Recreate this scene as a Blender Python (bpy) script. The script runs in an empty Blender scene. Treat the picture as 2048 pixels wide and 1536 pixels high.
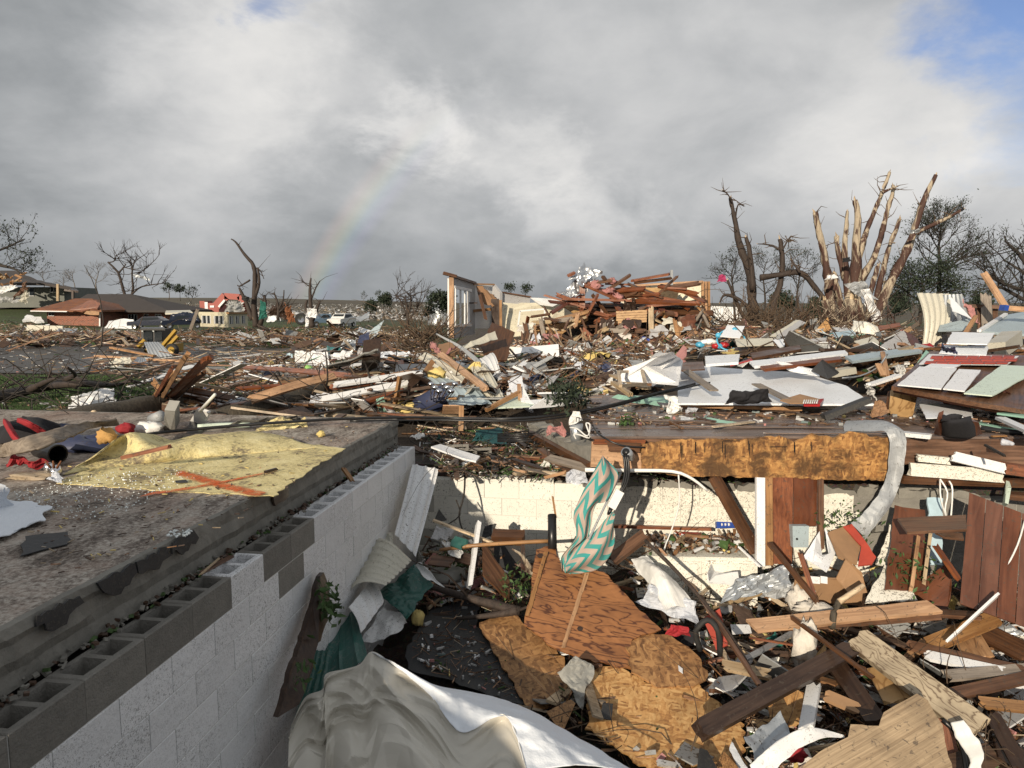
import bpy, math, random
import numpy as np
from mathutils import Vector, Matrix, noise as mnoise
V = Vector
rnd = random.Random(11)
scene = bpy.context.scene
COL = scene.collection
EYE = V((0, 0, 1.35))
F, PITCH = 1420.0, math.radians(6.35)      # focal length in photo pixels, camera tilt
CP, SP = math.cos(PITCH), math.sin(PITCH)
SUN_AZ, SUN_EL = math.radians(23), math.radians(17)   # shadows run 23 degrees right of straight ahead

# ------------------------------------------------------------------ camera
cam = bpy.data.cameras.new('camera'); camo = bpy.data.objects.new('camera', cam); COL.objects.link(camo)
camo.location = EYE; camo.rotation_euler = (math.pi / 2 - PITCH, 0, 0)
cam.sensor_width = 36; cam.lens = F / 2048 * 36; cam.clip_end = 6000; cam.clip_start = .05
scene.camera = camo
vs = scene.view_settings; vs.view_transform = 'Standard'; vs.look = 'None'; vs.gamma = 1; vs.exposure = 0.0

# ------------------------------------------------------------------ node helper
class NT:
    def __init__(s, tree): s.t = tree; s.n = tree.nodes; s.l = tree.links
    def node(s, typ, **kw):
        n = s.n.new(typ)
        for k, v in kw.items():
            if k.startswith('_'): setattr(n, k[1:], v)
            else: s.inp(n, k, v)
        return n
    def inp(s, n, k, v):
        if isinstance(k, str) and k.isdigit(): k = int(k)
        if isinstance(k, str) and k[0] == 'i' and k[1:].isdigit(): k = int(k[1:])
        so = n.inputs[k]
        if isinstance(v, bpy.types.NodeSocket): s.l.new(v, so)
        else:
            if hasattr(so.default_value, '__len__') and hasattr(v, '__len__') and len(so.default_value) == 4 and len(v) == 3: v = (*v, 1)
            so.default_value = v
    def math(s, op, a, b=0, c=0, clamp=False):
        n = s.node('ShaderNodeMath', _operation=op, _use_clamp=clamp, i0=a, i1=b, i2=c); return n.outputs[0]
    def vmath(s, op, a, b=(0, 0, 0)):
        n = s.node('ShaderNodeVectorMath', _operation=op, i0=a, i1=b)
        return n.outputs['Value'] if op in ('DOT_PRODUCT', 'LENGTH') else n.outputs[0]
    def noise(s, vec, scale, detail=4, rough=.55, dist=0, out='Fac'):
        return s.node('ShaderNodeTexNoise', Vector=vec, Scale=scale, Detail=detail, Roughness=rough, Distortion=dist).outputs[out]
    def voro(s, vec, scale, feat='F1', out='Distance'):
        return s.node('ShaderNodeTexVoronoi', _feature=feat, Vector=vec, Scale=scale).outputs[out]
    def ramp(s, fac, *stops, interp='LINEAR'):
        n = s.n.new('ShaderNodeValToRGB'); s.l.new(fac, n.inputs[0]); r = n.color_ramp; r.interpolation = interp
        while len(r.elements) < len(stops): r.elements.new(.5)
        for e, (p, c) in zip(r.elements, stops):
            e.position = p; e.color = (c, c, c, 1) if not hasattr(c, '__len__') else (*c[:3], 1)
        return n.outputs[0]
    def mix(s, fac, a, b, mode='MIX'):
        n = s.n.new('ShaderNodeMix'); n.data_type = 'RGBA'; n.blend_type = mode
        s.inp(n, 0, fac); s.inp(n, 6, a); s.inp(n, 7, b); return n.outputs[2]
    def smap(s, v, lo, hi, a=0., b=1.):
        n = s.n.new('ShaderNodeMapRange'); n.interpolation_type = 'SMOOTHSTEP'
        for k, x in enumerate((v, lo, hi, a, b)): s.inp(n, k, x)
        return n.outputs[0]
    def scale(s, vec, sc): return s.node('ShaderNodeMapping', Vector=vec, Scale=sc).outputs[0]
    def bump(s, h, st=.4, dist=.01): return s.node('ShaderNodeBump', Height=h, Strength=st, Distance=dist).outputs[0]

# ------------------------------------------------------------------ world: broken rain cloud over Nishita blue, rainbow opposite the sun
def rdir(px, py):
    cx, cy = (px - 1024) / F, (py - 768) / F
    return V((cx, CP - cy * SP, -(cy * CP + SP)))
world = bpy.data.worlds.new('World'); scene.world = world; world.use_nodes = True
w = NT(world.node_tree); w.n.clear()
gen = w.node('ShaderNodeTexCoord').outputs['Generated']
dirv = w.vmath('NORMALIZE', gen)
sky = w.n.new('ShaderNodeTexSky'); sky.sky_type = 'NISHITA'; sky.sun_disc = False
sky.sun_elevation = SUN_EL; sky.sun_rotation = math.pi + SUN_AZ; sky.altitude = 300
blue = w.mix(1.0, sky.outputs[0], (.075, .075, .080), 'MULTIPLY')
sep = w.node('ShaderNodeSeparateXYZ', Vector=dirv)
elz = w.math('MAXIMUM', sep.outputs[2], 0.0)
den = w.math('ADD', elz, .60)
flat = w.node('ShaderNodeCombineXYZ', X=w.math('DIVIDE', sep.outputs[0], den), Y=w.math('DIVIDE', sep.outputs[1], den), Z=w.math('MULTIPLY', elz, 1.2)).outputs[0]
n1 = w.noise(flat, 2.6, 9, .55, .4)
n2 = w.noise(w.vmath('ADD', flat, (7.3, 2.1, .4)), 6.5, 9, .58, .3)
n3 = w.noise(w.vmath('ADD', flat, (1.3, 9.1, 3.4)), 1.3, 5, .5)
warp = w.vmath('ADD', dirv, w.vmath('SCALE', w.vmath('SUBTRACT', w.noise(flat, 6.5, 9, .60, .2, 'Color'), (.5, .5, .5))))
warp.node.inputs[0].default_value = (0, 0, 0)
sc_ = warp.node.inputs[1].links[0].from_node; sc_.inputs['Scale'].default_value = .26
def spot(px, py, r0, r1):                    # a cloud mass or gap at one bearing of the sky
    d = rdir(px, py).normalized()
    ln = w.vmath('LENGTH', w.vmath('SUBTRACT', warp, tuple(d)))
    return w.smap(ln, r0, r1, 1., 0.)
val = w.math('ADD', w.math('MULTIPLY', n1, .36), w.math('MULTIPLY', n2, .18))
val = w.math('ADD', val, w.math('MULTIPLY', n3, .34))
val = w.math('SUBTRACT', val, .44)            # about -0.2 .. 0.2
lum = w.math('MULTIPLY_ADD', val, 1.35, .475)
lum = w.math('MAXIMUM', lum, .2)
for px, py, r0, r1, a in ((760, 215, .0, .07, .16), (850, 245, .02, .09, .20), (940, 285, .0, .10, .16), (1080, 350, .01, .08, .14), (1140, 300, .0, .06, .06), (1120, 460, .01, .10, .15), (1220, 440, .0, .09, .13), (1300, 490, 0, .08, .08), (480, 110, .02, .20, .17), (330, 300, .02, .22, .12), (1500, 120, .05, .4, .06), (1960, 400, .05, .3, .06), (1850, 250, .02, .18, .06), (600, 150, .02, .16, .07), (120, 60, .04, .25, -.09), (640, 330, .02, .2, -.05), (1150, 150, .05, .3, .05), (860, 80, .03, .2, -.05), (1500, 420, .03, .2, -.04), (80, 330, .03, .2, -.03), (1750, 260, .03, .22, .07)):
    lum = w.math('MULTIPLY_ADD', spot(px, py, r0, r1), a, lum)
ground_band = w.smap(sep.outputs[2], .0, .17, 1., 0.)
lum = w.math('MULTIPLY', lum, w.math('MULTIPLY_ADD', ground_band, -.32, 1.))
tint = w.ramp(lum, (0., (.90, .98, 1.06)), (.30, (.95, 1., 1.04)), (.55, (.99, 1.0, 1.01)), (.8, (1.02, 1.0, .97)))
cloud = w.mix(1.0, tint, w.node('ShaderNodeCombineColor', i0=lum, i1=lum, i2=lum).outputs[0], 'MULTIPLY')
hole = w.math('MAXIMUM', w.math('MULTIPLY', spot(2090, 20, .03, .15), .85), w.math('MULTIPLY', spot(2070, 165, .0, .12), .6))
hole = w.math('MAXIMUM', hole, w.math('MULTIPLY', spot(1990, 180, .0, .07), .4))
hole = w.math('MAXIMUM', hole, w.math('MULTIPLY', spot(530, -20, .0, .06), .6))
skyc = w.mix(hole, cloud, w.mix(1., blue, (1.0, 1.2, 1.6), 'MULTIPLY'))
anti = V((math.sin(SUN_AZ) * math.cos(SUN_EL), math.cos(SUN_AZ) * math.cos(SUN_EL), -math.sin(SUN_EL)))
ang = w.math('ARCCOSINE', w.vmath('DOT_PRODUCT', dirv, tuple(anti)))
bowt = w.smap(ang, math.radians(40.2), math.radians(43.6)); bowt.node.interpolation_type = 'LINEAR'
bow = w.ramp(bowt, (0, (0, 0, 0)), (.22, (.15, .14, .36)), (.40, (.16, .34, .44)), (.52, (.34, .46, .24)), (.64, (.52, .44, .14)), (.80, (.48, .24, .12)), (1, (0, 0, 0)))
bowm = w.math('MULTIPLY', w.smap(sep.outputs[2], .10, .29, 1., 0.), .165)
bowm = w.math('MULTIPLY', bowm, w.smap(sep.outputs[2], -.02, .06, .75, 1.))
skyc = w.mix(1.0, skyc, w.mix(1.0, bow, w.node('ShaderNodeCombineColor', i0=bowm, i1=bowm, i2=bowm).outputs[0], 'MULTIPLY'), 'ADD')
bg = w.node('ShaderNodeBackground', Color=skyc, Strength=1.0)
w.l.new(bg.outputs[0], w.node('ShaderNodeOutputWorld').inputs[0])

# ------------------------------------------------------------------ sun
sl = bpy.data.lights.new('sun', 'SUN'); sl.energy = 5.0; sl.angle = math.radians(.5); sl.color = (1, .86, .67)
so = bpy.data.objects.new('sun', sl); COL.objects.link(so)
so.rotation_euler = anti.to_track_quat('-Z', 'Y').to_euler(); so.location = (-20, -40, 30)

# ------------------------------------------------------------------ pixel -> world
def P(px, py, Y):
    d = rdir(px, py); return EYE + d * (Y / d.y)
def PZ(px, py, z=0.):
    d = rdir(px, py); return EYE + d * ((z - 1.35) / d.z)
def B(px, py, dz=0.):                          # the rubble surface in the basement
    d = rdir(px, py); return EYE + d * ((-2.62 + dz - 1.35) / (d.z - .14 * d.y))
def proj(p):
    q = p - EYE; f = q.y * CP - q.z * SP; up = q.y * SP + q.z * CP
    return 1024 + F * q.x / f, 768 - F * up / f
A2, R2 = V((.1426, .9898, 0)), V((.9898, -.1426, 0))     # along / across the basement's left wall
W0 = V((-1.14, 8.2, 0))
def UV(u, v, z=0.): return W0 + A2 * u + R2 * v + V((0, 0, z))
def toUV(x, y): q = V((x, y, 0)) - W0; return q.dot(A2), q.dot(R2)
def W(px, py, off=0.):                         # point above the left wall's face, off metres proud of it
    d = rdir(px, py); t = (off - (EYE - W0).dot(R2)) / d.dot(R2); return EYE + d * t
PY = [-60, 0, 14, 22, 30, 47, 100, 200, 350, 600, 1500, 5000.]; PZv = [-.55, -.55, -.6, -1.0, -1.55, -2.0, -1.7, -1.0, .4, 3.0, 4.2, 3.]
def lerpy(y):
    for i in range(1, len(PY)):
        if y < PY[i]: break
    f = (y - PY[i - 1]) / (PY[i] - PY[i - 1]); return PZv[i - 1] + (PZv[i] - PZv[i - 1]) * min(1, max(0, f))
def sst(a, b, x): t = min(1, max(0, (x - a) / (b - a))); return t * t * (3 - 2 * t)
def HT(x, y):
    z = lerpy(y)
    z += 2.6 * math.exp(-((x + 78) / 24) ** 2 - ((y - 122) / 26) ** 2)
    r = sst(-4.5, -.5, x + (y - 10) * .02) * sst(10.2, 12.5, y)
    z = z * (1 - r) + r * (max(z, -.12 + .012 * min(y - 12, 25)) if y < 45 else z + (-z - .1) * (1 - sst(45, 80, y)))
    z += .5 * math.exp(-((x - 4.4) / 4.2) ** 2 - ((y - 29) / 2.4) ** 2)
    if x < -40: z += 4.5 * sst(250, 600, y) * sst(-40, -250, x)
    if y > 11: z += .05 * mnoise.noise(V((x * .7, y * .7, 0))) + .12 * mnoise.noise(V((x * .13, y * .13, 5)))
    return z
def G(px, py, dz=0.):                          # the ground, or dz above it
    d = rdir(px, py); t = 7.5; st = 1.06
    while t < 1500:
        p = EYE + d * t
        if p.z < HT(p.x, p.y) + dz:
            if st < 1.003: break
            t /= st; st = 1 + (st - 1) * .22
        t *= st
    return EYE + d * t

# ------------------------------------------------------------------ materials
MATS = {}
def newmat(name):
    m = bpy.data.materials.new(name); m.use_nodes = True; MATS[name] = m
    t = NT(m.node_tree); b = t.n['Principled BSDF']; return m, t, b
def coords(t, isl=False):
    o = t.node('ShaderNodeTexCoord').outputs['Object']
    rn = t.node('ShaderNodeNewGeometry').outputs['Random Per Island'] if isl else t.node('ShaderNodeObjectInfo').outputs['Random']
    off = t.vmath('SCALE', (13.7, 7.1, 3.3)); t.inp(off.node, 'Scale', rn)
    return t.vmath('ADD', o, off), rn
def wood(name, c1, c2, rough=.5, dirt=.35, sx=1.2, sy=22., var=.35, isl=False, rings=False, bump=.35, spec=.4):
    m, t, b = newmat(name); co, rn = coords(t, isl)
    g = t.noise(t.scale(co, (sx, sy, sy)), 1.6, 5, .6, .6)
    if rings:
        wv = t.node('ShaderNodeTexWave', _wave_type='RINGS', _rings_direction='Y', Vector=t.scale(co, (.55, 1.9, 1.9)), Scale=1.7, Distortion=5.5, Detail=2.5).outputs['Color']
        g = t.mix(.7, g, wv)
    c = t.ramp(g, (.32, c2), (.62, c1))
    big = t.noise(co, 2.2, 4, .6)
    c = t.mix(t.math('MULTIPLY', t.ramp(big, (.45, 0), (.7, 1)), dirt), c, tuple(x * .28 for x in c2))
    c = t.mix(t.ramp(t.noise(co, 24, 4, .6, 1.), (.60, 0), (.66, .7)), c, (.075, .058, .044))
    val = t.math('MULTIPLY_ADD', rn, var, 1 - var * .6)
    hs = t.node('ShaderNodeHueSaturation', Value=val, Color=c, Saturation=t.math('MULTIPLY_ADD', rn, -.25, 1.08))
    t.inp(b, 'Base Color', hs.outputs[0])
    t.inp(b, 'Roughness', t.ramp(big, (.35, rough + .12), (.7, max(.16, rough - .2))))
    t.inp(b, 'Specular IOR Level', spec)
    t.inp(b, 'Normal', t.bump(g, bump, .006)); return m
def plywood(name, c1, c2, k=1.):
    m, t, b = newmat(name); co, rn = coords(t)
    base = t.node('ShaderNodeSeparateXYZ', Vector=co)
    low = t.noise(t.scale(co, (.7, 2.2, 1)), 1.3 * k, 3, .5, .4)
    h = t.math('MULTIPLY_ADD', low, 7., t.math('MULTIPLY', base.outputs[1], 5. * k))
    band = t.math('PINGPONG', h, .5)
    fine = t.noise(t.scale(co, (3, 70, 70)), 1.5, 3, .6)
    f = t.math('ADD', t.math('POWER', t.math('MULTIPLY', band, 2.), 2.2), t.math('MULTIPLY', fine, .45))
    c = t.ramp(f, (.15, c1), (.75, tuple(a * .7 + z * .3 for a, z in zip(c1, c2))), (1.05, c2))
    blot = t.noise(co, 3., 5, .6)
    c = t.mix(t.ramp(blot, (.4, 0), (.75, .55)), c, tuple(x * .55 for x in c2))
    t.inp(b, 'Base Color', c); t.inp(b, 'Roughness', t.ramp(blot, (.3, .55), (.7, .3)))
    t.inp(b, 'Normal', t.bump(f, .25, .004)); return m
def osb(name, cols, isl=False, dark=.35):
    m, t, b = newmat(name); co, rn = coords(t)
    wv = t.vmath('ADD', co, t.vmath('SCALE', t.noise(co, 16, 2, out='Color')))
    wv.node.inputs[1].links[0].from_node.inputs['Scale'].default_value = .014
    ca = t.voro(t.scale(wv, (15, 42, 15)), 1., out='Color'); cb = t.voro(t.scale(wv, (46, 17, 15)), 1., out='Color')
    sa = t.node('ShaderNodeSeparateColor', Color=ca).outputs[0]; sb = t.node('ShaderNodeSeparateColor', Color=cb).outputs[1]
    f = t.mix(t.ramp(t.noise(co, 9, 2), (.45, 0), (.55, 1)), sa, sb)
    f = t.math('MULTIPLY_ADD', t.noise(t.scale(co, (60, 60, 60)), 1, 3), .5, t.math('MULTIPLY', f, .75))
    c = t.ramp(f, (.2, cols[2]), (.5, cols[1]), (.95, cols[0]))
    bl = t.noise(co, 3.4, 6, .7, .4)
    c = t.mix(t.ramp(bl, (.5 - dark * .16, 0), (.62 - dark * .08, dark * 2.2 if dark < .45 else .92)), c, tuple(x * .22 for x in cols[1]))
    t.inp(b, 'Base Color', c); t.inp(b, 'Roughness', .62); t.inp(b, 'Normal', t.bump(f, .5, .004)); return m
def paint(name, col, speck=.5, sps=26., dirt=.25, rough=.42, metal=0., dirtc=(.10, .075, .05), isl=False, var=.12, lines=0, bumpv=.12):
    m, t, b = newmat(name); co, rn = coords(t, isl)
    sp1 = t.ramp(t.noise(co, sps, 3, .55, 1.6), (.62 - .10 * speck, 0), (.66 - .10 * speck, 1))
    sp2 = t.ramp(t.noise(co, sps * .35, 5, .6, 1.2), (.68 - .07 * speck, 0), (.72 - .07 * speck, 1))
    dn = t.noise(co, 1.9, 6, .65)
    d = t.math('MULTIPLY', t.ramp(dn, (.42, 0), (.75, 1)), dirt)
    c = t.mix(d, col, tuple(a * .45 + z * .5 for a, z in zip(col, dirtc)))
    if speck > 0: c = t.mix(t.math('MULTIPLY', t.ramp(t.noise(co, 1.1, 4, .6), (.36, .12), (.62, 1)), t.math('MAXIMUM', t.math('MULTIPLY', sp1, .85), t.math('MULTIPLY', sp2, .9))), c, tuple(x * .55 for x in dirtc))
    hs = t.node('ShaderNodeHueSaturation', Value=t.math('MULTIPLY_ADD', rn, var, 1 - var * .6), Color=c)
    t.inp(b, 'Base Color', hs.outputs[0]); t.inp(b, 'Roughness', t.math('MULTIPLY_ADD', dn, .25, rough - .1)); t.inp(b, 'Metallic', metal)
    t.inp(b, 'Normal', t.bump(t.noise(co, 14, 5, .65), bumpv, .01)); return m
def plain(name, col, rough=.55, metal=0., var=.2, bumpv=.25, bs=20., isl=False, dirt=.4, trans=0., alpha=1.):
    m, t, b = newmat(name); co, rn = coords(t, isl)
    dn = t.noise(co, bs * .25, 6, .65)
    c = t.mix(t.math('MULTIPLY', t.ramp(dn, (.4, 0), (.72, 1)), dirt), col, tuple(x * .4 + .01 for x in col))
    hs = t.node('ShaderNodeHueSaturation', Value=t.math('MULTIPLY_ADD', rn, var, 1 - var * .6), Color=c)
    t.inp(b, 'Base Color', hs.outputs[0]); t.inp(b, 'Roughness', rough); t.inp(b, 'Metallic', metal)
    if trans: t.inp(b, 'Transmission Weight', trans)
    t.inp(b, 'Normal', t.bump(t.noise(co, bs, 5, .65), bumpv, .012)); return m

wood('red_wood', (.30, .105, .045), (.13, .040, .019), .45, .45, var=.55)
wood('pine', (.48, .27, .125), (.28, .14, .06), .5, .45, var=.5)
wood('pale_pine', (.56, .43, .27), (.36, .25, .14), .55, .4, var=.5)
wood('brown_wood', (.17, .082, .042), (.07, .032, .017), .45, .5, var=.6)
wood('dark_wood', (.062, .036, .024), (.026, .014, .010), .42, .4)
wood('grey_wood', (.30, .25, .20), (.15, .12, .095), .6, .35)
wood('deck_wood', (.20, .145, .12), (.105, .072, .058), .30, .5, spec=.6, var=.45)
wood('maroon_board', (.125, .042, .03), (.075, .024, .018), .5, .3, sy=6)
wood('brown_panel', (.15, .055, .028), (.085, .03, .016), .38, .25, sy=9, var=.15)
wood('heap_wood', (.36, .19, .09), (.13, .06, .03), .5, .6, isl=True, var=.8)
wood('heap_pale', (.46, .37, .26), (.24, .17, .10), .55, .5, isl=True, var=.6)
wood('heap_dark', (.12, .07, .045), (.045, .026, .018), .5, .4, isl=True, var=.7)
plywood('plywood', (.31, .135, .05), (.09, .032, .013), 2.6)
wood('grooved_tan', (.47, .33, .18), (.27, .175, .09), .6, .4, sx=.5, sy=34, bump=.8)
plywood('weathered_plank', (.52, .43, .30), (.20, .145, .095), 3.4)
plywood('plywood_tan', (.52, .33, .15), (.30, .17, .07), 1.5)
plywood('plywood_pale', (.50, .31, .14), (.30, .155, .06), 2.2)
osb('osb', ((.62, .38, .16), (.44, .23, .08), (.22, .10, .035)), dark=.12)
osb('osb_brown', ((.40, .22, .09), (.26, .13, .05), (.11, .05, .02)), dark=.2)
osb('osb_burnt', ((.50, .27, .09), (.30, .14, .042), (.11, .045, .015)), dark=.62)
paint('white_paint', (.74, .75, .76), .12, 55, .22)
paint('clean_white', (.78, .79, .81), .06, 40, .12)
paint('white_panel', (.78, .81, .85), .06, 40, .14)
paint('speck_white', (.76, .74, .66), .6, 42, .2, rough=.6)
paint('cream_siding', (.55, .53, .45), .08, 40, .25)
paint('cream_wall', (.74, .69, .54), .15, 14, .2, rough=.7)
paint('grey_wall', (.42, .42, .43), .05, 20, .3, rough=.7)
paint('block_paint', (.74, .75, .77), .7, 80, .35, rough=.75, dirtc=(.42, .42, .43), bumpv=1.)
paint('wall_white', (.76, .75, .69), .18, 46, .18, rough=.7, dirtc=(.09, .07, .05), bumpv=.4, var=.06)
paint('wall_white_speckled', (.76, .74, .66), .68, 42, .25, rough=.7, dirtc=(.07, .055, .04), bumpv=.4, var=.06)
paint('mint', (.30, .52, .42), .1, 30, .3)
paint('pale_mint', (.58, .68, .58), .2, 40, .15)
paint('blue_grey', (.36, .44, .48), .1, 40, .2, metal=.0)
paint('green_metal', (.012, .085, .07), .3, 26, .25, rough=.3, dirtc=(.25, .28, .25))
paint('silver_metal', (.36, .38, .40), .15, 30, .45, rough=.55, metal=.15)
paint('galv', (.42, .45, .48), .15, 16, .35, rough=.4, metal=.6)
paint('teal_metal', (.03, .16, .18), .2, 20, .2)
paint('beige_vinyl', (.54, .515, .455), 0., 14, .22, rough=.34, bumpv=.03)
paint('vinyl_back', (.72, .76, .82), .0, 14, .12, rough=.8, bumpv=1.)
paint('navy', (.03, .04, .09), .2, 20, .2)
paint('heap_white', (.66, .67, .68), .1, 30, .5, isl=True, var=.7)
paint('heap_grey', (.34, .35, .35), .4, 20, .3, isl=True, var=.7)
plain('heap_color', (.16, .22, .22), .5, isl=True, var=.9)
paint('black_sheet', (.020, .021, .024), .45, 60, .4, rough=.62, dirtc=(.13, .12, .10), bumpv=.6)
plain('black_plastic', (.012, .012, .013), .35, var=.1, bumpv=.05)
plain('cloth_black', (.014, .014, .018), .9, bumpv=.8, bs=12)
plain('cardboard', (.34, .20, .105), .75, bumpv=.1)
plain('brown_paper', (.30, .17, .09), .8, bumpv=.5, bs=8)
plain('red_plastic', (.38, .02, .022), .35, dirt=.2)
plain('red_cloth', (.30, .014, .022), .8, bumpv=.5)
plain('red_card', (.40, .055, .032), .6)
plain('blue_plastic', (.02, .07, .35), .35)
plain('sky_blue', (.08, .40, .62), .4)
plain('pink_wool', (.42, .20, .19), .95, bumpv=1., bs=30)
plain('yellow_foam', (.66, .52, .20), .9, bumpv=1., bs=24)
plain('orange_foam', (.52, .30, .10), .9, bumpv=1., bs=24)
plain('white_wool', (.66, .62, .56), .95, bumpv=1., bs=30)
plain('white_plastic', (.78, .78, .76), .4, dirt=.25)
plain('stone_grey', (.30, .30, .28), .8, bumpv=.5)
plain('concrete', (.23, .22, .195), .85, bumpv=.8, bs=34, var=.12, dirt=.55)
plain('block_raw', (.215, .205, .185), .9, bumpv=.9, bs=60, var=.22, dirt=.4)
plain('mortar', (.50, .49, .45), .9, bumpv=.6, dirt=.4)
plain('mortar_white', (.58, .58, .56), .85, bumpv=.5, dirt=.3)
plain('rusty', (.20, .075, .03), .8)
plain('chrome', (.75, .75, .77), .18, 1., dirt=.1, bumpv=.05)
plain('rubber', (.018, .018, .018), .75)
plain('car_paint_dark', (.012, .017, .035), .22, dirt=.2, bumpv=.02)
plain('car_paint_blue', (.09, .14, .20), .3, dirt=.3, bumpv=.02)
plain('car_paint_white', (.70, .70, .68), .35, dirt=.25, bumpv=.02)
plain('machine_yellow', (.36, .22, .025), .4, dirt=.3, bumpv=.04)
plain('machine_red', (.30, .032, .016), .45, dirt=.35, bumpv=.04)
plain('roof_shingle', (.055, .047, .045), .85, bumpv=.8, bs=3)
plain('house_grey', (.16, .17, .155), .8, bumpv=.1, bs=3)
plain('pale_yellow_wall', (.55, .51, .38), .7, bumpv=.1, bs=3)
plain('lime', (.30, .62, .10), .45)
plain('pale_blue', (.42, .56, .64), .5)
plain('magenta', (.35, .03, .11), .8)
plain('green_cloth', (.02, .14, .11), .9, bumpv=.8)
plain('teal_cloth', (.012, .075, .085), .85, bumpv=.8)
plain('leaf_green', (.05, .10, .025), .7, isl=True, var=.7)
plain('leaf_dark', (.022, .036, .018), .8, isl=True, var=.7)
plain('twig', (.10, .065, .04), .85, var=.4)
plain('twig_dark', (.035, .028, .023), .85, var=.3)
plain('twig_grey', (.14, .125, .11), .85, var=.3)
plain('glass_chip', (.75, .80, .80), .15, isl=True, dirt=0, var=.5)
def foil():
    m, t, b = newmat('foil'); co, rn = coords(t)
    t.inp(b, 'Base Color', (.55, .57, .60)); t.inp(b, 'Metallic', .9); t.inp(b, 'Roughness', .42)
    t.inp(b, 'Normal', t.bump(t.noise(co, 5, 4), .35, .05))
foil()
def glass():
    m, t, b = newmat('window_glass'); t.inp(b, 'Base Color', (.02, .025, .03)); t.inp(b, 'Roughness', .12); t.inp(b, 'Specular IOR Level', .15)
    m, t, b = newmat('clear_plastic'); co, rn = coords(t)
    t.inp(b, 'Base Color', (.72, .76, .84)); t.inp(b, 'Roughness', .22); t.inp(b, 'Alpha', .62); t.inp(b, 'Normal', t.bump(t.noise(co, 11, 6, .6, 1.), .8, .03))
glass()
def bark(name, dark, pale, amt):
    m, t, b = newmat(name); co, rn = coords(t)
    g = t.noise(t.scale(t.node('ShaderNodeTexCoord').outputs['Object'], (1, 1, .32)), 1.9, 6, .62, .8)
    fine = t.noise(t.scale(co, (1, 1, .12)), 26, 5, .6)
    pc = t.ramp(fine, (.3, tuple(x * .6 for x in pale)), (.65, pale)); dc = t.ramp(fine, (.3, tuple(x * .4 for x in dark)), (.7, dark))
    c = t.mix(t.ramp(g, (amt - .03, 0), (amt + .03, 1)), pc, dc)
    t.inp(b, 'Base Color', c); t.inp(b, 'Roughness', .75); t.inp(b, 'Normal', t.bump(fine, .6, .03))
bark('bark_stripped', (.085, .038, .026), (.46, .385, .285), .475)
bark('bark_dark', (.055, .038, .03), (.45, .33, .2), .30)
bark('bark_log', (.085, .07, .05), (.40, .30, .18), .22)
def chevron():
    m, t, b = newmat('chevron_cloth'); uv = t.node('ShaderNodeTexCoord').outputs['UV']
    s = t.node('ShaderNodeSeparateXYZ', Vector=uv)
    z = t.math('PINGPONG', t.math('MULTIPLY', s.outputs[1], 2.), .5)
    f = t.math('FRACT', t.math('MULTIPLY_ADD', s.outputs[0], 5.5, t.math('MULTIPLY', z, 1.9)))
    col = t.math('GREATER_THAN', f, .55)
    c = t.mix(col, (.62, .49, .42), (.06, .42, .40))
    c = t.mix(t.ramp(t.noise(uv, 3, 5), (.4, 0), (.7, .4)), c, (.25, .22, .2))
    t.inp(b, 'Base Color', c); t.inp(b, 'Roughness', .85)
    mx = t.n.new('ShaderNodeMixShader'); tr = t.node('ShaderNodeBsdfTranslucent', Color=c)
    t.inp(mx, 0, .3); t.l.new(b.outputs[0], mx.inputs[1]); t.l.new(tr.outputs[0], mx.inputs[2]); t.l.new(mx.outputs[0], t.n['Material Output'].inputs[0])
chevron()
def spray():
    m, t, b = newmat('orange_spray'); uv = t.node('ShaderNodeTexCoord').outputs['UV']; o = t.node('ShaderNodeTexCoord').outputs['Object']
    s = t.node('ShaderNodeSeparateXYZ', Vector=uv)
    e = t.math('SUBTRACT', 1., t.math('ABSOLUTE', t.math('MULTIPLY_ADD', s.outputs[1], 2., -1.)))
    a = t.math('MULTIPLY', t.smap(e, 0, .85), t.ramp(t.noise(o, 14, 7, .8), (.40, .0), (.58, .85)))
    t.inp(b, 'Base Color', (.70, .14, .025)); t.inp(b, 'Alpha', a); t.inp(b, 'Roughness', .7)
spray()
def brickm():
    m, t, b = newmat('brick_far'); o = t.node('ShaderNodeTexCoord').outputs['Object']
    s = t.node('ShaderNodeSeparateXYZ', Vector=o)
    v = t.node('ShaderNodeCombineXYZ', X=t.math('ADD', s.outputs[0], s.outputs[1]), Y=s.outputs[2]).outputs[0]
    br = t.n.new('ShaderNodeTexBrick'); t.inp(br, 'Vector', v); t.inp(br, 'Scale', 1.); t.inp(br, 'Mortar Size', .018)
    t.inp(br, 'Color1', (.30, .085, .045)); t.inp(br, 'Color2', (.17, .05, .03)); t.inp(br, 'Mortar', (.28, .22, .18)); t.inp(br, 'Brick Width', .36); t.inp(br, 'Row Height', .16)
    t.inp(b, 'Base Color', br.outputs[0]); t.inp(b, 'Roughness', .85)
brickm()
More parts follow.
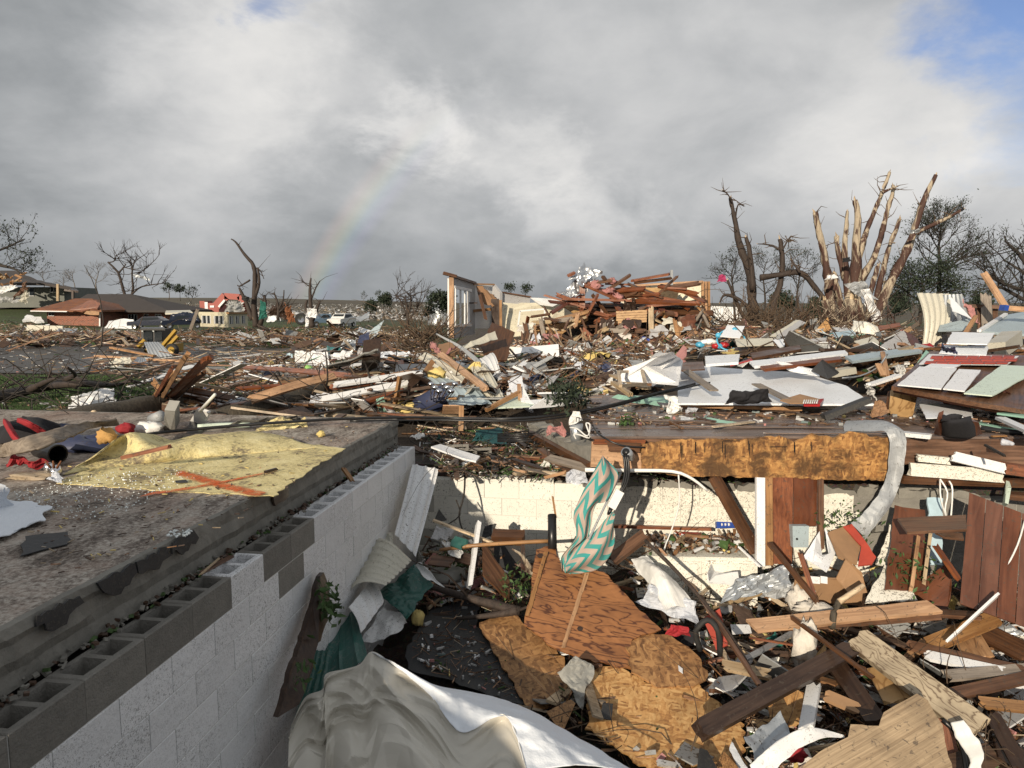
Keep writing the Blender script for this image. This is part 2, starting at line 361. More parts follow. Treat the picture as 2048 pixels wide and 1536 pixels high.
def groundm():
    m, t, b = newmat('ground'); p = t.node('ShaderNodeNewGeometry').outputs['Position']
    s = t.node('ShaderNodeSeparateXYZ', Vector=p)
    n = t.noise(p, .22, 6, .6); n2 = t.noise(p, 2.4, 7, .7); n3 = t.noise(p, 22., 5, .7)
    grass = t.ramp(t.math('ADD', t.math('MULTIPLY', n2, .6), t.math('MULTIPLY', n3, .4)), (.35, (.022, .034, .010)), (.6, (.060, .085, .020)), (.8, (.11, .11, .035)))
    mud = t.ramp(t.math('ADD', t.math('MULTIPLY', n2, .5), t.math('MULTIPLY', n3, .5)), (.3, (.022, .016, .011)), (.55, (.055, .04, .028)), (.75, (.13, .10, .07)))
    right = t.smap(s.outputs[0], -7., -3.)
    near = t.smap(s.outputs[1], 9., 11.)
    gm = t.math('SUBTRACT', t.math('MULTIPLY', t.ramp(n, (.36, 0), (.5, 1)), near), t.math('MULTIPLY', right, t.smap(s.outputs[1], 30., 46., 1., 0.)), clamp=True)
    c = t.mix(gm, mud, grass)
    field = t.ramp(t.noise(t.scale(p, (.012, .05, 1)), 1., 5, .6), (.35, (.055, .043, .027)), (.6, (.10, .082, .048)), (.75, (.085, .095, .035)))
    c = t.mix(t.smap(s.outputs[1], 105., 150.), c, field)
    t.inp(b, 'Base Color', c); t.inp(b, 'Roughness', t.ramp(n2, (.3, .95), (.7, .6))); t.inp(b, 'Normal', t.bump(t.math('ADD', n3, n2), .7, .06))
    m, t, b = newmat('rubble'); p = t.node('ShaderNodeNewGeometry').outputs['Position']
    n2 = t.noise(p, 7., 8, .7); n3 = t.voro(t.vmath('ADD', p, t.vmath('SCALE', t.noise(p, 9, 3, out='Color'))), 13., out='Color')
    c = t.mix(.45, t.ramp(n2, (.35, (.010, .008, .006)), (.6, (.045, .030, .02)), (.8, (.12, .085, .055))), t.mix(1., n3, (.09, .065, .045), 'MULTIPLY'))
    t.inp(b, 'Base Color', c); t.inp(b, 'Roughness', .7); t.inp(b, 'Normal', t.bump(n2, 1., .05))
    m, t, b = newmat('asphalt'); p = t.node('ShaderNodeNewGeometry').outputs['Position']
    n = t.noise(t.scale(p, (.35, .9, 1)), .8, 6, .65); f = t.noise(p, 30, 4, .7)
    c = t.mix(.35, t.ramp(n, (.3, (.030, .028, .026)), (.55, (.065, .058, .05)), (.72, (.12, .095, .07))), t.ramp(f, (.3, (.03, .03, .03)), (.7, (.12, .11, .1))))
    t.inp(b, 'Base Color', c); t.inp(b, 'Roughness', t.ramp(n, (.30, .14), (.5, .6))); t.inp(b, 'Normal', t.bump(f, .25, .02))
    m, t, b = newmat('slab_top'); p = t.node('ShaderNodeTexCoord').outputs['Object']
    n = t.noise(t.scale(p, (1.6, .8, 1)), 3.2, 9, .75, .3); n2 = t.noise(p, 34., 6, .75); n4 = t.noise(p, 1.1, 5, .6)
    mixn = t.math('MULTIPLY_ADD', n2, .45, t.math('MULTIPLY', n, .55))
    c = t.ramp(mixn, (.40, (.040, .030, .024)), (.46, (.13, .10, .08)), (.51, (.27, .235, .20)), (.58, (.50, .465, .41)))
    c = t.mix(t.math('MULTIPLY', t.ramp(t.math('MULTIPLY_ADD', n4, .5, t.math('MULTIPLY', n, .5)), (.48, 0), (.58, 1)), .5), c, (.17, .075, .038))
    t.inp(b, 'Base Color', c); t.inp(b, 'Roughness', t.ramp(n, (.3, .9), (.7, .62))); t.inp(b, 'Normal', t.bump(n2, .5, .01))
    m, t, b = newmat('yellow_pad'); p = t.node('ShaderNodeTexCoord').outputs['Object']
    n = t.noise(p, 2.6, 8, .7, .4); n2 = t.noise(p, 30., 6, .75)
    f = t.math('MULTIPLY_ADD', n2, .4, t.math('MULTIPLY', n, .6))
    c = t.ramp(f, (.39, (.16, .13, .09)), (.44, (.34, .28, .16)), (.49, (.66, .56, .27)), (.62, (.82, .73, .42)))
    t.inp(b, 'Base Color', c); t.inp(b, 'Roughness', .9); t.inp(b, 'Normal', t.bump(n2, .8, .02))
groundm()
# ------------------------------------------------------------------ mesh helpers
CATS = {}
def obj(name, verts, faces, mat, parent=None, M=None, smooth=False, uvs=None):
    if M is None:
        c = sum((V(v) for v in verts), V()) / len(verts); M = Matrix.Translation(c); verts = [V(v) - c for v in verts]
    me = bpy.data.meshes.new(name); me.from_pydata([tuple(v) for v in verts], [], faces)
    mats = mat if isinstance(mat, (list, tuple)) else [mat]
    for m in mats: me.materials.append(MATS[m])
    if smooth: me.polygons.foreach_set('use_smooth', [True] * len(me.polygons))
    if uvs is not None:
        ul = me.uv_layers.new(name='UVMap'); arr = np.zeros(len(me.loops), dtype=np.int32); me.loops.foreach_get('vertex_index', arr)
        ul.data.foreach_set('uv', np.asarray(uvs, dtype=np.float32)[arr].ravel())
    me.update()
    o = bpy.data.objects.new(name, me); COL.objects.link(o)
    setp(o, M, parent); return o
def setp(o, M, parent=None):
    if parent is not None:
        o.parent = parent; o.matrix_parent_inverse = WM[parent.name].inverted()
    o.matrix_basis = M; WM[o.name] = M
WM = {}
def tag(o, label, cat=None, group=None, kind=None):
    if label: o['label'] = label
    if cat: o['category'] = cat
    if group: o['group'] = group
    if kind: o['kind'] = kind
    return o
def thing(name, label, cat, loc, group=None):
    o = bpy.data.objects.new(name, None); COL.objects.link(o); setp(o, Matrix.Translation(loc)); return tag(o, label, cat, group)
def frame(c, x, n):
    x = V(x).normalized(); n = V(n); n = (n - x * n.dot(x))
    if n.length < 1e-6: n = x.orthogonal()
    n.normalize(); y = n.cross(x)
    M = Matrix((x, y, n)).transposed().to_4x4(); M.translation = c; return M
def newell(p):
    n = V()
    for a, b in zip(p, p[1:] + p[:1]): n += V(((a.y - b.y) * (a.z + b.z), (a.z - b.z) * (a.x + b.x), (a.x - b.x) * (a.y + b.y)))
    return n.normalized()
def slab(name, pts, th, mat, rag=0., seg=.07, parent=None, grain=None):
    pts = [V(p) for p in pts]; c = sum(pts, V()) / len(pts); n = newell(pts)
    if n.dot(EYE - c) < 0: pts = pts[::-1]; n = -n
    if grain is None:
        e = max(zip(pts, pts[1:] + pts[:1]), key=lambda ab: (ab[0] - ab[1]).length); g = e[1] - e[0]
    else: g = V(grain)
    M = frame(c, g, n); I = M.inverted(); loc = [I @ p for p in pts]; out = []
    for a, b in zip(loc, loc[1:] + loc[:1]):
        L = (b - a).length; k = max(1, int(L / seg)) if rag else 1; pr = V((-(b - a).y, (b - a).x, 0)).normalized()
        for i in range(k):
            q = a.lerp(b, i / k)
            if rag: q = q + pr * (rnd.uniform(-rag, rag) + rag * 1.5 * mnoise.noise(V((q.x * 2.1, q.y * 2.1, c.x)))) + (b - a).normalized() * rnd.uniform(-.3, .3) * seg * (i > 0)
            out.append(q)
    k = len(out); vs_ = out + [q - V((0, 0, th)) for q in out]
    fs = [tuple(range(k)), tuple(range(2 * k - 1, k - 1, -1))] + [((i + 1) % k, i, i + k, (i + 1) % k + k) for i in range(k)]
    return obj(name, vs_, fs, mat, parent, M)
def grid_obj(name, top, nu, nv, th, nrm, mat, parent, smooth, back=None):
    """top: function(i,j)->world point; a sheet with thickness, UV over it"""
    pts = [[V(top(i / nu, j / nv)) for i in range(nu + 1)] for j in range(nv + 1)]
    c = sum((sum(r, V()) for r in pts), V()) / ((nu + 1) * (nv + 1))
    du = pts[nv // 2][nu] - pts[nv // 2][0]
    dv = pts[nv][nu // 2] - pts[0][nu // 2]
    n = nrm or du.cross(dv).normalized()
    if n.length < .1: n = V((0, 0, 1))
    if n.dot(EYE - c) < 0: n = -n
    M = frame(c, du if du.length > 1e-4 else V((1, 0, 0)), n); I = M.inverted()
    vs_, uv = [], []
    for lay in (0, 1):
        for j in range(nv + 1):
            for i in range(nu + 1):
                p = pts[j][i]
                a = pts[j][min(i + 1, nu)] - pts[j][max(i - 1, 0)]; b = pts[min(j + 1, nv)][i] - pts[max(j - 1, 0)][i]
                ln = a.cross(b)
                ln = ln.normalized() if ln.length > 1e-9 else n
                if ln.dot(n) < 0: ln = -ln
                vs_.append(I @ (p - ln * th * lay)); uv.append((i / nu, j / nv))
    k = (nu + 1) * (nv + 1); fs = []
    ix = lambda i, j: j * (nu + 1) + i
    flip = (pts[nv // 2][nu] - pts[nv // 2][0]).cross(pts[nv][nu // 2] - pts[0][nu // 2]).dot(n) < 0
    for j in range(nv):
        for i in range(nu):
            q = (ix(i, j), ix(i + 1, j), ix(i + 1, j + 1), ix(i, j + 1)); r = tuple(x + k for x in q[::-1])
            fs.append(q[::-1] if flip else q); fs.append(r[::-1] if flip else r)
    rim = [ix(i, 0) for i in range(nu)] + [ix(nu, j) for j in range(nv)] + [ix(i, nv) for i in range(nu, 0, -1)] + [ix(0, j) for j in range(nv, 0, -1)]
    for a, b in zip(rim, rim[1:] + rim[:1]): fs.append((b, a, a + k, b + k) if not flip else (a, b, b + k, a + k))
    return obj(name, vs_, fs, mat, parent, M, smooth, uv)
def bil(c, u, v): return (c[0].lerp(c[1], u)).lerp(c[3].lerp(c[2], u), v)
def fold(p, s, seed):        # creased, crumpled relief
    q = V((p.x * s + seed, p.y * s, p.z * s)); a = 0; f = 1.
    for _ in range(3):
        a += f * (abs(mnoise.noise(q)) * 2 - .5); q = q * 2.03; f *= .5
    return a
def ribbed(name, c, ribs, h, mat, th=.004, bend=0., crump=0., along='v', parent=None, seed=None, fine=6, twist=0., jag=0.):
    """profiled metal or vinyl sheet between four corners; ribs run along v"""
    c = [V(x) for x in c]; n = (c[1] - c[0]).cross(c[3] - c[0]).normalized(); ce = sum(c, V()) / 4
    if n.dot(EYE - ce) < 0: n = -n
    sd = rnd.uniform(0, 50) if seed is None else seed
    def top(u, v):
        p = bil(c, u, v); t = (u * ribs) % 1.
        pr = h * max(0, min(1, 1.6 - abs(t - .5) * 8))
        d = pr + bend * math.sin(math.pi * v) + twist * (u - .5) * (v - .5) * 4
        if crump: d += crump * fold(p, 2.2, sd)
        p = p + n * d
        if jag and (v < .01 or v > .99): p = p + (c[3] - c[0]).normalized() * jag * mnoise.noise(V((u * 9, v * 3, sd)))
        return p
    return grid_obj(name, top, ribs * fine if ribs else 10, 12, th, n, mat, parent, False)
def crumple(name, c, amp, mat, th=.004, s=2.5, nu=18, nv=14, bend=0., parent=None, edge=.03, smooth=False):
    c = [V(x) for x in c]; n = (c[1] - c[0]).cross(c[3] - c[0]).normalized(); ce = sum(c, V()) / 4
    if n.dot(EYE - ce) < 0: n = -n
    sd = rnd.uniform(0, 50)
    def top(u, v):
        p = bil(c, u, v); q = p + n * (amp * fold(p, s, sd) + bend * math.sin(math.pi * u) * math.sin(math.pi * v))
        if u in (0, 1) or v in (0, 1): q = q + (p - ce).normalized() * edge * mnoise.noise(p * 7 + V((sd, 0, 0))) * 2
        return q
    return grid_obj(name, top, nu, nv, th, n, mat, parent, smooth)
def crv(pts, t):
    n = len(pts) - 1; x = min(max(t, 0), 1) * n; i = min(int(x), n - 1); f = x - i
    p0, p1, p2, p3 = pts[max(i - 1, 0)], pts[i], pts[i + 1], pts[min(i + 2, n)]
    return .5 * ((2 * p1) + (p2 - p0) * f + (2 * p0 - 5 * p1 + 4 * p2 - p3) * f * f + (3 * p1 - p0 - 3 * p2 + p3) * f ** 3)
def loft(name, curves, mat, nu=28, nv=10, th=.003, amp=0., s=4., parent=None, smooth=True, pleat=0., np_=5):
    curves = [[V(p) for p in c] for c in curves]; sd = rnd.uniform(0, 50)
    def top(u, v):
        p = crv([crv(c, u) for c in curves], v)
        if amp: d = amp * fold(p, s, sd); p = p + V((d * .5, -d, d * .6))
        if pleat: p = p + V((0, -pleat * math.sin(v * np_ * math.pi * 2 + 2 * u), pleat * .3 * math.cos(v * np_ * 6)))
        return p
    return grid_obj(name, top, nu, nv, th, None, mat, parent, smooth)
def beam(name, a, b, w_, h_, mat, roll=0., jag=0., parent=None, up=None, bow=0.):
    """sawn timber from a to b, splintered ends when jag > 0"""
    a, b = V(a), V(b); d = b - a; L = d.length
    M = frame((a + b) / 2, d, up or V((0, 0, 1))); M = M @ Matrix.Rotation(roll, 4, 'X')
    k = 4 if jag else 1; nx = 6 if bow else 1; vs_, fs = [], []
    prof = [(-w_ / 2 + w_ * i / k, -h_ / 2) for i in range(k + 1)] + [(w_ / 2 - w_ * i / k, h_ / 2) for i in range(k + 1)]
    m = len(prof)
    for s in range(nx + 1):
        x = -L / 2 + L * s / nx
        for (y, z) in prof:
            jx = rnd.uniform(-jag, jag * .3) * (1 if s == nx else -1 if s == 0 else 0)
            vs_.append(V((x + jx, y, z + bow * math.sin(math.pi * s / nx))))
    for s in range(nx):
        for i in range(m): fs.append((s * m + i, s * m + (i + 1) % m, (s + 1) * m + (i + 1) % m, (s + 1) * m + i))
    for i in range(k):
        fs.append((i + 1, i, m - 1 - i, m - 2 - i)); o = nx * m; fs.append((o + i, o + i + 1, o + m - 2 - i, o + m - 1 - i))
    return obj(name, vs_, fs, mat, parent, M)
def box(name, c, mat, parent=None):
    """box from 8 corners: 4 bottom then 4 top, same order"""
    c = [V(x) for x in c]
    x = c[1] - c[0]; M = frame(sum(c, V()) / 8, x, c[4] - c[0]); I = M.inverted()
    return obj(name, [I @ p for p in c], [(3, 2, 1, 0), (4, 5, 6, 7), (0, 1, 5, 4), (1, 2, 6, 5), (2, 3, 7, 6), (3, 0, 4, 7)], mat, parent, M)
def abox(name, lo, hi, mat, parent=None):
    (x0, y0, z0), (x1, y1, z1) = lo, hi
    return box(name, [(x0, y0, z0), (x1, y0, z0), (x1, y1, z0), (x0, y1, z0), (x0, y0, z1), (x1, y0, z1), (x1, y1, z1), (x0, y1, z1)], mat, parent)
def tube_data(pts, rads, n=8, rough=0.):
    vs_, fs = [], []; ref = V((.31, .2, .93))
    for i, p in enumerate(pts):
        t = (pts[min(i + 1, len(pts) - 1)] - pts[max(i - 1, 0)]).normalized()
        x = t.cross(ref)
        if x.length < .1: x = t.cross(V((1, 0, 0)))
        x.normalize(); y = t.cross(x)
        for k in range(n):
            an = 2 * math.pi * k / n; r = rads[i] * (1 + rough * mnoise.noise(p * 3 + V((math.cos(an), math.sin(an), 0)) * 1.3))
            vs_.append(p + (x * math.cos(an) + y * math.sin(an)) * r)
        if i:
            o = (i - 1) * n
            for k in range(n): fs.append((o + k, o + (k + 1) % n, o + n + (k + 1) % n, o + n + k))
    fs.append(tuple(range(n - 1, -1, -1))); o = (len(pts) - 1) * n; fs.append(tuple(range(o, o + n)))
    return vs_, fs
def smoothp(pts, sub):
    pts = [V(p) for p in pts]
    if sub <= 1 or len(pts) < 3: return pts
    k = (len(pts) - 1) * sub; return [crv(pts, i / k) for i in range(k + 1)]
def tube(name, pts, r0, r1, mat, n=8, sub=3, parent=None, rough=0., smooth=True, jit=0.):
    p = smoothp(pts, sub); k = len(p) - 1
    if jit: p = [q + V((rnd.gauss(0, jit), rnd.gauss(0, jit), rnd.gauss(0, jit))) * (0 < i < k) for i, q in enumerate(p)]
    vs_, fs = tube_data(p, [r0 + (r1 - r0) * i / k for i in range(k + 1)], n, rough)
    return obj(name, vs_, fs, mat, parent, None, smooth)
def blob(name, c, sx, sy, sz, mat, rough=.3, s=2.4, parent=None, n=20, smooth=True, flat=0.):
    c = V(c); vs_, fs = [], []; m = n // 2; sd = rnd.uniform(0, 40)
    for j in range(m + 1):
        for i in range(n):
            th_, ph = math.pi * j / m, 2 * math.pi * i / n
            d = V((math.sin(th_) * math.cos(ph), math.sin(th_) * math.sin(ph), math.cos(th_)))
            k = 1 + rough * (mnoise.noise(d * s + V((sd, 0, 0))) + .6 * mnoise.noise(d * s * 2.3 + V((sd, 5, 0))) + .35 * mnoise.noise(d * s * 5.1 + V((sd, 9, 0))))
            z = d.z * k
            if flat: z = max(z, -flat)
            vs_.append(V((d.x * k * sx, d.y * k * sy, z * sz)))
    for j in range(m):
        for i in range(n): fs.append((j * n + i, (j + 1) * n + i, (j + 1) * n + (i + 1) % n, j * n + (i + 1) % n))
    return obj(name, vs_, fs, mat, parent, Matrix.Translation(c), smooth)
MODE = {'b': B, 'z': PZ, 'y': P, 'g': G, 'w': W}
def pp(mode, pts): return [MODE[mode](*q) for q in pts]
CAT = dict(board='board', timber='timber', panel='panel', sheet='sheet', siding='siding', stick='stick', branch='branch', cable='cable', log='log', beam='beam', cloth='cloth', foam='foam', plywood='plywood')
def cat(n):
    for k, v in CAT.items():
        if k in n: return v
    return n.replace('_', ' ')
# short forms: S flat panel, D timber, C ribbed sheet, X crumpled sheet, K rope or stick, O lump
def S(name, label, mat, mode, pts, th=.012, rag=0., seg=.07, grain=None, parent=None, group=None):
    o = slab(name, pp(mode, pts), th, mat, rag, seg, parent, grain)
    return o if parent else tag(o, label, cat(name), group)
def D(name, label, mat, mode, a, b, w_, h_=.04, roll=0., jag=.03, parent=None, bow=0., group=None):
    o = beam(name, MODE[mode](*a), MODE[mode](*b), w_, h_, mat, roll, jag, parent, None, bow)
    return o if parent else tag(o, label, cat(name), group)
def C(name, label, mat, mode, pts, ribs=4, h=.02, parent=None, **kw):
    o = ribbed(name, pp(mode, pts), ribs, h, mat, parent=parent, **kw)
    return o if parent else tag(o, label, cat(name))
def X(name, label, mat, mode, pts, amp=.05, parent=None, **kw):
    o = crumple(name, pp(mode, pts), amp, mat, parent=parent, **kw)
    return o if parent else tag(o, label, cat(name))
def K(name, label, mat, mode, pts, r0, r1=None, parent=None, **kw):
    o = tube(name, pp(mode, pts), r0, r0 if r1 is None else r1, mat, parent=parent, **kw)
    return o if parent else tag(o, label, cat(name))
def O(name, label, mat, mode, p, sx, sy, sz, rough=.35, parent=None, **kw):
    o = blob(name, MODE[mode](*p), sx, sy, sz, mat, rough, parent=parent, **kw)
    return o if parent else tag(o, label, cat(name))

# ------------------------------------------------------------------ scatter
class Heap:
    """many loose pieces in one mesh (kind stuff), one slot per material"""
    def __init__(s, mats): s.m = mats; s.v = []; s.f = []; s.mi = []
    def add(s, c, L, w_, h_, rot, mi, wedge=0.):
        o = len(s.v); R = rot
        for z in (-1, 1):
            for x, y in ((-1, -1), (1, -1), (1, 1), (-1, 1)):
                k = 1 - wedge * (x > 0)
                s.v.append(c + R @ V((x * L / 2, y * w_ / 2 * k, z * h_ / 2)))
        for q in ((3, 2, 1, 0), (4, 5, 6, 7), (0, 1, 5, 4), (1, 2, 6, 5), (2, 3, 7, 6), (3, 0, 4, 7)):
            s.f.append(tuple(o + i for i in q)); s.mi.append(mi)
    def build(s, name, label, cat_):
        o = obj(name, s.v, s.f, s.m); o.data.polygons.foreach_set('material_index', s.mi); return tag(o, label, cat_, kind='stuff')
def rrot(tilt=.35): return (Matrix.Rotation(rnd.uniform(0, 6.28), 3, 'Z') @ Matrix.Rotation(rnd.gauss(0, tilt), 3, 'Y') @ Matrix.Rotation(rnd.gauss(0, tilt), 3, 'X'))
def inpoly(x, y, poly):
    r = False
    for (x1, y1), (x2, y2) in zip(poly, poly[1:] + poly[:1]):
        if (y1 > y) != (y2 > y) and x < (x2 - x1) * (y - y1) / (y2 - y1) + x1: r = not r
    return r
EXCL = []
def zone(poly, surf, dzf):
    xs, ys = [p[0] for p in poly], [p[1] for p in poly]
    def f():
        while True:
            x, y = rnd.uniform(min(xs), max(xs)), rnd.uniform(min(ys), max(ys))
            if inpoly(x, y, poly) and not (surf == 'b' and rnd.random() < .94 and any(inpoly(x, y, e) for e in EXCL)): return MODE[surf](x, y, dzf())
    return f
PROTO = {}
COLW = dict(red_wood='red', pine='orange', brown_wood='brown', pale_pine='pale', grey_wood='grey', dark_wood='dark', mint='mint green', pale_mint='pale mint', blue_grey='bluish grey', teal_metal='teal', navy='navy', red_plastic='red', pale_blue='pale blue', yellow_foam='yellow', pink_wool='pink', cardboard='tan', black_sheet='black', maroon_board='maroon', brown_panel='brown', galv='silver', osb='strand board', osb_brown='brown strand board', plywood_tan='tan', cream_siding='cream', grey_wall='grey', speck_white='spotted white')
NEAR = []
def near_label(p):
    if not NEAR:
        for o in COL.objects:
            if o.parent is None and o.get('label') and not o.get('kind') and not o.get('group') and len(o['label'].split()) <= 11: NEAR.append((WM[o.name].translation, o['label']))
    return [q[1] for q in sorted(NEAR, key=lambda q: (q[0] - p).length_squared)[:8]]
USED = set()
def say(head, p):
    for k in near_label(p):
        t = ' '.join((head + k).split()[:16])
        if t not in USED: break
    USED.add(t); return t
def UP(pts, lean=.02, dz=.03):                 # an upright face standing on the ground at its lowest point
    xm, ym = max(pts, key=lambda q: q[1]); Y = G(xm, ym, dz).y; return [P(x, y, Y + (ym - y) * lean) for x, y in pts]
def loose(name, n, zn, mats, size, label, catg, group, tilt=.3, kind='board', keep=None):
    """n loose pieces, each an object of its own sharing a few meshes"""
    for i in range(n):
        m = rnd.choice(mats); vv = rnd.randrange(4); key = (kind, m, vv)
        if key not in PROTO:
            me = bpy.data.meshes.new(kind + '_piece'); r = random.Random(hash((kind, vv)) % 1000 if False else vv * 17 + len(kind))
            if kind == 'board':
                k = 3; y = [-.5, -.17, .17, .5]; e0 = [-.5 + r.uniform(-.02, .03) for _ in y]; e1 = [.5 + r.uniform(-.09, .02) for _ in y]
                vs_ = [(e0[q], y[q], -.5) for q in range(4)] + [(e1[q], y[q], -.5) for q in range(4)]; vs_ += [(a, b, .5) for a, b, c in vs_]
                fs = []
                for q in range(3): fs += [(q, q + 1, q + 5, q + 4), (q + 8, q + 12, q + 13, q + 9), (q, q + 8, q + 9, q + 1), (q + 4, q + 5, q + 13, q + 12)]
                fs += [(0, 4, 12, 8), (3, 11, 15, 7)]
            else:
                k = r.randint(5, 8); ang = sorted(r.uniform(0, 6.28) for _ in range(k)) if kind == 'scrap' else [.785 + i_ * 1.5708 + r.uniform(-.12, .12) for i_ in range(4)]
                k = len(ang); rr = [.5 * r.uniform(.7, 1.25) for _ in ang]; bendz = [r.uniform(-.05, .05) for _ in ang] if kind == 'scrap' else [0] * k
                vs_ = [(rr[q] * math.cos(ang[q]), rr[q] * math.sin(ang[q]), bendz[q] * 8 + .5) for q in range(k)] + [(rr[q] * math.cos(ang[q]), rr[q] * math.sin(ang[q]), bendz[q] * 8 - .5) for q in range(k)]
                fs = [tuple(range(k)), tuple(range(2 * k - 1, k - 1, -1))] + [(q + k, (q + 1) % k + k, (q + 1) % k, q) for q in range(k)]
            me.from_pydata(vs_, [], fs); me.materials.append(MATS[m]); PROTO[key] = me
        p = zn()
        if keep and not keep(p): continue
        o = bpy.data.objects.new(name, PROTO[key]); COL.objects.link(o)
        L = rnd.uniform(*size[0]); w_ = rnd.uniform(*size[1]); h_ = rnd.uniform(*size[2])
        R = rrot(tilt)
        o.matrix_basis = Matrix.Translation(p) @ R.to_4x4() @ Matrix.Diagonal((L, w_, h_, 1)); tag(o, say(('long ' if L > sum(size[0]) / 2 else 'short ') + COLW.get(m, 'white') + (' board by the ' if kind == 'board' else ' scrap by the '), p), catg, group)
# ================================================================== THE SETTING
def lines(segs):
    out = [segs[0][0]]
    for a, b, st in segs:
        k = max(1, round((b - a) / st)); out += [a + (b - a) * (i + 1) / k for i in range(k)]
    return out
def ground():
    us = lines([(-40, -10, 3), (-10, .12, .5), (.12, 30, .3), (30, 70, .8), (70, 160, 3), (160, 700, 20), (700, 2500, 150)])
    vs_ = lines([(-1500, -300, 100), (-300, -100, 12), (-100, -30, 2), (-30, -.12, .45), (-.12, 14, .4), (14, 40, .9), (40, 100, 4), (100, 400, 20), (400, 1500, 110)])
    pts, ix, fs = [], {}, []
    for j, u in enumerate(us):
        for i, v in enumerate(vs_):
            p = UV(u, v); ix[i, j] = len(pts); pts.append((p.x, p.y, HT(p.x, p.y)))
    for j in range(len(us) - 1):
        for i in range(len(vs_) - 1):
            u, v = (us[j] + us[j + 1]) / 2, (vs_[i] + vs_[i + 1]) / 2
            if -10 < u < .12 and -.12 < v < 14: continue
            fs.append((ix[i, j], ix[i + 1, j], ix[i + 1, j + 1], ix[i, j + 1]))
    tag(obj('ground', pts, fs, 'ground', None, Matrix.Identity(4), True), 'muddy debris-strewn ground and lawn reaching to the horizon', kind='structure')
ground()
def drape(name, poly_px, mat, label, dz=.03, nx=60, ny=8):
    """a strip of paving laid over the ground between a far and a near edge line"""
    far, near = poly_px; fa = [G(*p) for p in far]; ne = [G(*p) for p in near]
    vs_, fs = [], []
    for j in range(ny + 1):
        for i in range(nx + 1):
            p = crv(fa, i / nx).lerp(crv(ne, i / nx), j / ny); vs_.append((p.x, p.y, HT(p.x, p.y) + dz))
    for j in range(ny):
        for i in range(nx): a = j * (nx + 1) + i; fs.append((a, a + nx + 1, a + nx + 2, a + 1))
    tag(obj(name, vs_, fs, mat, None, Matrix.Identity(4), True), label, kind='structure')
drape('road', ([(-900, 678), (0, 679), (200, 688), (400, 694), (640, 698), (760, 699)], [(-900, 742), (0, 748), (220, 746), (340, 736), (500, 722), (760, 714)]), 'asphalt', 'wet dark street behind the fallen branches', .05, 80, 16)
drape('sidewalk', ([(330, 741), (450, 737), (560, 733), (700, 726), (830, 722)], [(330, 757), (450, 757), (560, 752), (700, 741), (830, 734)]), 'stone_grey', 'grey pavement strip between the street and the red lumber', .08)
# basement floor and the rubble on it
abox('basement_floor', UV(-10, -.2, -3.1) - V((3, 2, 0)), (14, 9.5, -2.95), 'concrete')['kind'] = 'structure'
def rubble():
    us, vs_ = [i * .11 for i in range(-80, 3)], [i * .11 for i in range(-1, 118)]
    pts, fs = [], []; m = len(vs_)
    for u in us:
        for v in vs_:
            p = UV(u, v); z = -1.5 - .14 * (8 - p.y) - .17 + .13 * mnoise.noise(p * 1.3) + .16 * mnoise.noise(p * 4.) + .1 * mnoise.noise(p * 9.)
            if v < .5: z -= .2
            pts.append((p.x, p.y, z))
    for j in range(len(us) - 1):
        for i in range(m - 1): fs.append((j * m + i, j * m + i + 1, (j + 1) * m + i + 1, (j + 1) * m + i))
    tag(obj('rubble_bed', pts, fs, 'rubble', None, Matrix.Identity(4)), 'dark mixed rubble filling the open basement', 'rubble', kind='stuff')
rubble()
# near foundation walls, out of view, that the photographer stands over
tag(box('foundation_wall', [UV(-10, -.2, -3), UV(-10, 14, -3), UV(-10.2, 14, -3), UV(-10.2, -.2, -3), UV(-10, -.2, -.4), UV(-10, 14, -.4), UV(-10.2, 14, -.4), UV(-10.2, -.2, -.4)], 'concrete'), 'grey basement wall behind the viewpoint', 'wall')

# ------------------------------------------------------------------ the standing wall behind the viewpoint that shades the slab
rw = thing('house_wall', 'standing house wall behind the viewpoint with a broken top edge', 'wall', (-6, -3, 0))
slab('wall_board', [V((-13, -3, 0)), V((-2.35, -3, 0)), V((-2.35, -3, .65)), V((-3.3, -3, 1.05)), V((-4.3, -3, 1.4)), V((-4.75, -3, 2.1)), V((-5.05, -3, 2.6)), V((-8, -3, 2.72)), V((-13, -3, 2.7))], .12, 'cream_siding', .015, .2, rw)
for i in range(8): beam('stud', V((-12.8 + i * 1.1, -3.2, .02)), V((-12.8 + i * 1.1, -3.2, 2.3)), .05, .1, 'pine', parent=rw)

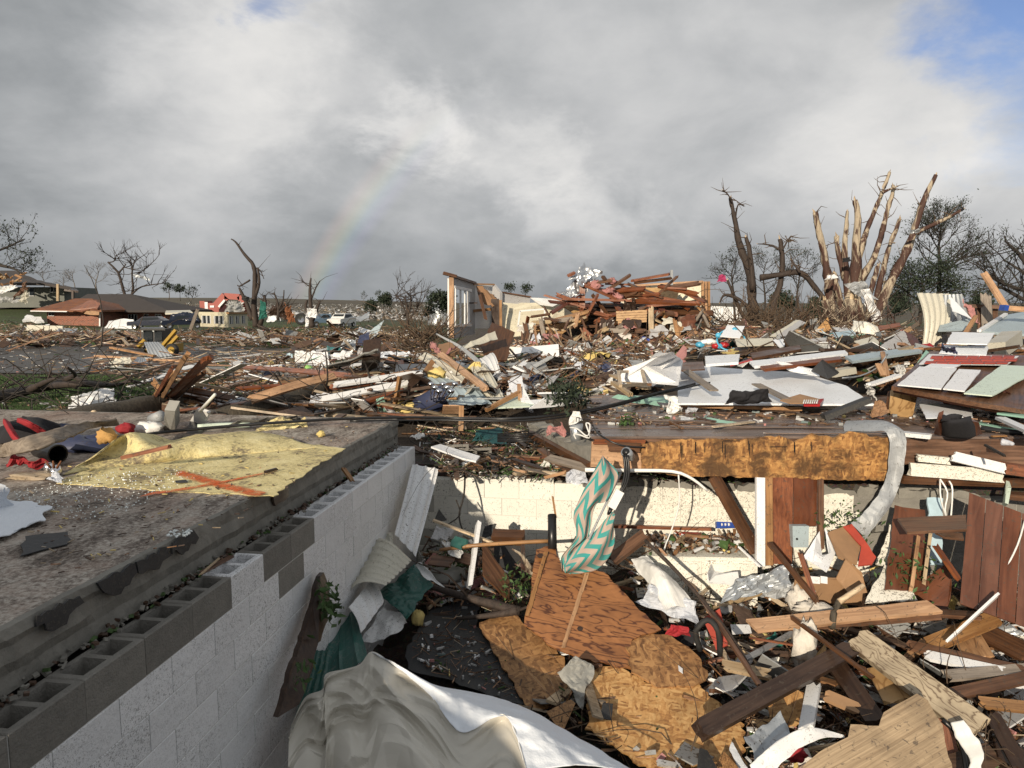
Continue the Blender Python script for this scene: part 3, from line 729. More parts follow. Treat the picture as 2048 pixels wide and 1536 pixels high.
# ------------------------------------------------------------------ hollow block
def block_mesh(name, mat, L=.4005, Hh=.1985, Dp=.195, cores=True):
    me = bpy.data.meshes.new(name); vs_, fs = [], []
    def ring(z, x0, x1, y0, y1): o = len(vs_); vs_.extend([(x0, y0, z), (x1, y0, z), (x1, y1, z), (x0, y1, z)]); return o
    t, b = Hh / 2, -Hh / 2; c = .006
    o = ring(b, -L / 2, L / 2, -Dp / 2, Dp / 2); u = ring(t - c, -L / 2, L / 2, -Dp / 2, Dp / 2); q = ring(t, -L / 2 + c, L / 2 - c, -Dp / 2 + c, Dp / 2 - c)
    for i in range(4):
        fs.append((o + i, o + (i + 1) % 4, u + (i + 1) % 4, u + i)); fs.append((u + i, u + (i + 1) % 4, q + (i + 1) % 4, q + i))
    if not cores: fs.append((q, q + 1, q + 2, q + 3))
    else:
        wl = .034; xs = [-L / 2 + wl, -wl / 2, wl / 2, L / 2 - wl]; y0, y1 = -Dp / 2 + wl, Dp / 2 - wl
        h = [ring(t, xs[0], xs[1], y0, y1), ring(t, xs[2], xs[3], y0, y1)]
        d = [ring(t - .17, xs[0] + .008, xs[1] - .008, y0 + .008, y1 - .008), ring(t - .17, xs[2] + .008, xs[3] - .008, y0 + .008, y1 - .008)]
        A, Bq = h
        fs += [(q, q + 1, Bq + 1, Bq, A + 1, A), (q + 2, q + 3, A + 3, A + 2, Bq + 3, Bq + 2), (q + 3, q, A, A + 3), (q + 1, q + 2, Bq + 2, Bq + 1), (A + 1, Bq, Bq + 3, A + 2)]
        for a, e in zip(h, d):
            for i in range(4): fs.append((a + i, a + (i + 1) % 4, e + (i + 1) % 4, e + i))
            fs.append((e, e + 1, e + 2, e + 3))
    me.from_pydata(vs_, [], fs); me.materials.append(MATS[mat]); me.update(); return me
BM = {(m, c): block_mesh('block', m, cores=c) for m in ('block_raw', 'block_paint', 'wall_white', 'wall_white_speckled') for c in (True, False)}
BANG = math.atan2(A2.y, A2.x)
def put_block(me, p, ang, parent, jit=.0012):
    o = bpy.data.objects.new('block', me); COL.objects.link(o)
    M = Matrix.Translation(V(p) + V((rnd.uniform(-jit, jit), rnd.uniform(-jit, jit), rnd.uniform(-jit, jit) * .4))) @ Matrix.Rotation(ang + rnd.gauss(0, .004), 4, 'Z'); setp(o, M, parent)
wall = thing('block_wall', 'left basement wall of hollow concrete blocks with flaking white paint', 'wall', UV(-4, -.1, -2.9))
for row in range(12):
    z = -.30 - .1 - row * .203
    for k in range(25):
        u = -.2 - k * .406 - (.203 if row % 2 else 0)
        if row > 4 and u < -6.6: continue
        if row > 8 and u < -4.6: continue
        p = UV(u, -.0975, z); px, py = proj(UV(u, 0, z)) if (UV(u, 0, 0).y > .6) else (-500, 2000)
        raw = (row == 0 and px < 470) or (row < 2 and 545 < px < 612)
        put_block(BM['block_raw' if raw else 'block_paint', row == 0], p, BANG, wall)
slab('mortar', [UV(.01, -.0032, -.31), UV(-10, -.0032, -.31), UV(-10, -.0032, -2.8), UV(.01, -.0032, -2.8)], .02, 'mortar_white', parent=wall)
def ledge():            # loose mortar and dirt between slab and blocks
    h = Heap(['concrete', 'heap_dark', 'leaf_green', 'concrete'])
    for i in range(500):
        u = -rnd.uniform(0, 8); h.add(UV(u, -.2 + rnd.gauss(0, .025), -.295 + rnd.random() * .02), rnd.uniform(.008, .04), rnd.uniform(.008, .025), rnd.uniform(.006, .02), rrot(), rnd.choice((0, 0, 0, 0, 1, 1, 1, 1, 2)))
    h.build('mortar_crumbs', 'crumbs of mortar and litter along the block ledge', 'crumbs')
ledge()
# far wall
fw = thing('basement_wall', 'far basement wall of white painted concrete blocks spattered with mud', 'wall', UV(0, 3, -2.9))
FANG = math.atan2(R2.y, R2.x)
for row in range(7):
    z = -.78 - row * .203
    for k in range(24):
        v = .22 + k * .406 + (.203 if row % 2 else 0)
        px = proj(UV(0, v, z))[0]
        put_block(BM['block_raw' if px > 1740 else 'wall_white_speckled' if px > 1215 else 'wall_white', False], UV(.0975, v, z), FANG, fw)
for v in (.62, 1.026, 1.432): put_block(BM['wall_white', False], UV(.0975, v, -.655), FANG, fw)
for o in [c for c in fw.children][-3:]: o.scale.z = .24
slab('mortar', [UV(.006, 0, -.7), UV(.006, 10, -.7), UV(.006, 10, -2.3), UV(.006, 0, -2.3)], .16, 'mortar', parent=fw)
slab('earth_backing', [UV(.13, -.2, -.54), UV(.13, 14, -.54), UV(.13, 14, -2.9), UV(.13, -.2, -2.9)], .3, 'rubble', parent=fw)
for k in range(9):
    v = 2.4 + k * .42; slab('broken_course', [UV(-.01, v, -.69), UV(-.01, v + .40, -.69), UV(.0, v + .39, -.62 + rnd.uniform(-.03, .06)), UV(.0, v + .02, -.61 + rnd.uniform(-.03, .06))], .18, 'concrete', .02, .05, fw)

# ------------------------------------------------------------------ concrete slab with a broken edge
def concrete_slab():
    root = thing('concrete_slab', 'stained concrete floor slab with a crumbling edge above the block wall', 'slab', UV(-4, -2, -.5))
    N = 260; u0, u1 = -12., .12
    prof = [(-.02, 0), (.0, -.012), (.005, -.06), (-.012, -.10), (-.004, -.17), (-.03, -.23), (-.015, -.31)]
    vs_, fs = [], []
    vL = [-6.6 + i * .33 for i in range(20)]
    row0 = []
    for i in range(N + 1):
        u = u0 + (u1 - u0) * i / N; r = []
        for v in vL:
            r.append(len(vs_)); p = UV(u, v - .0); vs_.append(UV(u, v, .006 * mnoise.noise(p * 2.2)))
        for k, (dv, z) in enumerate(prof):
            q = UV(u, 0, z); n = mnoise.noise(V((u * 5, z * 9, 0))) * .022 + mnoise.noise(V((u * 17, z * 30, 3))) * .012
            chip = max(0, mnoise.noise(V((u * 1.7, 8, 0))) - .12) * (.09 if k < 3 else .02)
            r.append(len(vs_)); vs_.append(UV(u, -.235 + dv + n * (1 if k else .5) - chip, z - chip * (.5 if k < 2 else 0)))
        row0.append(r)
    for a, b in zip(row0, row0[1:]):
        for k in range(len(a) - 1): fs.append((a[k], a[k + 1], b[k + 1], b[k]))
    o = obj('slab_body', vs_, fs, ['slab_top', 'concrete'], root, Matrix.Identity(4))
    nf = len(row0[0]) - 1
    o.data.polygons.foreach_set('material_index', [0 if (i % nf) < len(vL) else 1 for i in range(len(fs))])
    slab('slab_base', [UV(.10, -6.6, -.01), UV(.10, -.27, -.01), UV(.10, -.27, -.5), UV(.10, -6.6, -.5)], .1, 'concrete', parent=root)
    for px0, px1 in ((60, 150), (190, 262), (268, 330), (336, 385)):
        a, b = W(px0, 1265 - px0 * .528, -.235), W(px1, 1265 - px1 * .528, -.235); ua, ub = toUV(a.x, a.y)[0], toUV(b.x, b.y)[0]
        slab('tar_patch', [UV(ua, -.21, -.015), UV(ub, -.21, -.02), UV(ub, -.205, -.07 - rnd.random() * .04), UV((ua + ub) / 2, -.205, -.12), UV(ua, -.205, -.06)], .012, 'black_sheet', .02, .03, root)
    a = W(545, 992, -.235); ua = toUV(a.x, a.y)[0]
    slab('tar_patch', [UV(ua - .05, -.212, -.02), UV(ua + .25, -.212, -.02), UV(ua + .22, -.212, -.14), UV(ua, -.212, -.16)], .02, 'dark_wood', .012, .04, root)
concrete_slab()
# ------------------------------------------------------------------ what lies on the slab
ym = thing('yellow_foam_pad', 'torn yellow foam pad glued to the slab with an orange painted cross', 'foam pad', PZ(420, 940))
slab('pad', pp('z', [(112, 966, .007), (300, 980, .007), (548, 992, .007), (618, 942, .007), (690, 897, .007), (610, 886, .007), (560, 872, .007), (400, 868, .007), (300, 890, .007), (200, 925, .007)]), .006, 'yellow_pad', .02, .06, ym)
def flap():
    base = [PZ(125, 950, .01), PZ(200, 935, .01), PZ(300, 925, .01), PZ(400, 915, .01), PZ(520, 905, .01), PZ(650, 893, .01)]
    mid = [PZ(165, 925, .06), PZ(235, 893, .11), PZ(300, 912, .07), PZ(400, 893, .09), PZ(490, 884, .08), PZ(600, 884, .03)]
    crest = [PZ(200, 905, .12), PZ(258, 866, .22), PZ(318, 893, .12), PZ(420, 874, .13), PZ(490, 868, .10), PZ(580, 876, .04)]
    back = [PZ(230, 890, .05), PZ(300, 868, .12), PZ(350, 880, .05), PZ(430, 868, .06), PZ(500, 862, .05), PZ(560, 870, .02)]
    loft('folded_edge', [base, mid, crest, back], 'yellow_pad', 60, 22, .008, .012, 5, ym, True)
flap()
for a, b in (([(355, 944), (400, 957), (432, 966), (480, 979), (524, 989)], 0), ([(552, 940), (500, 952), (432, 966), (370, 977), (290, 989)], 1)):
    m = pp('z', [(x, y, .0145 + b * .003) for x, y in a]); e = [q + V((.02, .08, .0)) for q in m]; f = [q - V((.02, .08, .0)) for q in m]
    loft('painted_stroke', [e, m, f], 'orange_spray', 40, 4, .0008, parent=ym)
S('rubber_sheet', 'small black rubber sheet lying on the shaded slab', 'black_sheet', 'z', [(50, 1072, .02), (135, 1064, .016), (136, 1088, .012), (85, 1098, .014), (42, 1112, .018)], .006, .012)
X('torn_paper', 'torn white board facing peeling off the slab at the left edge', 'vinyl_back', 'z', [(-60, 1100, .03), (90, 1040, .03), (80, 1003, .05), (-60, 990, .08)], .02, s=5, edge=.06, th=.006)
X('paper_scrap', 'bright white torn corner standing behind the peeled board facing', 'vinyl_back', 'z', [(-30, 1018, .06), (20, 1008, .06), (12, 978, .2), (-30, 970, .2)], .01, s=5, edge=.04, th=.008)
def glasschips():
    h = Heap(['glass_chip']); zn = zone([(20, 985), (140, 955), (330, 930), (420, 945), (330, 990), (210, 1040), (60, 1030)], 'z', lambda: .014)
    for i in range(420): h.add(zn(), rnd.uniform(.004, .010), rnd.uniform(.004, .008), .005, rrot(.6), 0)
    zn = zone([(340, 1060), (385, 1058), (380, 1072), (330, 1075)], 'z', lambda: .012)
    for i in range(60): h.add(zn(), .01, .008, .006, rrot(.6), 0)
    h.build('glass_crumbs', 'glittering crumbs of safety glass on the slab', 'broken glass')
    h = Heap(['heap_dark', 'heap_wood', 'yellow_foam', 'heap_pale']); zn = zone([(130, 900), (700, 850), (790, 850), (560, 985), (420, 1080), (100, 1150), (0, 1000)], 'z', lambda: .014)
    for i in range(300): h.add(zn(), rnd.uniform(.01, .05), rnd.uniform(.003, .012), .005, rrot(.15), rnd.choice((0, 0, 0, 1, 2, 3)))
    h.build('slab_litter', 'splinters and foam crumbs littering the slab', 'litter')
glasschips()
S('roof_shingle', 'little dark shingle scrap on the yellow pad left of the cross', 'black_sheet', 'z', [(350, 961, .025), (372, 959, .022), (376, 964, .02), (352, 965, .02)], .005)
D('stick', 'short charred stick at the upper tip of the orange cross', 'dark_wood', 'z', (530, 944, .03), (555, 937, .03), .02, .02)
O('foam_scrap', 'tiny tan foam scrap on the bare end of the slab', 'yellow_foam', 'z', (642, 868, .03), .04, .035, .035)
D('red_stick', 'red wooden slat half buried in the folded yellow pad', 'red_wood', 'z', (245, 915, .14), (340, 893, .24), .05, .03)
D('wood_wedge', 'small orange wooden wedge stuck between slab and block wall', 'pine', 'w', (686, 936, -.2), (706, 964, -.09), .045, .02)
D('stick', 'split brown stick lying on the block ledge under the slab edge', 'brown_wood', 'w', (402, 1146, -.12), (465, 1112, -.16), .03, .015)
D('stick', 'pale thin splinter beside the brown stick on the block ledge', 'pale_pine', 'w', (400, 1150, -.1), (440, 1115, -.14), .012, .008)
# soaked camping bags and pipe on the left
bagr = thing('camping_bag', 'black and red padded bag slumped beside the fallen log', 'bag', PZ(60, 890))
blob('body', PZ(58, 868, .1), .27, .2, .16, 'cloth_black', .35, parent=bagr, n=20, smooth=True)
for ps in ([(12, 840, .26), (22, 858, .22), (32, 873, .17), (48, 886, .12)], [(40, 838, .3), (60, 847, .28), (80, 858, .22), (92, 868, .16)]):
    m_ = pp('z', ps); loft('red_trim', [[q + V((-.035, 0, -.03)) for q in m_], [q + V((0, -.03, .02)) for q in m_], [q + V((.04, .0, -.02)) for q in m_]], 'red_cloth', 16, 6, .01, .01, 6, bagr)
blob('flap', PZ(105, 862, .06), .22, .14, .08, 'navy', .4, parent=bagr, n=16)
X('red_cloth', 'crumpled red cloth under the black pipe at the left', 'red_cloth', 'z', [(10, 935, .03), (90, 935, .03), (85, 918, .1), (15, 915, .14)], .06, s=6)
O('red_bag', 'red and navy bag end poking out behind the yellow pad', 'red_cloth', 'z', (252, 857, .08), .09, .07, .06)
O('navy_cloth', 'dark navy cloth heap behind the grey bark strip', 'navy', 'z', (170, 890, .04), .32, .2, .09, .5)
loft('bark_strip', [pp('z', [(-40, 925, .06), (40, 905, .2), (110, 884, .26), (180, 858, .26), (236, 846, .22)]), pp('z', [(-30, 898, .2), (30, 878, .3), (90, 862, .33), (160, 846, .33), (232, 836, .3)])], 'grey_wood', 30, 6, .02, .03, 6)
tag(bpy.data.objects['bark_strip'], 'long grey strip of bark lying across the bags', 'bark')
def bucket():
    r = thing('pipe_stub', 'short black corrugated pipe with its open mouth facing the slab', 'pipe', PZ(130, 920))
    a, b = PZ(112, 905, .2), PZ(90, 898, .25); d = (a - PZ(60, 890, .3)).normalized()
    p0, p1 = PZ(116, 908, .09), PZ(80, 897, .10); n = 20; vs_, fs = [], []
    ax = (p1 - p0).normalized(); x = ax.cross(V((0, 0, 1))).normalized(); y = ax.cross(x)
    rings = [(p1, .078), (p0, .082), (p0, .07), (p1, .066)]
    for c, rr in rings:
        for k in range(n): t = 2 * math.pi * k / n; vs_.append(c + (x * math.cos(t) + y * math.sin(t)) * rr)
    for j in range(3):
        for k in range(n): fs.append((j * n + k, j * n + (k + 1) % n, (j + 1) * n + (k + 1) % n, (j + 1) * n + k))
    fs.append(tuple(3 * n + k for k in range(n)))
    obj('pipe_wall', vs_, fs, 'black_plastic', r)
bucket()
tp = thing('light_fitting', 'broken silver lamp fitting in front of the black pipe', 'lamp', PZ(110, 945))
blob('bulb', PZ(112, 942, .05), .04, .05, .05, 'chrome', .1, parent=tp, smooth=True); blob('bulb', PZ(98, 937, .05), .04, .04, .05, 'chrome', .1, parent=tp, smooth=True)
for i in range(3): tube('rod', [PZ(102 + i * 6, 936, .1), PZ(90 + i * 16, 922, .16)], .010, .006, 'rusty', 6, 1, tp)
X('plastic_wrap', 'clear plastic wrap bunched below the silver lamp fitting', 'clear_plastic', 'z', [(95, 962, .015), (122, 964, .015), (120, 945, .07), (100, 945, .07)], .04, s=9)
O('foam_chunk', 'orange yellow foam chunk on top of the folded pad', 'orange_foam', 'z', (212, 872, .16), .09, .07, .075)
O('hay_clump', 'clump of dry hay at the left edge of the slab', 'heap_pale', 'z', (70, 953, .01), .18, .09, .03, .6)
O('white_cushion', 'white and pink crumpled cushion behind the slab', 'white_plastic', 'z', (300, 856, .05), .14, .09, .07, .4)
S('stone_block', 'upright grey stone piece behind the folded pad', 'stone_grey', 'z', [(326, 862, .0), (352, 862, .0), (350, 822, .28), (330, 820, .28)], .12, .006)
cn = thing('metal_cup', 'small tin cup lying behind the grey stone piece', 'cup', PZ(312, 840, .1))
tube('cup_body', [PZ(303, 838, .1), PZ(322, 832, .16)], .05, .06, 'silver_metal', 12, 1, cn)
dp = thing('dustpan', 'white dustpan with a long handle sticking up behind the slab', 'dustpan', PZ(395, 850))
tube('handle', pp('z', [(400, 822, .25), (430, 789, .48)]), .018, .016, 'white_plastic', 8, 1, dp)
slab('pan', pp('z', [(380, 842, .05), (408, 848, .05), (418, 826, .22), (394, 818, .24)]), .03, 'white_plastic', parent=dp)
slab('pan_bottom', pp('z', [(372, 868, .0), (404, 868, .0), (408, 849, .05), (380, 842, .05)]), .03, 'black_plastic', parent=dp)
K('hose', 'pale green hose lying flat behind the yellow pad', 'pale_mint', 'z', [(395, 854, .04), (440, 851, .04), (500, 850, .04)], .03)
X('roofing_felt', 'curled grey felt sheet at the back edge of the slab', 'concrete', 'z', [(440, 858, .01), (620, 842, .01), (590, 833, .1), (470, 842, .1)], .03, s=4)
X('foam_fold', 'second crumpled yellow foam fold near the back of the slab', 'yellow_pad', 'z', [(510, 862, .01), (620, 852, .01), (612, 838, .08), (530, 842, .08)], .04, s=6)
K('power_cable', 'thick black power cable crossing the whole slab', 'black_plastic', 'z', [(270, 872, .06), (330, 864, .05), (450, 853, .07), (560, 845, .09), (680, 838, .08), (800, 835, .06), (900, 836, .02), (1010, 838, .04), (1100, 832, .06), (1200, 815, .12), (1300, 790, .2), (1390, 768, .3)], .016, n=8, sub=6)
K('power_cable', 'thinner black cable running beside the thick one over the deck', 'black_plastic', 'z', [(700, 842, .05), (860, 840, .03), (1020, 842, .03), (1120, 835, .05), (1230, 812, .1), (1330, 785, .2), (1420, 765, .3)], .012, n=6, sub=6)
# felled trunks behind the slab
lg = thing('log', 'long dark tree trunk lying left behind the bags', 'log', G(200, 840))
tube('trunk', [G(70, 866, .2), G(150, 845, .3), G(230, 829, .32), (G(300, 815, .32)), G(370, 801, .3)], .23, .17, 'bark_log', 14, 5, lg, .25)
tube('knot', [G(185, 830, .48), G(188, 826, .56)], .05, .04, 'pale_pine', 8, 1, lg)
lg = thing('log', 'broken tree trunk with a splintered pale end behind the slab', 'log', G(520, 820))
tube('trunk', [G(395, 850, .15), G(470, 835, .22), G(540, 815, .25), G(600, 798, .25), G(632, 785, .27)], .20, .2, 'bark_log', 14, 5, lg, .3)
tube('broken_end', [G(628, 786, .27), G(665, 772, .3), G(700, 762, .33)], .19, .07, 'bark_stripped', 10, 3, lg, .5)
for i in range(7): tube('splinter', [G(690, 765, .33), G(712 + i * 4, 757 + rnd.uniform(-8, 8), .4)], .03, .004, 'pale_pine', 5, 1, lg)
tube('root_stub', [G(425, 832, .3), G(400, 822, .42)], .09, .05, 'bark_stripped', 8, 1, lg)
def limb(name, label, mat, mode, pts, r0, r1, subs, tw=0):
    r = thing(name, label, 'branch', MODE[mode](*pts[0]))
    main = pp(mode, pts); tube('stem', main, r0, r1, mat, 9, 4, r, .3)
    for s in subs: tube('offshoot', pp(mode, s), r1 * 1.3, r1 * .35, mat, 6, 3, r)
    if tw: twigs(r, main, tw, mat, r1 * .35)
    return r
def twigs(parent, path, n, mat, r, L=(.3, .9), name='twigs'):
    vs_, fs = [], []
    for i in range(n):
        p = crv(path, rnd.uniform(.25, 1)); d = V((rnd.gauss(0, 1), rnd.gauss(0, .7), rnd.gauss(.5, .7))).normalized(); l = rnd.uniform(*L)
        pts = [p, p + d * l * .5 + V((rnd.gauss(0, .05), 0, rnd.gauss(0, .05))), p + d * l + V((rnd.gauss(0, .1), 0, rnd.gauss(0, .1)))]
        a, b = tube_data(pts, [r, r * .6, r * .25], 4); o = len(vs_); vs_ += a; fs += [tuple(x + o for x in q) for q in b]
    if vs_: obj(name, vs_, fs, mat, parent)['kind'] = 'stuff'
limb('fallen_branch', 'big forked branch lying on the lawn at the left', 'bark_dark', 'g', [(-20, 797, .15), (50, 782, .2), (100, 772, .25), (130, 760, .3), (142, 753, .35)], .12, .06,
     [[(142, 753, .35), (180, 765, .3), (215, 768, .3)], [(100, 772, .25), (160, 768, .4), (230, 770, .25), (265, 762, .35), (290, 768, .2)], [(130, 760, .35), (150, 750, .5), (135, 735, .8)], [(60, 780, .3), (90, 765, .5), (110, 757, .7)]], 14)
limb('fallen_branch', 'thin dark branch standing up in front of the clear plastic sheet', 'twig_dark', 'g', [(690, 830, .05), (720, 800, .25), (745, 775, .4), (775, 752, .5)], .04, .02, [[(745, 775, .4), (735, 740, .7), (728, 722, .9)], [(720, 800, .25), (700, 780, .4)]], 8)
for i, (q, lab) in enumerate((([(575, 790, .3), (560, 765, .5), (548, 745, .7)], 'bare twig sticking up left of the broken trunk'), ([(648, 788, .3), (655, 760, .6), (653, 720, .95), (650, 700, 1.1)], 'tall bare twig sticking up beside the lime green ball'), ([(470, 770, .2), (466, 745, .5), (464, 720, .7)], 'bare twig rising left of the long red rafter'))):
    K('twig', lab, 'twig_dark', 'g', q, .02, .008)
# lawn blades
def lawn():
    vs_, fs = [], []
    for poly, n in (([(-40, 752), (60, 752), (300, 752), (320, 800), (240, 815), (0, 832)], 34000), ([(380, 745), (470, 762), (480, 778), (380, 770)], 5000), ([(0, 640), (60, 655), (0, 650)], 200), ([(500, 640), (640, 640), (700, 655), (620, 675), (520, 672), (400, 660)], 9000), ([(870, 880), (1060, 872), (1080, 925), (900, 925)], 4000), ([(230, 820), (330, 830), (250, 850)], 2500)):
        zn = zone(poly, 'g', lambda: 0.)
        for i in range(n):
            p = zn(); far = min(4, max(1, p.y / 14)); h = rnd.uniform(.03, .09) * far ** .5; a = rnd.uniform(0, 6.28); w_ = .005 * far
            d = V((math.cos(a) * w_, math.sin(a) * w_, 0)); t = V((rnd.gauss(0, .025), rnd.gauss(0, .025), h)); o = len(vs_)
            vs_ += [p - d, p + d, p + t]; fs.append((o, o + 1, o + 2))
    tag(obj('grass', vs_, fs, 'leaf_green'), 'wet green lawn grass showing between the debris', 'grass', kind='stuff')
lawn()
# ================================================================== THE DECK OVER THE BASEMENT
dk = thing('wooden_floor_deck', 'wet brown wooden floor deck jutting over the open basement', 'deck', V((4, 8.8, -.3)))
y = 7.2; i = 0
while y < 10.5:
    wd = rnd.choice((.14, .14, .19, .24)); x0 = .82 + (y - 7.2) * .09 + rnd.uniform(-.04, .06); dz = rnd.uniform(-.006, .006)
    cuts = [x0 + (rnd.uniform(.0, .25) if rnd.random() < .3 else 0)] + sorted(rnd.uniform(1.5, 6.5) for _ in range(rnd.choice((1, 1, 2)))) + [8.2]
    for a, b in zip(cuts, cuts[1:]):
        if b - a < .3: continue
        beam('plank', V((a + .004, y + wd / 2, -.012 + dz + rnd.uniform(0, .004))), V((b - .004, y + wd / 2 + rnd.uniform(-.006, .006), -.012 + dz + rnd.uniform(0, .006))), wd - .006, .024, 'deck_wood', jag=.012, parent=dk)
    y += wd
for k in range(3): beam('lifted_strip', PZ(1150 + k * 190, 838 + k * 14, .02), PZ(1420 + k * 250, 843 + k * 12, .02), .05, .012, 'deck_wood', jag=.04, parent=dk)
beam('rim_board', P(1182, 908, 7.17), P(1300, 913, 7.17), .26, .045, 'pine', math.pi / 2, .0, dk)
beam('rim_board', P(1186, 883, 7.13), P(1290, 884, 7.13), .05, .04, 'red_wood', math.pi / 2, .02, dk)
beam('rim_board', P(1215, 893, 7.12), P(1282, 895, 7.12), .10, .03, 'brown_wood', math.pi / 2, .02, dk)
beam('joist', V((.85, 7.26, -.16)), V((8.2, 7.26, -.16)), .27, .05, 'brown_wood', math.pi / 2, .0, dk)
for k in range(9): beam('joist', V((1.2 + k * .8, 7.3, -.15)), V((1.2 + k * .8, 10.4, -.15)), .05, .22, 'dark_wood', 0, 0, dk)
ro = thing('osb_rim_board', 'charred orange strand board along the front edge of the deck', 'board', P(1500, 920, 7.1))
slab('board_face', pp('y', [(1284, 887, 7.10), (1330, 880, 7.10), (1400, 878, 7.10), (1470, 879, 7.10), (1560, 872, 7.10), (1590, 882, 7.10), (1625, 866, 7.10), (1665, 876, 7.10), (1700, 864, 7.10), (1725, 862, 7.10), (1740, 872, 7.10), (1780, 872, 7.10), (1778, 962, 7.10), (1600, 958, 7.10), (1400, 953, 7.10), (1280, 945, 7.10)]), .03, 'osb_burnt', .012, .04, ro)
for k in range(16):
    x = rnd.choice((1364, 1388, 1412, 1448, 1470, 1500, 1540, 1588, 1620)) + rnd.uniform(-4, 4); y0 = rnd.uniform(882, 892)
    slab('printed_mark', pp('y', [(x, y0, 7.095), (x + 1.6, y0, 7.095), (x + 1.6, y0 + rnd.uniform(12, 34), 7.095), (x, y0 + 22, 7.095)]), .002, 'black_plastic', parent=ro)
for x, y0 in ((1446, 881), (1540, 893)):
    slab('printed_mark', pp('y', [(x, y0, 7.095), (x + 34, y0, 7.095), (x + 34, y0 + 1.6, 7.095), (x, y0 + 1.6, 7.095)]), .002, 'black_plastic', parent=ro)
st = thing('masonry_stub', 'broken mossy concrete ledge leading up to the deck corner', 'masonry', P(1120, 920, 7.6))
loft('stub_face', [pp('y', [(1055, 846, 9.6), (1095, 862, 8.6), (1130, 884, 7.9), (1182, 892, 7.25)]), pp('y', [(1062, 872, 9.5), (1100, 892, 8.5), (1140, 915, 7.85), (1182, 935, 7.25)])], 'concrete', 30, 8, .2, .03, 5, st, False)
beam('cap_board', P(1060, 868, 9.2), P(1180, 935, 7.2), .05, .1, 'brown_wood', .3, .03, st)
D('board', 'red brown board sloping under the mossy ledge', 'brown_wood', 'y', (1080, 898, 8.0), (1150, 950, 7.4), .09, .03)
D('board', 'grey weathered board under the mossy ledge', 'grey_wood', 'y', (1095, 915, 7.7), (1180, 938, 7.2), .10, .03, .4)
D('board', 'short splintered board beside the crumpled plastic wrap', 'pine', 'y', (1088, 955, 7.5), (1132, 944, 7.4), .08, .03)
X('plastic_wrap', 'crumpled clear plastic wrap under the deck corner', 'clear_plastic', 'y', [(1130, 968, 7.35), (1180, 966, 7.3), (1172, 940, 7.3), (1135, 945, 7.35)], .06, s=8)
# floor joist end, flashing, trims hung on the deck
fl = thing('metal_flashing', 'bent silver gutter metal hanging over the deck edge', 'flashing', P(1790, 900, 7.0))
loft('strip', [pp('y', [(1690, 862, 7.5), (1745, 862, 7.2), (1776, 868, 7.04), (1778, 920, 7.0), (1770, 962, 6.98), (1748, 1000, 6.9), (1722, 1030, 6.85), (1702, 1046, 6.8)]), pp('y', [(1688, 850, 7.7), (1760, 846, 7.3), (1792, 864, 7.03), (1794, 918, 7.01), (1786, 965, 6.99), (1768, 1010, 6.85), (1742, 1045, 6.8), (1722, 1070, 6.8)]), pp('y', [(1692, 842, 7.9), (1770, 842, 7.4), (1810, 872, 7.04), (1809, 925, 6.97), (1799, 970, 6.95), (1782, 1012, 6.9), (1752, 1050, 6.8), (1732, 1078, 6.8)])], 'silver_metal', 44, 10, .003, .012, 6, fl, False)
K('trim_strip', 'white slotted vinyl trim bending down in front of the far wall', 'white_plastic', 'y', [(1170, 940, 7.0), (1260, 941, 7.0), (1345, 943, 6.95), (1385, 958, 6.9), (1415, 982, 6.9)], .022, .012)
wb = thing('painted_beam', 'white painted beam end on the right rim of the deck', 'beam', P(1910, 940, 7.0))
beam('lower_half', P(1818, 938, 7.05), P(2006, 952, 6.95), .13, .06, 'speck_white', math.pi / 2 - .1, .02, wb); beam('upper_piece', P(1832, 915, 7.1), P(1902, 922, 7.05), .07, .05, 'speck_white', math.pi / 2, .02, wb)
D('painted_board', 'white board lying loose on the white beam end', 'white_paint', 'y', (1903, 912, 6.95), (2010, 938, 6.85), .10, .04, math.pi / 2 - .3)
D('beam', 'red brown beam under the white one at the right edge', 'brown_wood', 'y', (1800, 958, 7.1), (2100, 968, 7.0), .08, .08)
D('timber', 'orange red round timber at the right frame edge below the deck', 'red_wood', 'y', (2005, 935, 6.9), (2110, 950, 6.8), .14, .1)
# supports under the deck
sp = thing('stud_wall', 'red and white board partition standing under the deck', 'partition', P(1570, 1120, 7.0))
beam('white_post', P(1520, 955, 7.0), P(1520, 1132, 6.8), .085, .05, 'white_paint', 0, 0, sp, V((0, 1, 0)))
beam('pine_post', P(1536, 955, 7.05), P(1537, 1130, 6.85), .075, .05, 'pine', 0, 0, sp, V((0, 1, 0)))
slab('red_board', pp('y', [(1545, 955, 7.1), (1586, 955, 7.1), (1584, 1128, 6.9), (1546, 1128, 6.9)]), .03, 'red_wood', parent=sp, grain=(0, 0, 1))
slab('red_board', pp('y', [(1587, 955, 7.12), (1634, 955, 7.12), (1633, 1052, 7.02), (1587, 1052, 7.02)]), .03, 'brown_panel', parent=sp, grain=(0, 0, 1))
beam('stud', P(1641, 957, 7.05), P(1642, 1100, 6.9), .05, .04, 'brown_wood', 0, .02, sp, V((0, 1, 0)))
bx = thing('breaker_box', 'grey metal breaker box fixed between the red boards', 'electrical box', P(1600, 1080, 6.95))
slab('cover', pp('y', [(1585, 1052, 6.9), (1618, 1052, 6.9), (1617, 1095, 6.88), (1586, 1095, 6.88)]), .09, 'blue_grey', parent=bx)
tube('keyhole', [P(1594, 1078, 6.88), P(1594, 1078, 6.87)], .012, .012, 'black_plastic', 8, 1, bx)
D('brace', 'dark diagonal brace running from the deck down to the white cabinet', 'brown_wood', 'y', (1425, 948, 7.15), (1512, 1104, 6.9), .13, .06, .3)
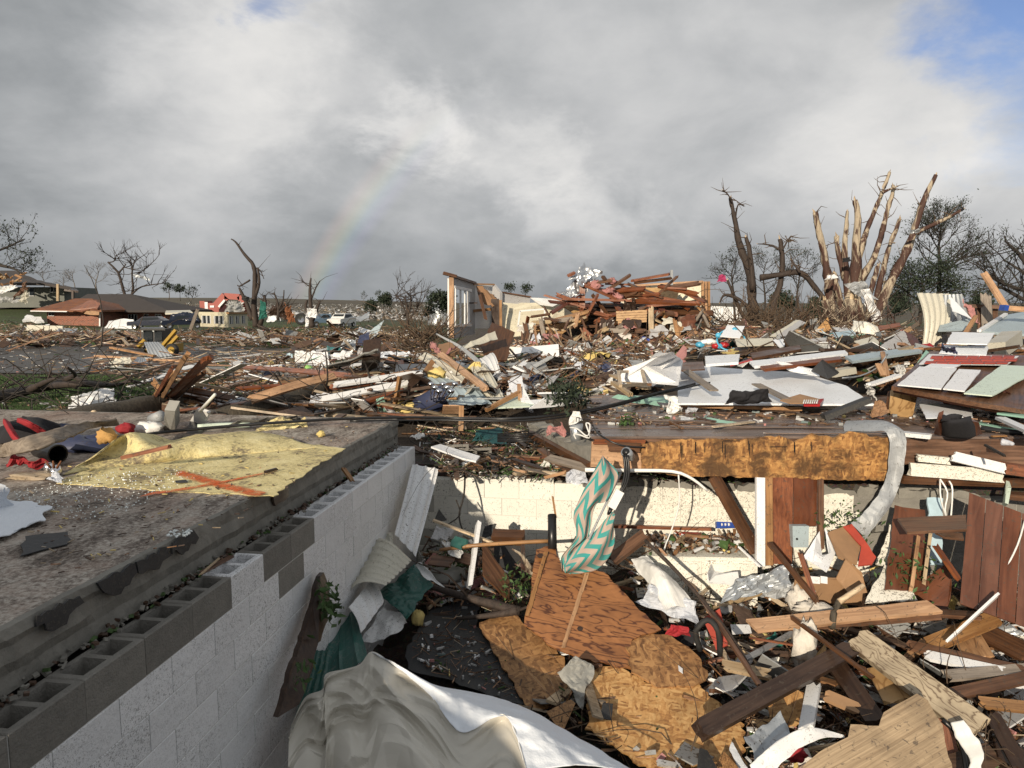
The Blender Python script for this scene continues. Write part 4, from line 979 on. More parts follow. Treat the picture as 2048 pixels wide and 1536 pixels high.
D('brace', 'brown diagonal timber rising behind the turquoise curtain', 'brown_wood', 'y', (1222, 1122, 6.9), (1290, 1070, 7.1), .12, .06, .4)
D('batten', 'red and white batten along the far basement wall', 'red_wood', 'y', (1215, 1052, 7.6), (1425, 1058, 7.4), .05, .03)
for k, (pts, lab) in enumerate((([(1357, 950, 6.9), (1359, 1000, 6.95), (1350, 1040, 6.95), (1335, 1080, 6.95), (1328, 1100, 6.9)], 'white cord hanging from the trim in front of the far wall'),
        ([(1880, 958, 6.9), (1895, 985, 6.85), (1890, 1020, 6.85), (1900, 1045, 6.85), (1905, 980, 6.85), (1898, 962, 6.9)], 'white wire loop hanging below the right end of the deck'),
        ([(1880, 960, 6.9), (1882, 1000, 6.8), (1893, 1035, 6.85), (1898, 1050, 6.8)], 'second white wire dangling inside the hanging loop'),
        ([(2050, 1040, 6.2), (2035, 1090, 6.1), (2010, 1140, 6.0), (1998, 1155, 6.0), (1985, 1195, 6.0)], 'long white cable hanging in front of the brown panelling'))):
    K('cable', lab, 'white_plastic', 'y', pts, .008, n=6)
K('cable', 'yellow electric cable curving towards the red and brown box', 'yellow_foam', 'b', [(1740, 1140, .25), (1775, 1122, .3), (1805, 1095, .45), (1832, 1066, .6)], .010, n=6)
# weather head, power strip, pole and the curtain
wh = thing('conduit_head', 'grey conduit head with black wires at the deck edge', 'conduit', P(1255, 905, 7.0))
vs_, fs = tube_data([P(1262, 914, 7.0), P(1252, 904, 6.9)], [.045, .055], 14); obj('hood', vs_, fs, 'galv', wh, None, True)
tube('opening', [P(1252, 904, 6.897), P(1251.8, 903.8, 6.892)], .038, .038, 'black_plastic', 12, 1, wh)
for dx in (-3, 1, 5): tube('wire', [P(1250 + dx, 910, 6.85), P(1253 + dx, 940, 6.8), P(1249 + dx, 965, 6.75), P(1241 + dx * .5, 985, 6.72)], .012, .012, 'black_plastic', 6, 4, wh)
tube('lead', [P(1290, 895, 7.1), P(1240, 890, 7.06), (P(1200, 870, 7.2)), P(1185, 850, 7.7)], .01, .01, 'black_plastic', 6, 4, wh)
ps = thing('power_strip', 'white power strip hanging from the black wires', 'power strip', P(1225, 1000, 6.7))
beam('casing', P(1240, 982, 6.72), P(1222, 1016, 6.68), .085, .05, 'white_plastic', 0, 0, ps, V((0, -1, .3)))
tube('plug', [P(1223, 1014, 6.68), P(1217, 1030, 6.66)], .022, .018, 'black_plastic', 8, 1, ps)
K('metal_pole', 'thin metal pole leaning beside the white power strip', 'silver_metal', 'y', [(1242, 945, 6.9), (1178, 1078, 6.5)], .012, sub=1)
cu = thing('curtain', 'turquoise and pink chevron curtain caught on the deck edge', 'curtain', P(1180, 1140, 6.5))
def cl(pts, Y, dy): return [P(x, y, Y + dy * i) for i, (x, y) in enumerate(pts)]
loft('upper_cloth', [cl([(1206, 912), (1184, 950), (1162, 992), (1147, 1030), (1152, 1072), (1124, 1112), (1124, 1138)], 6.7, -.04),
                     cl([(1206, 912), (1207, 950), (1190, 985), (1170, 1030), (1166, 1075), (1138, 1105), (1132, 1146)], 6.6, -.02),
                     cl([(1207, 912), (1236, 950), (1213, 1000), (1190, 1012), (1176, 1072), (1152, 1098), (1142, 1147)], 6.75, -.04)], 'chevron_cloth', 40, 18, .003, .012, 5, cu, True, .018, 2)
loft('lower_cloth', [cl([(1128, 1125), (1160, 1088), (1192, 1060), (1218, 1030), (1228, 1022)], 6.5, .04),
                     cl([(1130, 1140), (1165, 1118), (1200, 1094), (1222, 1055), (1230, 1030)], 6.38, .06),
                     cl([(1138, 1148), (1168, 1146), (1198, 1136), (1226, 1098), (1227, 1040)], 6.5, .04)], 'chevron_cloth', 34, 16, .003, .012, 5, cu, True, .015, 2)

# ================================================================== IN THE BASEMENT
C('siding_sheet', 'long white ribbed siding leaning in the far left corner', 'white_paint', 'y', [(788, 1072, 7.0), (833, 1110, 6.9), (876, 942, 7.9), (826, 925, 7.9)], 3, .02, bend=.05, twist=.03)
C('siding_sheet', 'curled cream ribbed siding against the left wall', 'cream_siding', 'y', [(690, 1196, 6.1), (752, 1078, 6.9), (824, 1122, 6.7), (772, 1170, 6.1)], 7, .022, bend=.1, crump=.01)
C('siding_sheet', 'cream siding end folded up behind the curled one', 'cream_siding', 'y', [(748, 1110, 7.0), (778, 1098, 6.8), (784, 1064, 7.1), (744, 1078, 7.2)], 4, .015, bend=-.03)
C('siding_sheet', 'short white ribbed siding propped on green metal', 'white_paint', 'b', [(698, 1214, .6), (744, 1158, .5), (768, 1203, .45), (722, 1266, .45)], 4, .018, bend=.02)
X('green_sheet', 'torn dark green metal sheet crumpled under the cream siding', 'green_metal', 'b', [(752, 1185, .3), (812, 1236, .25), (860, 1166, .35), (830, 1128, .5)], .05, s=3.5)
C('green_sheet', 'tall dark green metal sheet standing against the left wall', 'green_metal', 'y', [(584, 1452, 4.9), (735, 1312, 5.3), (708, 1214, 6.2), (634, 1296, 5.5)], 4, .02, crump=.02)
C('green_sheet', 'narrow folded green metal strip beside the tall green sheet', 'green_metal', 'b', [(586, 1455, .35), (640, 1385, .35), (660, 1300, .5), (630, 1300, .55)], 3, .02, crump=.02)
X('white_sheet', 'crumpled white metal lying under the short siding', 'white_paint', 'b', [(722, 1282, .1), (768, 1282, .08), (820, 1242, .12), (768, 1210, .25)], .04, s=4)
bs = thing('bark_board', 'dark bark covered board leaning against the left wall', 'board', W(570, 1430, .1))
slab('plank', pp('w', [(555, 1432, .22), (600, 1410, .3), (655, 1240, .2), (662, 1175, .14), (648, 1147, .1), (640, 1152, .1), (620, 1230, .12)]), .05, 'dark_wood', .015, .06, bs, (.1, .5, 1))
def leaves(parent, path, n, sp, mat='leaf_green', sz=.05, name='leaf_spray'):
    vs_, fs = [], []
    for i in range(n):
        p = crv(path, rnd.random()) + V((rnd.gauss(0, sp), rnd.gauss(0, sp), rnd.gauss(0, sp))); R = rrot(.9); o = len(vs_); s = sz * rnd.uniform(.5, 1.3)
        vs_ += [p + R @ V(q) * s for q in ((-.9, 0, 0), (0, -.35, .08), (.9, 0, 0), (0, .35, .08))]; fs.append((o, o + 1, o + 2, o + 3))
    return obj(name, vs_, fs, mat, parent)
leaves(bs, pp('w', [(655, 1170, .2), (660, 1210, .25), (662, 1230, .25)]), 80, .05, sz=.05)['kind'] = 'stuff'
leaves(bs, pp('w', [(600, 1330, .3), (610, 1360, .3)]), 30, .04, sz=.04)['kind'] = 'stuff'
vn = thing('vinyl_flooring', 'big crumpled beige vinyl sheet with a white back in the foreground', 'flooring', B(850, 1530))
crest = [(582, 1452, .55), (610, 1395, .6), (645, 1378, .62), (652, 1348, .66), (690, 1338, .68), (720, 1328, .72), (745, 1303, .78), (790, 1332, .72), (862, 1392, .66), (922, 1464, .6), (1010, 1430, .64), (1055, 1545, .6)]
crest = pp('b', crest)
low = pp('b', [(575, 1700, .2), (620, 1720, .2), (660, 1730, .2), (690, 1730, .2), (720, 1730, .2), (760, 1730, .2), (800, 1730, .2), (850, 1730, .2), (900, 1730, .2), (960, 1730, .2), (1010, 1720, .2), (1060, 1700, .2)])
mid = [a.lerp(b, .45) + V((0, -.03, .04 * math.sin(i * 2.1))) for i, (a, b) in enumerate(zip(crest, low))]
mid2 = [a.lerp(b, .2) + V((0, -.03, .01 + .03 * math.cos(i * 1.7))) for i, (a, b) in enumerate(zip(crest, low))]
CRE = [(rnd.uniform(-1.4, 1.4), rnd.uniform(.08, .95), rnd.uniform(.05, .95), rnd.uniform(.025, .10), rnd.uniform(.02, .06) * (1 if k % 3 else -1), rnd.uniform(.15, .5)) for k in range(46)]
def sheet_face(u, v):                          # stiff sheet: isolated sharp creases of limited length
    p = crv([crv(c, u) for c in (crest, mid2, mid, low)], v); d = .05 * mnoise.noise(V((u * 2.2, v * 2.2, 1))) + .02 * mnoise.noise(V((u * 5, v * 4, 7)))
    for an, cu, cv, wd_, am, ln in CRE:
        x = (u - cu) * math.cos(an) + (v - cv) * math.sin(an); y = -(u - cu) * math.sin(an) + (v - cv) * math.cos(an)
        d += am * max(0, 1 - abs(x + .06 * math.sin(y * 9)) / wd_) * max(0, 1 - (y / ln) ** 2)
    return p + V((.2, -1, .5)) * d * min(1, v * 6 + .12)
grid_obj('face', sheet_face, 220, 120, .003, None, 'beige_vinyl', vn, False)
c2 = pp('b', [(744, 1303, .785), (790, 1332, .725), (862, 1392, .665), (922, 1464, .605), (1010, 1430, .645), (1055, 1545, .6)])
up2 = pp('b', [(752, 1308, .79), (806, 1334, .74), (876, 1376, .68), (960, 1415, .64), (1050, 1440, .62), (1160, 1530, .55)])
o2 = pp('b', [(764, 1319, .72), (806, 1346, .6), (872, 1370, .5), (1004, 1398, .42), (1086, 1434, .4), (1275, 1545, .4)])
loft('backing', [c2, up2, o2], 'vinyl_back', 110, 36, .004, .03, 3.2, vn, True)
EXCL += [[(560, 1560), (580, 1440), (745, 1290), (1000, 1385), (1300, 1560)], [(1040, 1080), (1220, 1130), (1330, 1260), (1260, 1345), (1040, 1260)], [(800, 1300), (870, 1210), (955, 1190), (1060, 1420)], [(950, 1240), (1040, 1215), (1135, 1320), (1100, 1420), (1050, 1420)], [(1165, 1350), (1260, 1270), (1400, 1290), (1420, 1380), (1500, 1450), (1500, 1560), (1160, 1460)], [(1580, 1560), (1690, 1450), (1850, 1380), (1920, 1560)]]
S('tar_paper', 'black tar paper covering the rubble in the middle of the basement', 'black_sheet', 'b', [(805, 1303, .03), (861, 1223, .05), (955, 1192, .05), (956, 1251, .04), (1058, 1417, .03), (994, 1393, .03), (889, 1358, .03), (815, 1340, .03)], .008, .02)
S('osb_sheet', 'brown strand board sheet next to the black tar paper', 'osb_brown', 'b', [(955, 1246, .12), (1030, 1222, .14), (1048, 1251, .13), (1128, 1314, .10), (1131, 1373, .06), (1098, 1413, .05), (1057, 1416, .05)], .014, .015, .05)
ply = thing('plywood_sheet', 'large broken orange plywood sheet with dark swirling grain', 'plywood', B(1160, 1280))
ppts = [(1071, 1099, .62), (1090, 1092, .63), (1112, 1092, .63), (1126, 1142, .52), (1155, 1146, .51), (1184, 1137, .53), (1208, 1143, .52), (1242, 1180, .44), (1280, 1222, .36), (1322, 1259, .28), (1262, 1275, .25), (1254, 1300, .2), (1268, 1340, .12), (1190, 1322, .16), (1110, 1296, .2), (1047, 1250, .3), (1050, 1221, .36), (1062, 1180, .45)]
psl = slab('sheet', pp('b', ppts), .018, 'plywood', .012, .05, ply, B(1200, 1150, .5) - B(1050, 1115, .6))
PM = WM[psl.name]; PN = PM.to_3x3() @ V((0, 0, 1))
def onply(px, py, off=.004): d = rdir(px, py); return EYE + d * ((PM.translation - EYE).dot(PN) / d.dot(PN)) + PN * off
for a, b in (((1092, 1104), (1054, 1232)), ((1174, 1146), (1126, 1296)), ((1238, 1190), (1216, 1318))):
    slab('pale_stripe', [onply(a[0] - 4, a[1]), onply(a[0] + 4, a[1]), onply(b[0] + 4, b[1]), onply(b[0] - 4, b[1])], .002, 'pine', .003, .04, ply)
for (x, y) in ((1080, 1112), (1160, 1258)): slab('knot_hole', [onply(x + 6 * math.cos(t), y + 5 * math.sin(t), .006) for t in (0, .8, 1.6, 2.4, 3.2, 4, 4.8, 5.6)], .003, 'dark_wood', parent=ply)
S('osb_sheet', 'ragged darker strand board lying half under the plywood', 'osb_brown', 'b', [(1250, 1282, .22), (1285, 1262, .25), (1340, 1268, .25), (1385, 1300, .2), (1412, 1350, .16), (1390, 1375, .14), (1310, 1372, .14), (1262, 1345, .18)], .016, .02, .04)
S('osb_sheet', 'big pale ragged strand board in the centre foreground', 'osb', 'b', [(1178, 1345, .1), (1230, 1332, .12), (1310, 1372, .13), (1400, 1372, .12), (1450, 1418, .1), (1486, 1450, .1), (1496, 1560, .08), (1300, 1540, .06), (1172, 1455, .06)], .016, .022, .04)
S('osb_sheet', 'small strand board corner below the dark beam', 'osb', 'b', [(1530, 1410, .15), (1590, 1378, .2), (1628, 1400, .2), (1625, 1450, .15), (1540, 1462, .1)], .016, .02, .04)
X('cardboard_scrap', 'crumpled grey corrugated scrap on the strand board', 'stone_grey', 'b', [(1112, 1345, .25), (1165, 1418, .1), (1188, 1330, .25), (1150, 1308, .35)], .03, s=7, nu=14, nv=14)
S('roof_shingle', 'small black shingle on the big pale strand board', 'black_sheet', 'b', [(1206, 1405, .16), (1226, 1408, .16), (1222, 1440, .15), (1200, 1436, .15)], .006, .004)
S('roof_shingle', 'black shingle at the bottom edge of the big strand board', 'black_sheet', 'b', [(1398, 1495, .2), (1415, 1500, .2), (1440, 1545, .2), (1392, 1545, .2)], .008, .004)
X('white_flake', 'peeled white paint sheet at the lower edge of the strand board', 'vinyl_back', 'b', [(1462, 1480, .14), (1500, 1545, .12), (1480, 1545, .12), (1458, 1500, .13)], .01)
X('white_flake', 'white paper bit stuck to the big pale strand board', 'clean_white', 'b', [(1356, 1328, .19), (1366, 1336, .19), (1366, 1348, .19), (1357, 1342, .19)], .005)
D('trim_board', 'white moulded trim board standing among the far rubble', 'white_paint', 'y', (957, 1046, 7.2), (938, 1176, 6.7), .12, .04, 1.2)
S('brown_board', 'dark brown board leaning against the white trim board', 'brown_wood', 'y', [(966, 1080, 7.1), (1020, 1160, 6.8), (1018, 1200, 6.6), (966, 1150, 6.7)], .02, .006)
cb = thing('old_cabinet', 'dark open wooden cabinet half buried under the far wall', 'cabinet', P(1020, 1160, 7.2))
slab('back', pp('y', [(988, 1085, 7.5), (1050, 1085, 7.5), (1050, 1180, 7.1), (988, 1180, 7.1)]), .02, 'black_sheet', parent=cb)
beam('top_rail', P(984, 1073, 7.2), P(1050, 1076, 7.15), .14, .1, 'brown_wood', .3, .02, cb)
slab('side', pp('y', [(1042, 1066, 7.15), (1050, 1066, 7.15), (1050, 1150, 6.9), (1042, 1150, 6.9)]), .3, 'dark_wood', parent=cb)
K('pipe', 'short black vertical pipe behind the plywood', 'black_plastic', 'y', [(1104, 1030, 7.0), (1105, 1098, 6.8)], .045, n=12, sub=1)
D('stick', 'pointed brown stick standing in the black pipe', 'pine', 'y', (1105, 992, 7.0), (1112, 1036, 7.0), .03, .02)
K('stick', 'thin yellow brown stick lying across the white trim board', 'pine', 'y', [(880, 1100, 7.0), (940, 1092, 6.9), (1000, 1087, 6.9), (1098, 1082, 6.9)], .018, .022, rough=.3)
D('stick', 'pale lath behind the white trim board', 'pale_pine', 'y', (866, 1040, 7.2), (985, 1085, 7.1), .04, .02)
limb('branch', 'broken peeled branch lying across the middle of the basement', 'bark_dark', 'b', [(858, 1172, .25), (910, 1188, .25), (960, 1202, .25), (1040, 1222, .25)], .03, .04, [[(1035, 1220, .26), (1000, 1228, .2), (915, 1238, .1)], [(1000, 1210, .25), (985, 1225, .1)]], 5)
limb('branch', 'yellow splintered branch stub left of the plywood', 'bark_stripped', 'y', [(1085, 1152, 6.6), (1060, 1142, 6.6), (1040, 1130, 6.5)], .05, .02, [[(1060, 1142, 6.6), (1045, 1112, 6.5), (1024, 1098, 6.5)], [(1060, 1142, 6.6), (1030, 1128, 6.5)], [(1065, 1142, 6.6), (1052, 1118, 6.5)]])
K('twig', 'dark twig cluster standing before the far wall in its shadow', 'twig_dark', 'y', [(930, 945, 7.9), (928, 990, 7.7), (918, 1030, 7.5), (925, 1060, 7.4)], .012, .008)
K('twig', 'second thin dark twig crossing the cluster at the far wall', 'twig_dark', 'y', [(912, 1000, 7.6), (920, 1030, 7.5), (890, 1052, 7.3)], .008, .006)
X('cloth', 'soaked lavender cloth lying in the far left rubble', 'white_plastic', 'y', [(895, 1105, 7.0), (920, 1115, 6.9), (925, 1100, 7.0), (880, 1075, 7.2)], .05, s=7)
X('fabric_scrap', 'grey and white patterned fabric scrap near the corner siding', 'grey_wall', 'y', [(860, 1075, 7.2), (895, 1085, 7.1), (905, 1062, 7.3), (872, 1050, 7.4)], .03, s=7)
S('roof_shingle', 'black triangular shingle leaning at the shaded far wall', 'black_sheet', 'y', [(866, 1045, 7.4), (894, 1040, 7.5), (878, 1018, 7.6)], .006)
X('roof_shingle', 'torn black shingle beside the old cabinet', 'black_sheet', 'y', [(965, 1075, 7.3), (985, 1078, 7.3), (994, 1047, 7.4), (968, 1052, 7.4)], .03, s=8)
O('cloth_bundle', 'dark grey rolled cloth lying below the far rubble', 'stone_grey', 'b', (895, 1150, .2), .2, .12, .1, .3)
X('torn_lining', 'torn white lining edge of the crumpled green sheet', 'white_paint', 'b', [(830, 1130, .5), (856, 1160, .42), (890, 1175, .35), (842, 1128, .55)], .02)
O('yellow_rag', 'yellow rag in the dark gap below the green sheet', 'yellow_foam', 'b', (836, 1236, .12), .06, .05, .08)
# white cabinets
wc = thing('kitchen_cabinet', 'white base cabinet front spattered with mud under the far wall', 'cabinet', P(1410, 1200, 7.0))
q = lambda x, y: P(x, y, 7.0 - (x - 1300) * .0006)
slab('front', [q(1296, 1112), q(1515, 1116), q(1515, 1215), q(1300, 1210)], .5, 'speck_white', parent=wc)
for x0, x1 in ((1304, 1402), (1409, 1508)):
    f = slab('door', [q(x0, 1120) + V((0, -.015, 0)), q(x1, 1122) + V((0, -.015, 0)), q(x1, 1210) + V((0, -.015, 0)), q(x0, 1206) + V((0, -.015, 0))], .018, 'speck_white', parent=wc)
    for yy in (1120, 1160): slab('raised_panel', [q(x0 + 8, yy + 6) + V((0, -.03, 0)), q(x1 - 8, yy + 6) + V((0, -.03, 0)), q(x1 - 8, yy + 34) + V((0, -.03, 0)), q(x0 + 8, yy + 34) + V((0, -.03, 0))], .012, 'speck_white', parent=f)
wd = thing('drawer', 'white drawer tipped open in front of the cabinet', 'drawer', P(1460, 1170, 6.7))
slab('bottom', pp('y', [(1418, 1165, 6.6), (1480, 1170, 6.6), (1478, 1150, 6.9), (1430, 1140, 6.9)]), .01, 'white_paint', parent=wd); slab('side', pp('y', [(1418, 1165, 6.6), (1416, 1148, 6.6), (1424, 1128, 6.9), (1430, 1142, 6.9)]), .012, 'white_paint', parent=wd)
slab('front', pp('y', [(1418, 1165, 6.58), (1480, 1170, 6.58), (1476, 1145, 6.58), (1430, 1150, 6.58)]), .015, 'white_paint', .006, parent=wd)
X('white_sheet', 'curved white vinyl sheet sliding off the left end of the cabinet', 'white_plastic', 'y', [(1262, 1118, 6.9), (1292, 1110, 6.9), (1390, 1205, 6.3), (1330, 1215, 6.2)], .04, s=3, bend=.12)
X('plastic_wrap', 'milky plastic draped over the cabinet foot', 'clear_plastic', 'b', [(1270, 1205, .3), (1400, 1250, .25), (1395, 1205, .35), (1300, 1170, .45)], .07, s=5)
X('white_sheet', 'grey white crumpled foil below the drawer', 'galv', 'b', [(1440, 1205, .3), (1590, 1170, .45), (1580, 1130, .6), (1470, 1160, .5)], .07, s=4)
X('foil_scrap', 'shiny grey plastic sheet left of the labelled carton', 'silver_metal', 'b', [(1523, 1195, .3), (1590, 1200, .3), (1600, 1175, .4), (1530, 1175, .4)], .05, s=6)
O('insulation_tuft', 'fluffy white insulation tuft beside the labelled carton', 'white_wool', 'b', (1602, 1195, .4), .12, .1, .11, .6)
O('insulation_tuft', 'white insulation fluff lying on the orange plank', 'white_wool', 'b', (1622, 1215, .42), .14, .08, .05, .6)
O('insulation_tuft', 'shaggy white insulation hanging below the orange plank', 'white_wool', 'b', (1610, 1290, .3), .1, .08, .2, .6)
br = thing('drink_pack', 'bright blue printed plastic pack at the far wall', 'pack', P(1452, 1050, 7.3))
slab('wrapper', pp('y', [(1433, 1043, 7.3), (1470, 1044, 7.3), (1469, 1056, 7.28), (1434, 1056, 7.28)]), .06, 'blue_plastic', .004, parent=br)
for x in (1443, 1450, 1457): tube('print_spot', [P(x, 1049, 7.295), P(x, 1049, 7.29)], .016, .016, 'white_plastic', 8, 1, br)
D('brick_edge', 'row of red bricks half hidden in litter on the cabinet top', 'red_card', 'y', (1350, 1072, 7.4), (1402, 1074, 7.4), .07, .08)
D('stick', 'white splinter leaning in front of the red board partition', 'white_paint', 'y', (1476, 1092, 6.8), (1522, 1135, 6.6), .02, .015)
# right side: boards
bc = thing('cardboard_box', 'flattened brown and red cardboard box below the silver flashing', 'box', P(1700, 1100, 6.6))
slab('brown_side', pp('y', [(1657, 1064, 6.7), (1690, 1052, 6.8), (1722, 1092, 6.6), (1714, 1128, 6.4), (1678, 1114, 6.4)]), .02, 'cardboard', .003, parent=bc)
slab('red_side', pp('y', [(1686, 1053, 6.78), (1704, 1048, 6.8), (1730, 1080, 6.6), (1752, 1114, 6.4), (1744, 1128, 6.35), (1716, 1131, 6.38), (1723, 1092, 6.56)]), .02, 'red_card', .003, parent=bc)
S('white_sheet', 'white torn panel standing like a fin left of the brown and red box', 'white_panel', 'y', [(1606, 1114, 6.6), (1639, 1062, 6.8), (1645, 1110, 6.7), (1658, 1108, 6.7), (1649, 1055, 6.9), (1676, 1096, 6.7), (1654, 1144, 6.4)], .01, .004)
cx = thing('carton', 'brown carton with two white labels among the boards', 'box', B(1650, 1190, .3))
slab('front', pp('b', [(1586, 1200, .35), (1590, 1155, .6), (1672, 1158, .6), (1728, 1165, .55), (1722, 1212, .3), (1640, 1205, .3)]), .02, 'cardboard', .006, parent=cx)
slab('flap', pp('b', [(1672, 1158, .62), (1690, 1118, .8), (1724, 1145, .7), (1735, 1185, .5), (1700, 1190, .5)]), .01, 'cardboard', .006, parent=cx)
for x in ((1618, 1640), (1641, 1655)): slab('paper_label', [B(x[0], 1152, .645), B(x[1], 1154, .645), B(x[1], 1168, .575), B(x[0], 1166, .575)], .002, 'clean_white', parent=cx)
pn = thing('panelling', 'large reddish brown wall panelling tilted at the right edge', 'panelling', P(2000, 1200, 6.2))
for k in range(5):
    t0, t1 = k / 5 + .004, (k + 1) / 5 - .004; tp0, bt0 = P(1938, 985, 6.6), P(1919, 1207, 5.9); tp1, bt1 = P(2120, 1055, 6.1), P(2110, 1275, 5.5)
    slab('panel_strip', [tp0.lerp(tp1, t0), tp0.lerp(tp1, t1), bt0.lerp(bt1, t1), bt0.lerp(bt1, t0)], .012, 'brown_panel', parent=pn, grain=bt0 - tp0)
S('brown_board', 'dark brown panel behind the tilted panelling', 'brown_panel', 'y', [(1790, 1010, 7.0), (1850, 1020, 6.9), (1855, 1180, 6.2), (1770, 1180, 6.2)], .012, .01)
S('brown_board', 'dark red board leaning below the horizontal shelf board', 'brown_panel', 'b', [(1822, 1180, .4), (1900, 1120, .7), (1905, 1180, .5), (1890, 1230, .3)], .015, .01)
S('shelf_board', 'orange brown shelf board wedged horizontally among the panels', 'brown_wood', 'y', [(1795, 1036, 6.5), (1932, 1029, 6.5), (1934, 1058, 6.2), (1815, 1064, 6.2)], .025, .004)
S('shelf_board', 'second thin shelf board just below the orange brown one', 'brown_wood', 'y', [(1870, 1064, 6.4), (1925, 1066, 6.4), (1928, 1078, 6.3), (1890, 1074, 6.3)], .02, .004)
D('board', 'tan upright board right of the brown panel', 'pale_pine', 'y', (1862, 1060, 6.6), (1848, 1165, 6.2), .10, .03, 1.5)
D('board', 'narrow orange upright board left of the tan one', 'pine', 'y', (1836, 1075, 6.5), (1822, 1180, 6.1), .09, .03, 1.4)
D('board', 'red and white splintered lath in front of the dark panels', 'red_wood', 'y', (1870, 1090, 6.2), (1918, 1160, 6.0), .05, .03)
S('pale_blue_board', 'pale blue flaking board between the upright boards', 'pale_blue', 'y', [(1855, 995, 7.0), (1886, 995, 7.0), (1884, 1130, 6.6), (1862, 1130, 6.6)], .02, .012)
S('concrete_wall_piece', 'rough grey concrete remains behind the flashing', 'concrete', 'y', [(1740, 968, 7.55), (1900, 968, 7.5), (1890, 1060, 7.3), (1750, 1060, 7.3)], .1, .03)
S('mint_board', 'mint green edged board under the deck at the right', 'pale_mint', 'y', [(2004, 1010, 6.8), (2012, 960, 7.0), (2016, 972, 6.9), (2010, 1006, 6.7)], .03)
D('beam', 'brown joist crossing under the deck at the far right', 'brown_wood', 'y', (2010, 990, 6.9), (2110, 1000, 6.8), .14, .06)
op = thing('long_plank', 'long orange plank lying level across the right rubble', 'plank', B(1700, 1240, .4))
slab('plank', pp('b', [(1492, 1238, .42), (1854, 1200, .62), (1886, 1222, .60), (1516, 1262, .40)]), .03, 'pine', .004, .1, op)
S('long_plank', 'second plank lying just beneath the long orange plank', 'brown_wood', 'b', [(1520, 1262, .36), (1880, 1226, .54), (1884, 1240, .5), (1600, 1262, .36)], .03, .004)
D('plank', 'brown plank end continuing right of the long orange plank', 'brown_wood', 'b', (1870, 1226, .5), (1960, 1232, .5), .12, .03)
D('painted_lath', 'white painted lath pointing up in front of the brown panelling', 'white_paint', 'b', (1997, 1188, .75), (1893, 1284, .4), .055, .02, 1.)
D('timber', 'pale weathered timber with swirling grain sloping to the lower right', 'weathered_plank', 'b', (1712, 1275, .45), (1962, 1462, .42), .21, .06, .45)
D('beam', 'long dark brown beam pointing to the lower left', 'dark_wood', 'b', (1398, 1462, .38), (1702, 1298, .42), .13, .07, .5, .05)
D('beam', 'glossy dark brown beam crossing under the weathered timber', 'dark_wood', 'b', (1660, 1312, .3), (1755, 1448, .3), .14, .07, .4)
rp = thing('grooved_board', 'tan grooved board with a torn corner in the right foreground', 'board', B(1760, 1520, .4))
slab('board', pp('b', [(1560, 1570, .45), (1640, 1502, .5), (1694, 1472, .52), (1700, 1448, .54), (1758, 1452, .54), (1766, 1424, .56), (1835, 1388, .6), (1856, 1400, .6), (1884, 1450, .55), (1906, 1545, .48), (1908, 1600, .45)]), .02, 'grooved_tan', .006, .06, rp, B(1860, 1400, .6) - B(1690, 1500, .5))
D('lath', 'thin brown lath crossing over the dark beam', 'brown_wood', 'b', (1582, 1234, .5), (1746, 1356, .5), .03, .025)
D('lath', 'long thin brown stick leaning from the curtain rubble to the strand board', 'brown_wood', 'b', (1400, 1192, .45), (1520, 1372, .4), .035, .025)
D('lath', 'brown splintered lath leaning against the red partition', 'brown_wood', 'b', (1537, 1085, .85), (1636, 1205, .5), .05, .03)
D('lath', 'narrow reddish lath standing before the labelled carton', 'red_wood', 'b', (1600, 1105, .85), (1634, 1210, .45), .04, .025)
D('lath', 'thin pink lath lying left of the insulation fluff', 'red_wood', 'b', (1498, 1275, .3), (1635, 1298, .3), .02, .015)
D('trim_strip', 'pale aluminium trim strip under the long orange plank', 'galv', 'b', (1470, 1330, .25), (1592, 1262, .3), .05, .02)
K('branch', 'curved branch running down left of the dark beam', 'bark_dark', 'b', [(1290, 1080, .8), (1360, 1150, .6), (1430, 1230, .45), (1480, 1300, .4), (1515, 1370, .35)], .018, .014, rough=.3)
bp = thing('branch_stub', 'broken branch with a pale torn tip standing on the plank', 'branch', B(1665, 1250, .4))
tube('stem', pp('b', [(1664, 1256, .42), (1668, 1225, .55), (1680, 1200, .65)]), .03, .03, 'bark_log', 8, 3, bp, .3); tube('torn_tip', pp('b', [(1678, 1203, .65), (1700, 1188, .7), (1728, 1170, .78)]), .03, .02, 'pale_pine', 6, 2, bp, .6)
X('flashing_sheet', 'dull grey metal sheet left of the grooved board', 'galv', 'b', [(1492, 1480, .35), (1510, 1545, .3), (1590, 1470, .4), (1560, 1425, .4)], .05, s=3)
loft('curved_flashing', [pp('b', [(1500, 1530, .45), (1560, 1480, .55), (1620, 1455, .6), (1690, 1470, .5)]), pp('b', [(1525, 1580, .35), (1575, 1515, .5), (1640, 1478, .55), (1690, 1476, .48)])], 'white_paint', 26, 8, .003, .015, 5)
tag(bpy.data.objects['curved_flashing'], 'curled white metal strip in front of the dull grey sheet', 'flashing')
O('red_rag', 'small red rag below the curled white metal strip', 'red_cloth', 'b', (1590, 1508, .25), .08, .06, .05)
loft('white_strip', [pp('b', [(1898, 1445, .45), (1915, 1480, .4), (1935, 1520, .35), (1940, 1580, .3)]), pp('b', [(1925, 1440, .5), (1955, 1475, .45), (1962, 1500, .4), (1965, 1580, .3)])], 'white_plastic', 20, 6, .003, .02, 6)
tag(bpy.data.objects['white_strip'], 'white plastic strip right of the grooved board', 'strip')
K('hose', 'black hose looping beside the white plastic strip', 'black_plastic', 'b', [(1885, 1440, .4), (1915, 1470, .35), (1930, 1520, .3), (1935, 1580, .25)], .018)
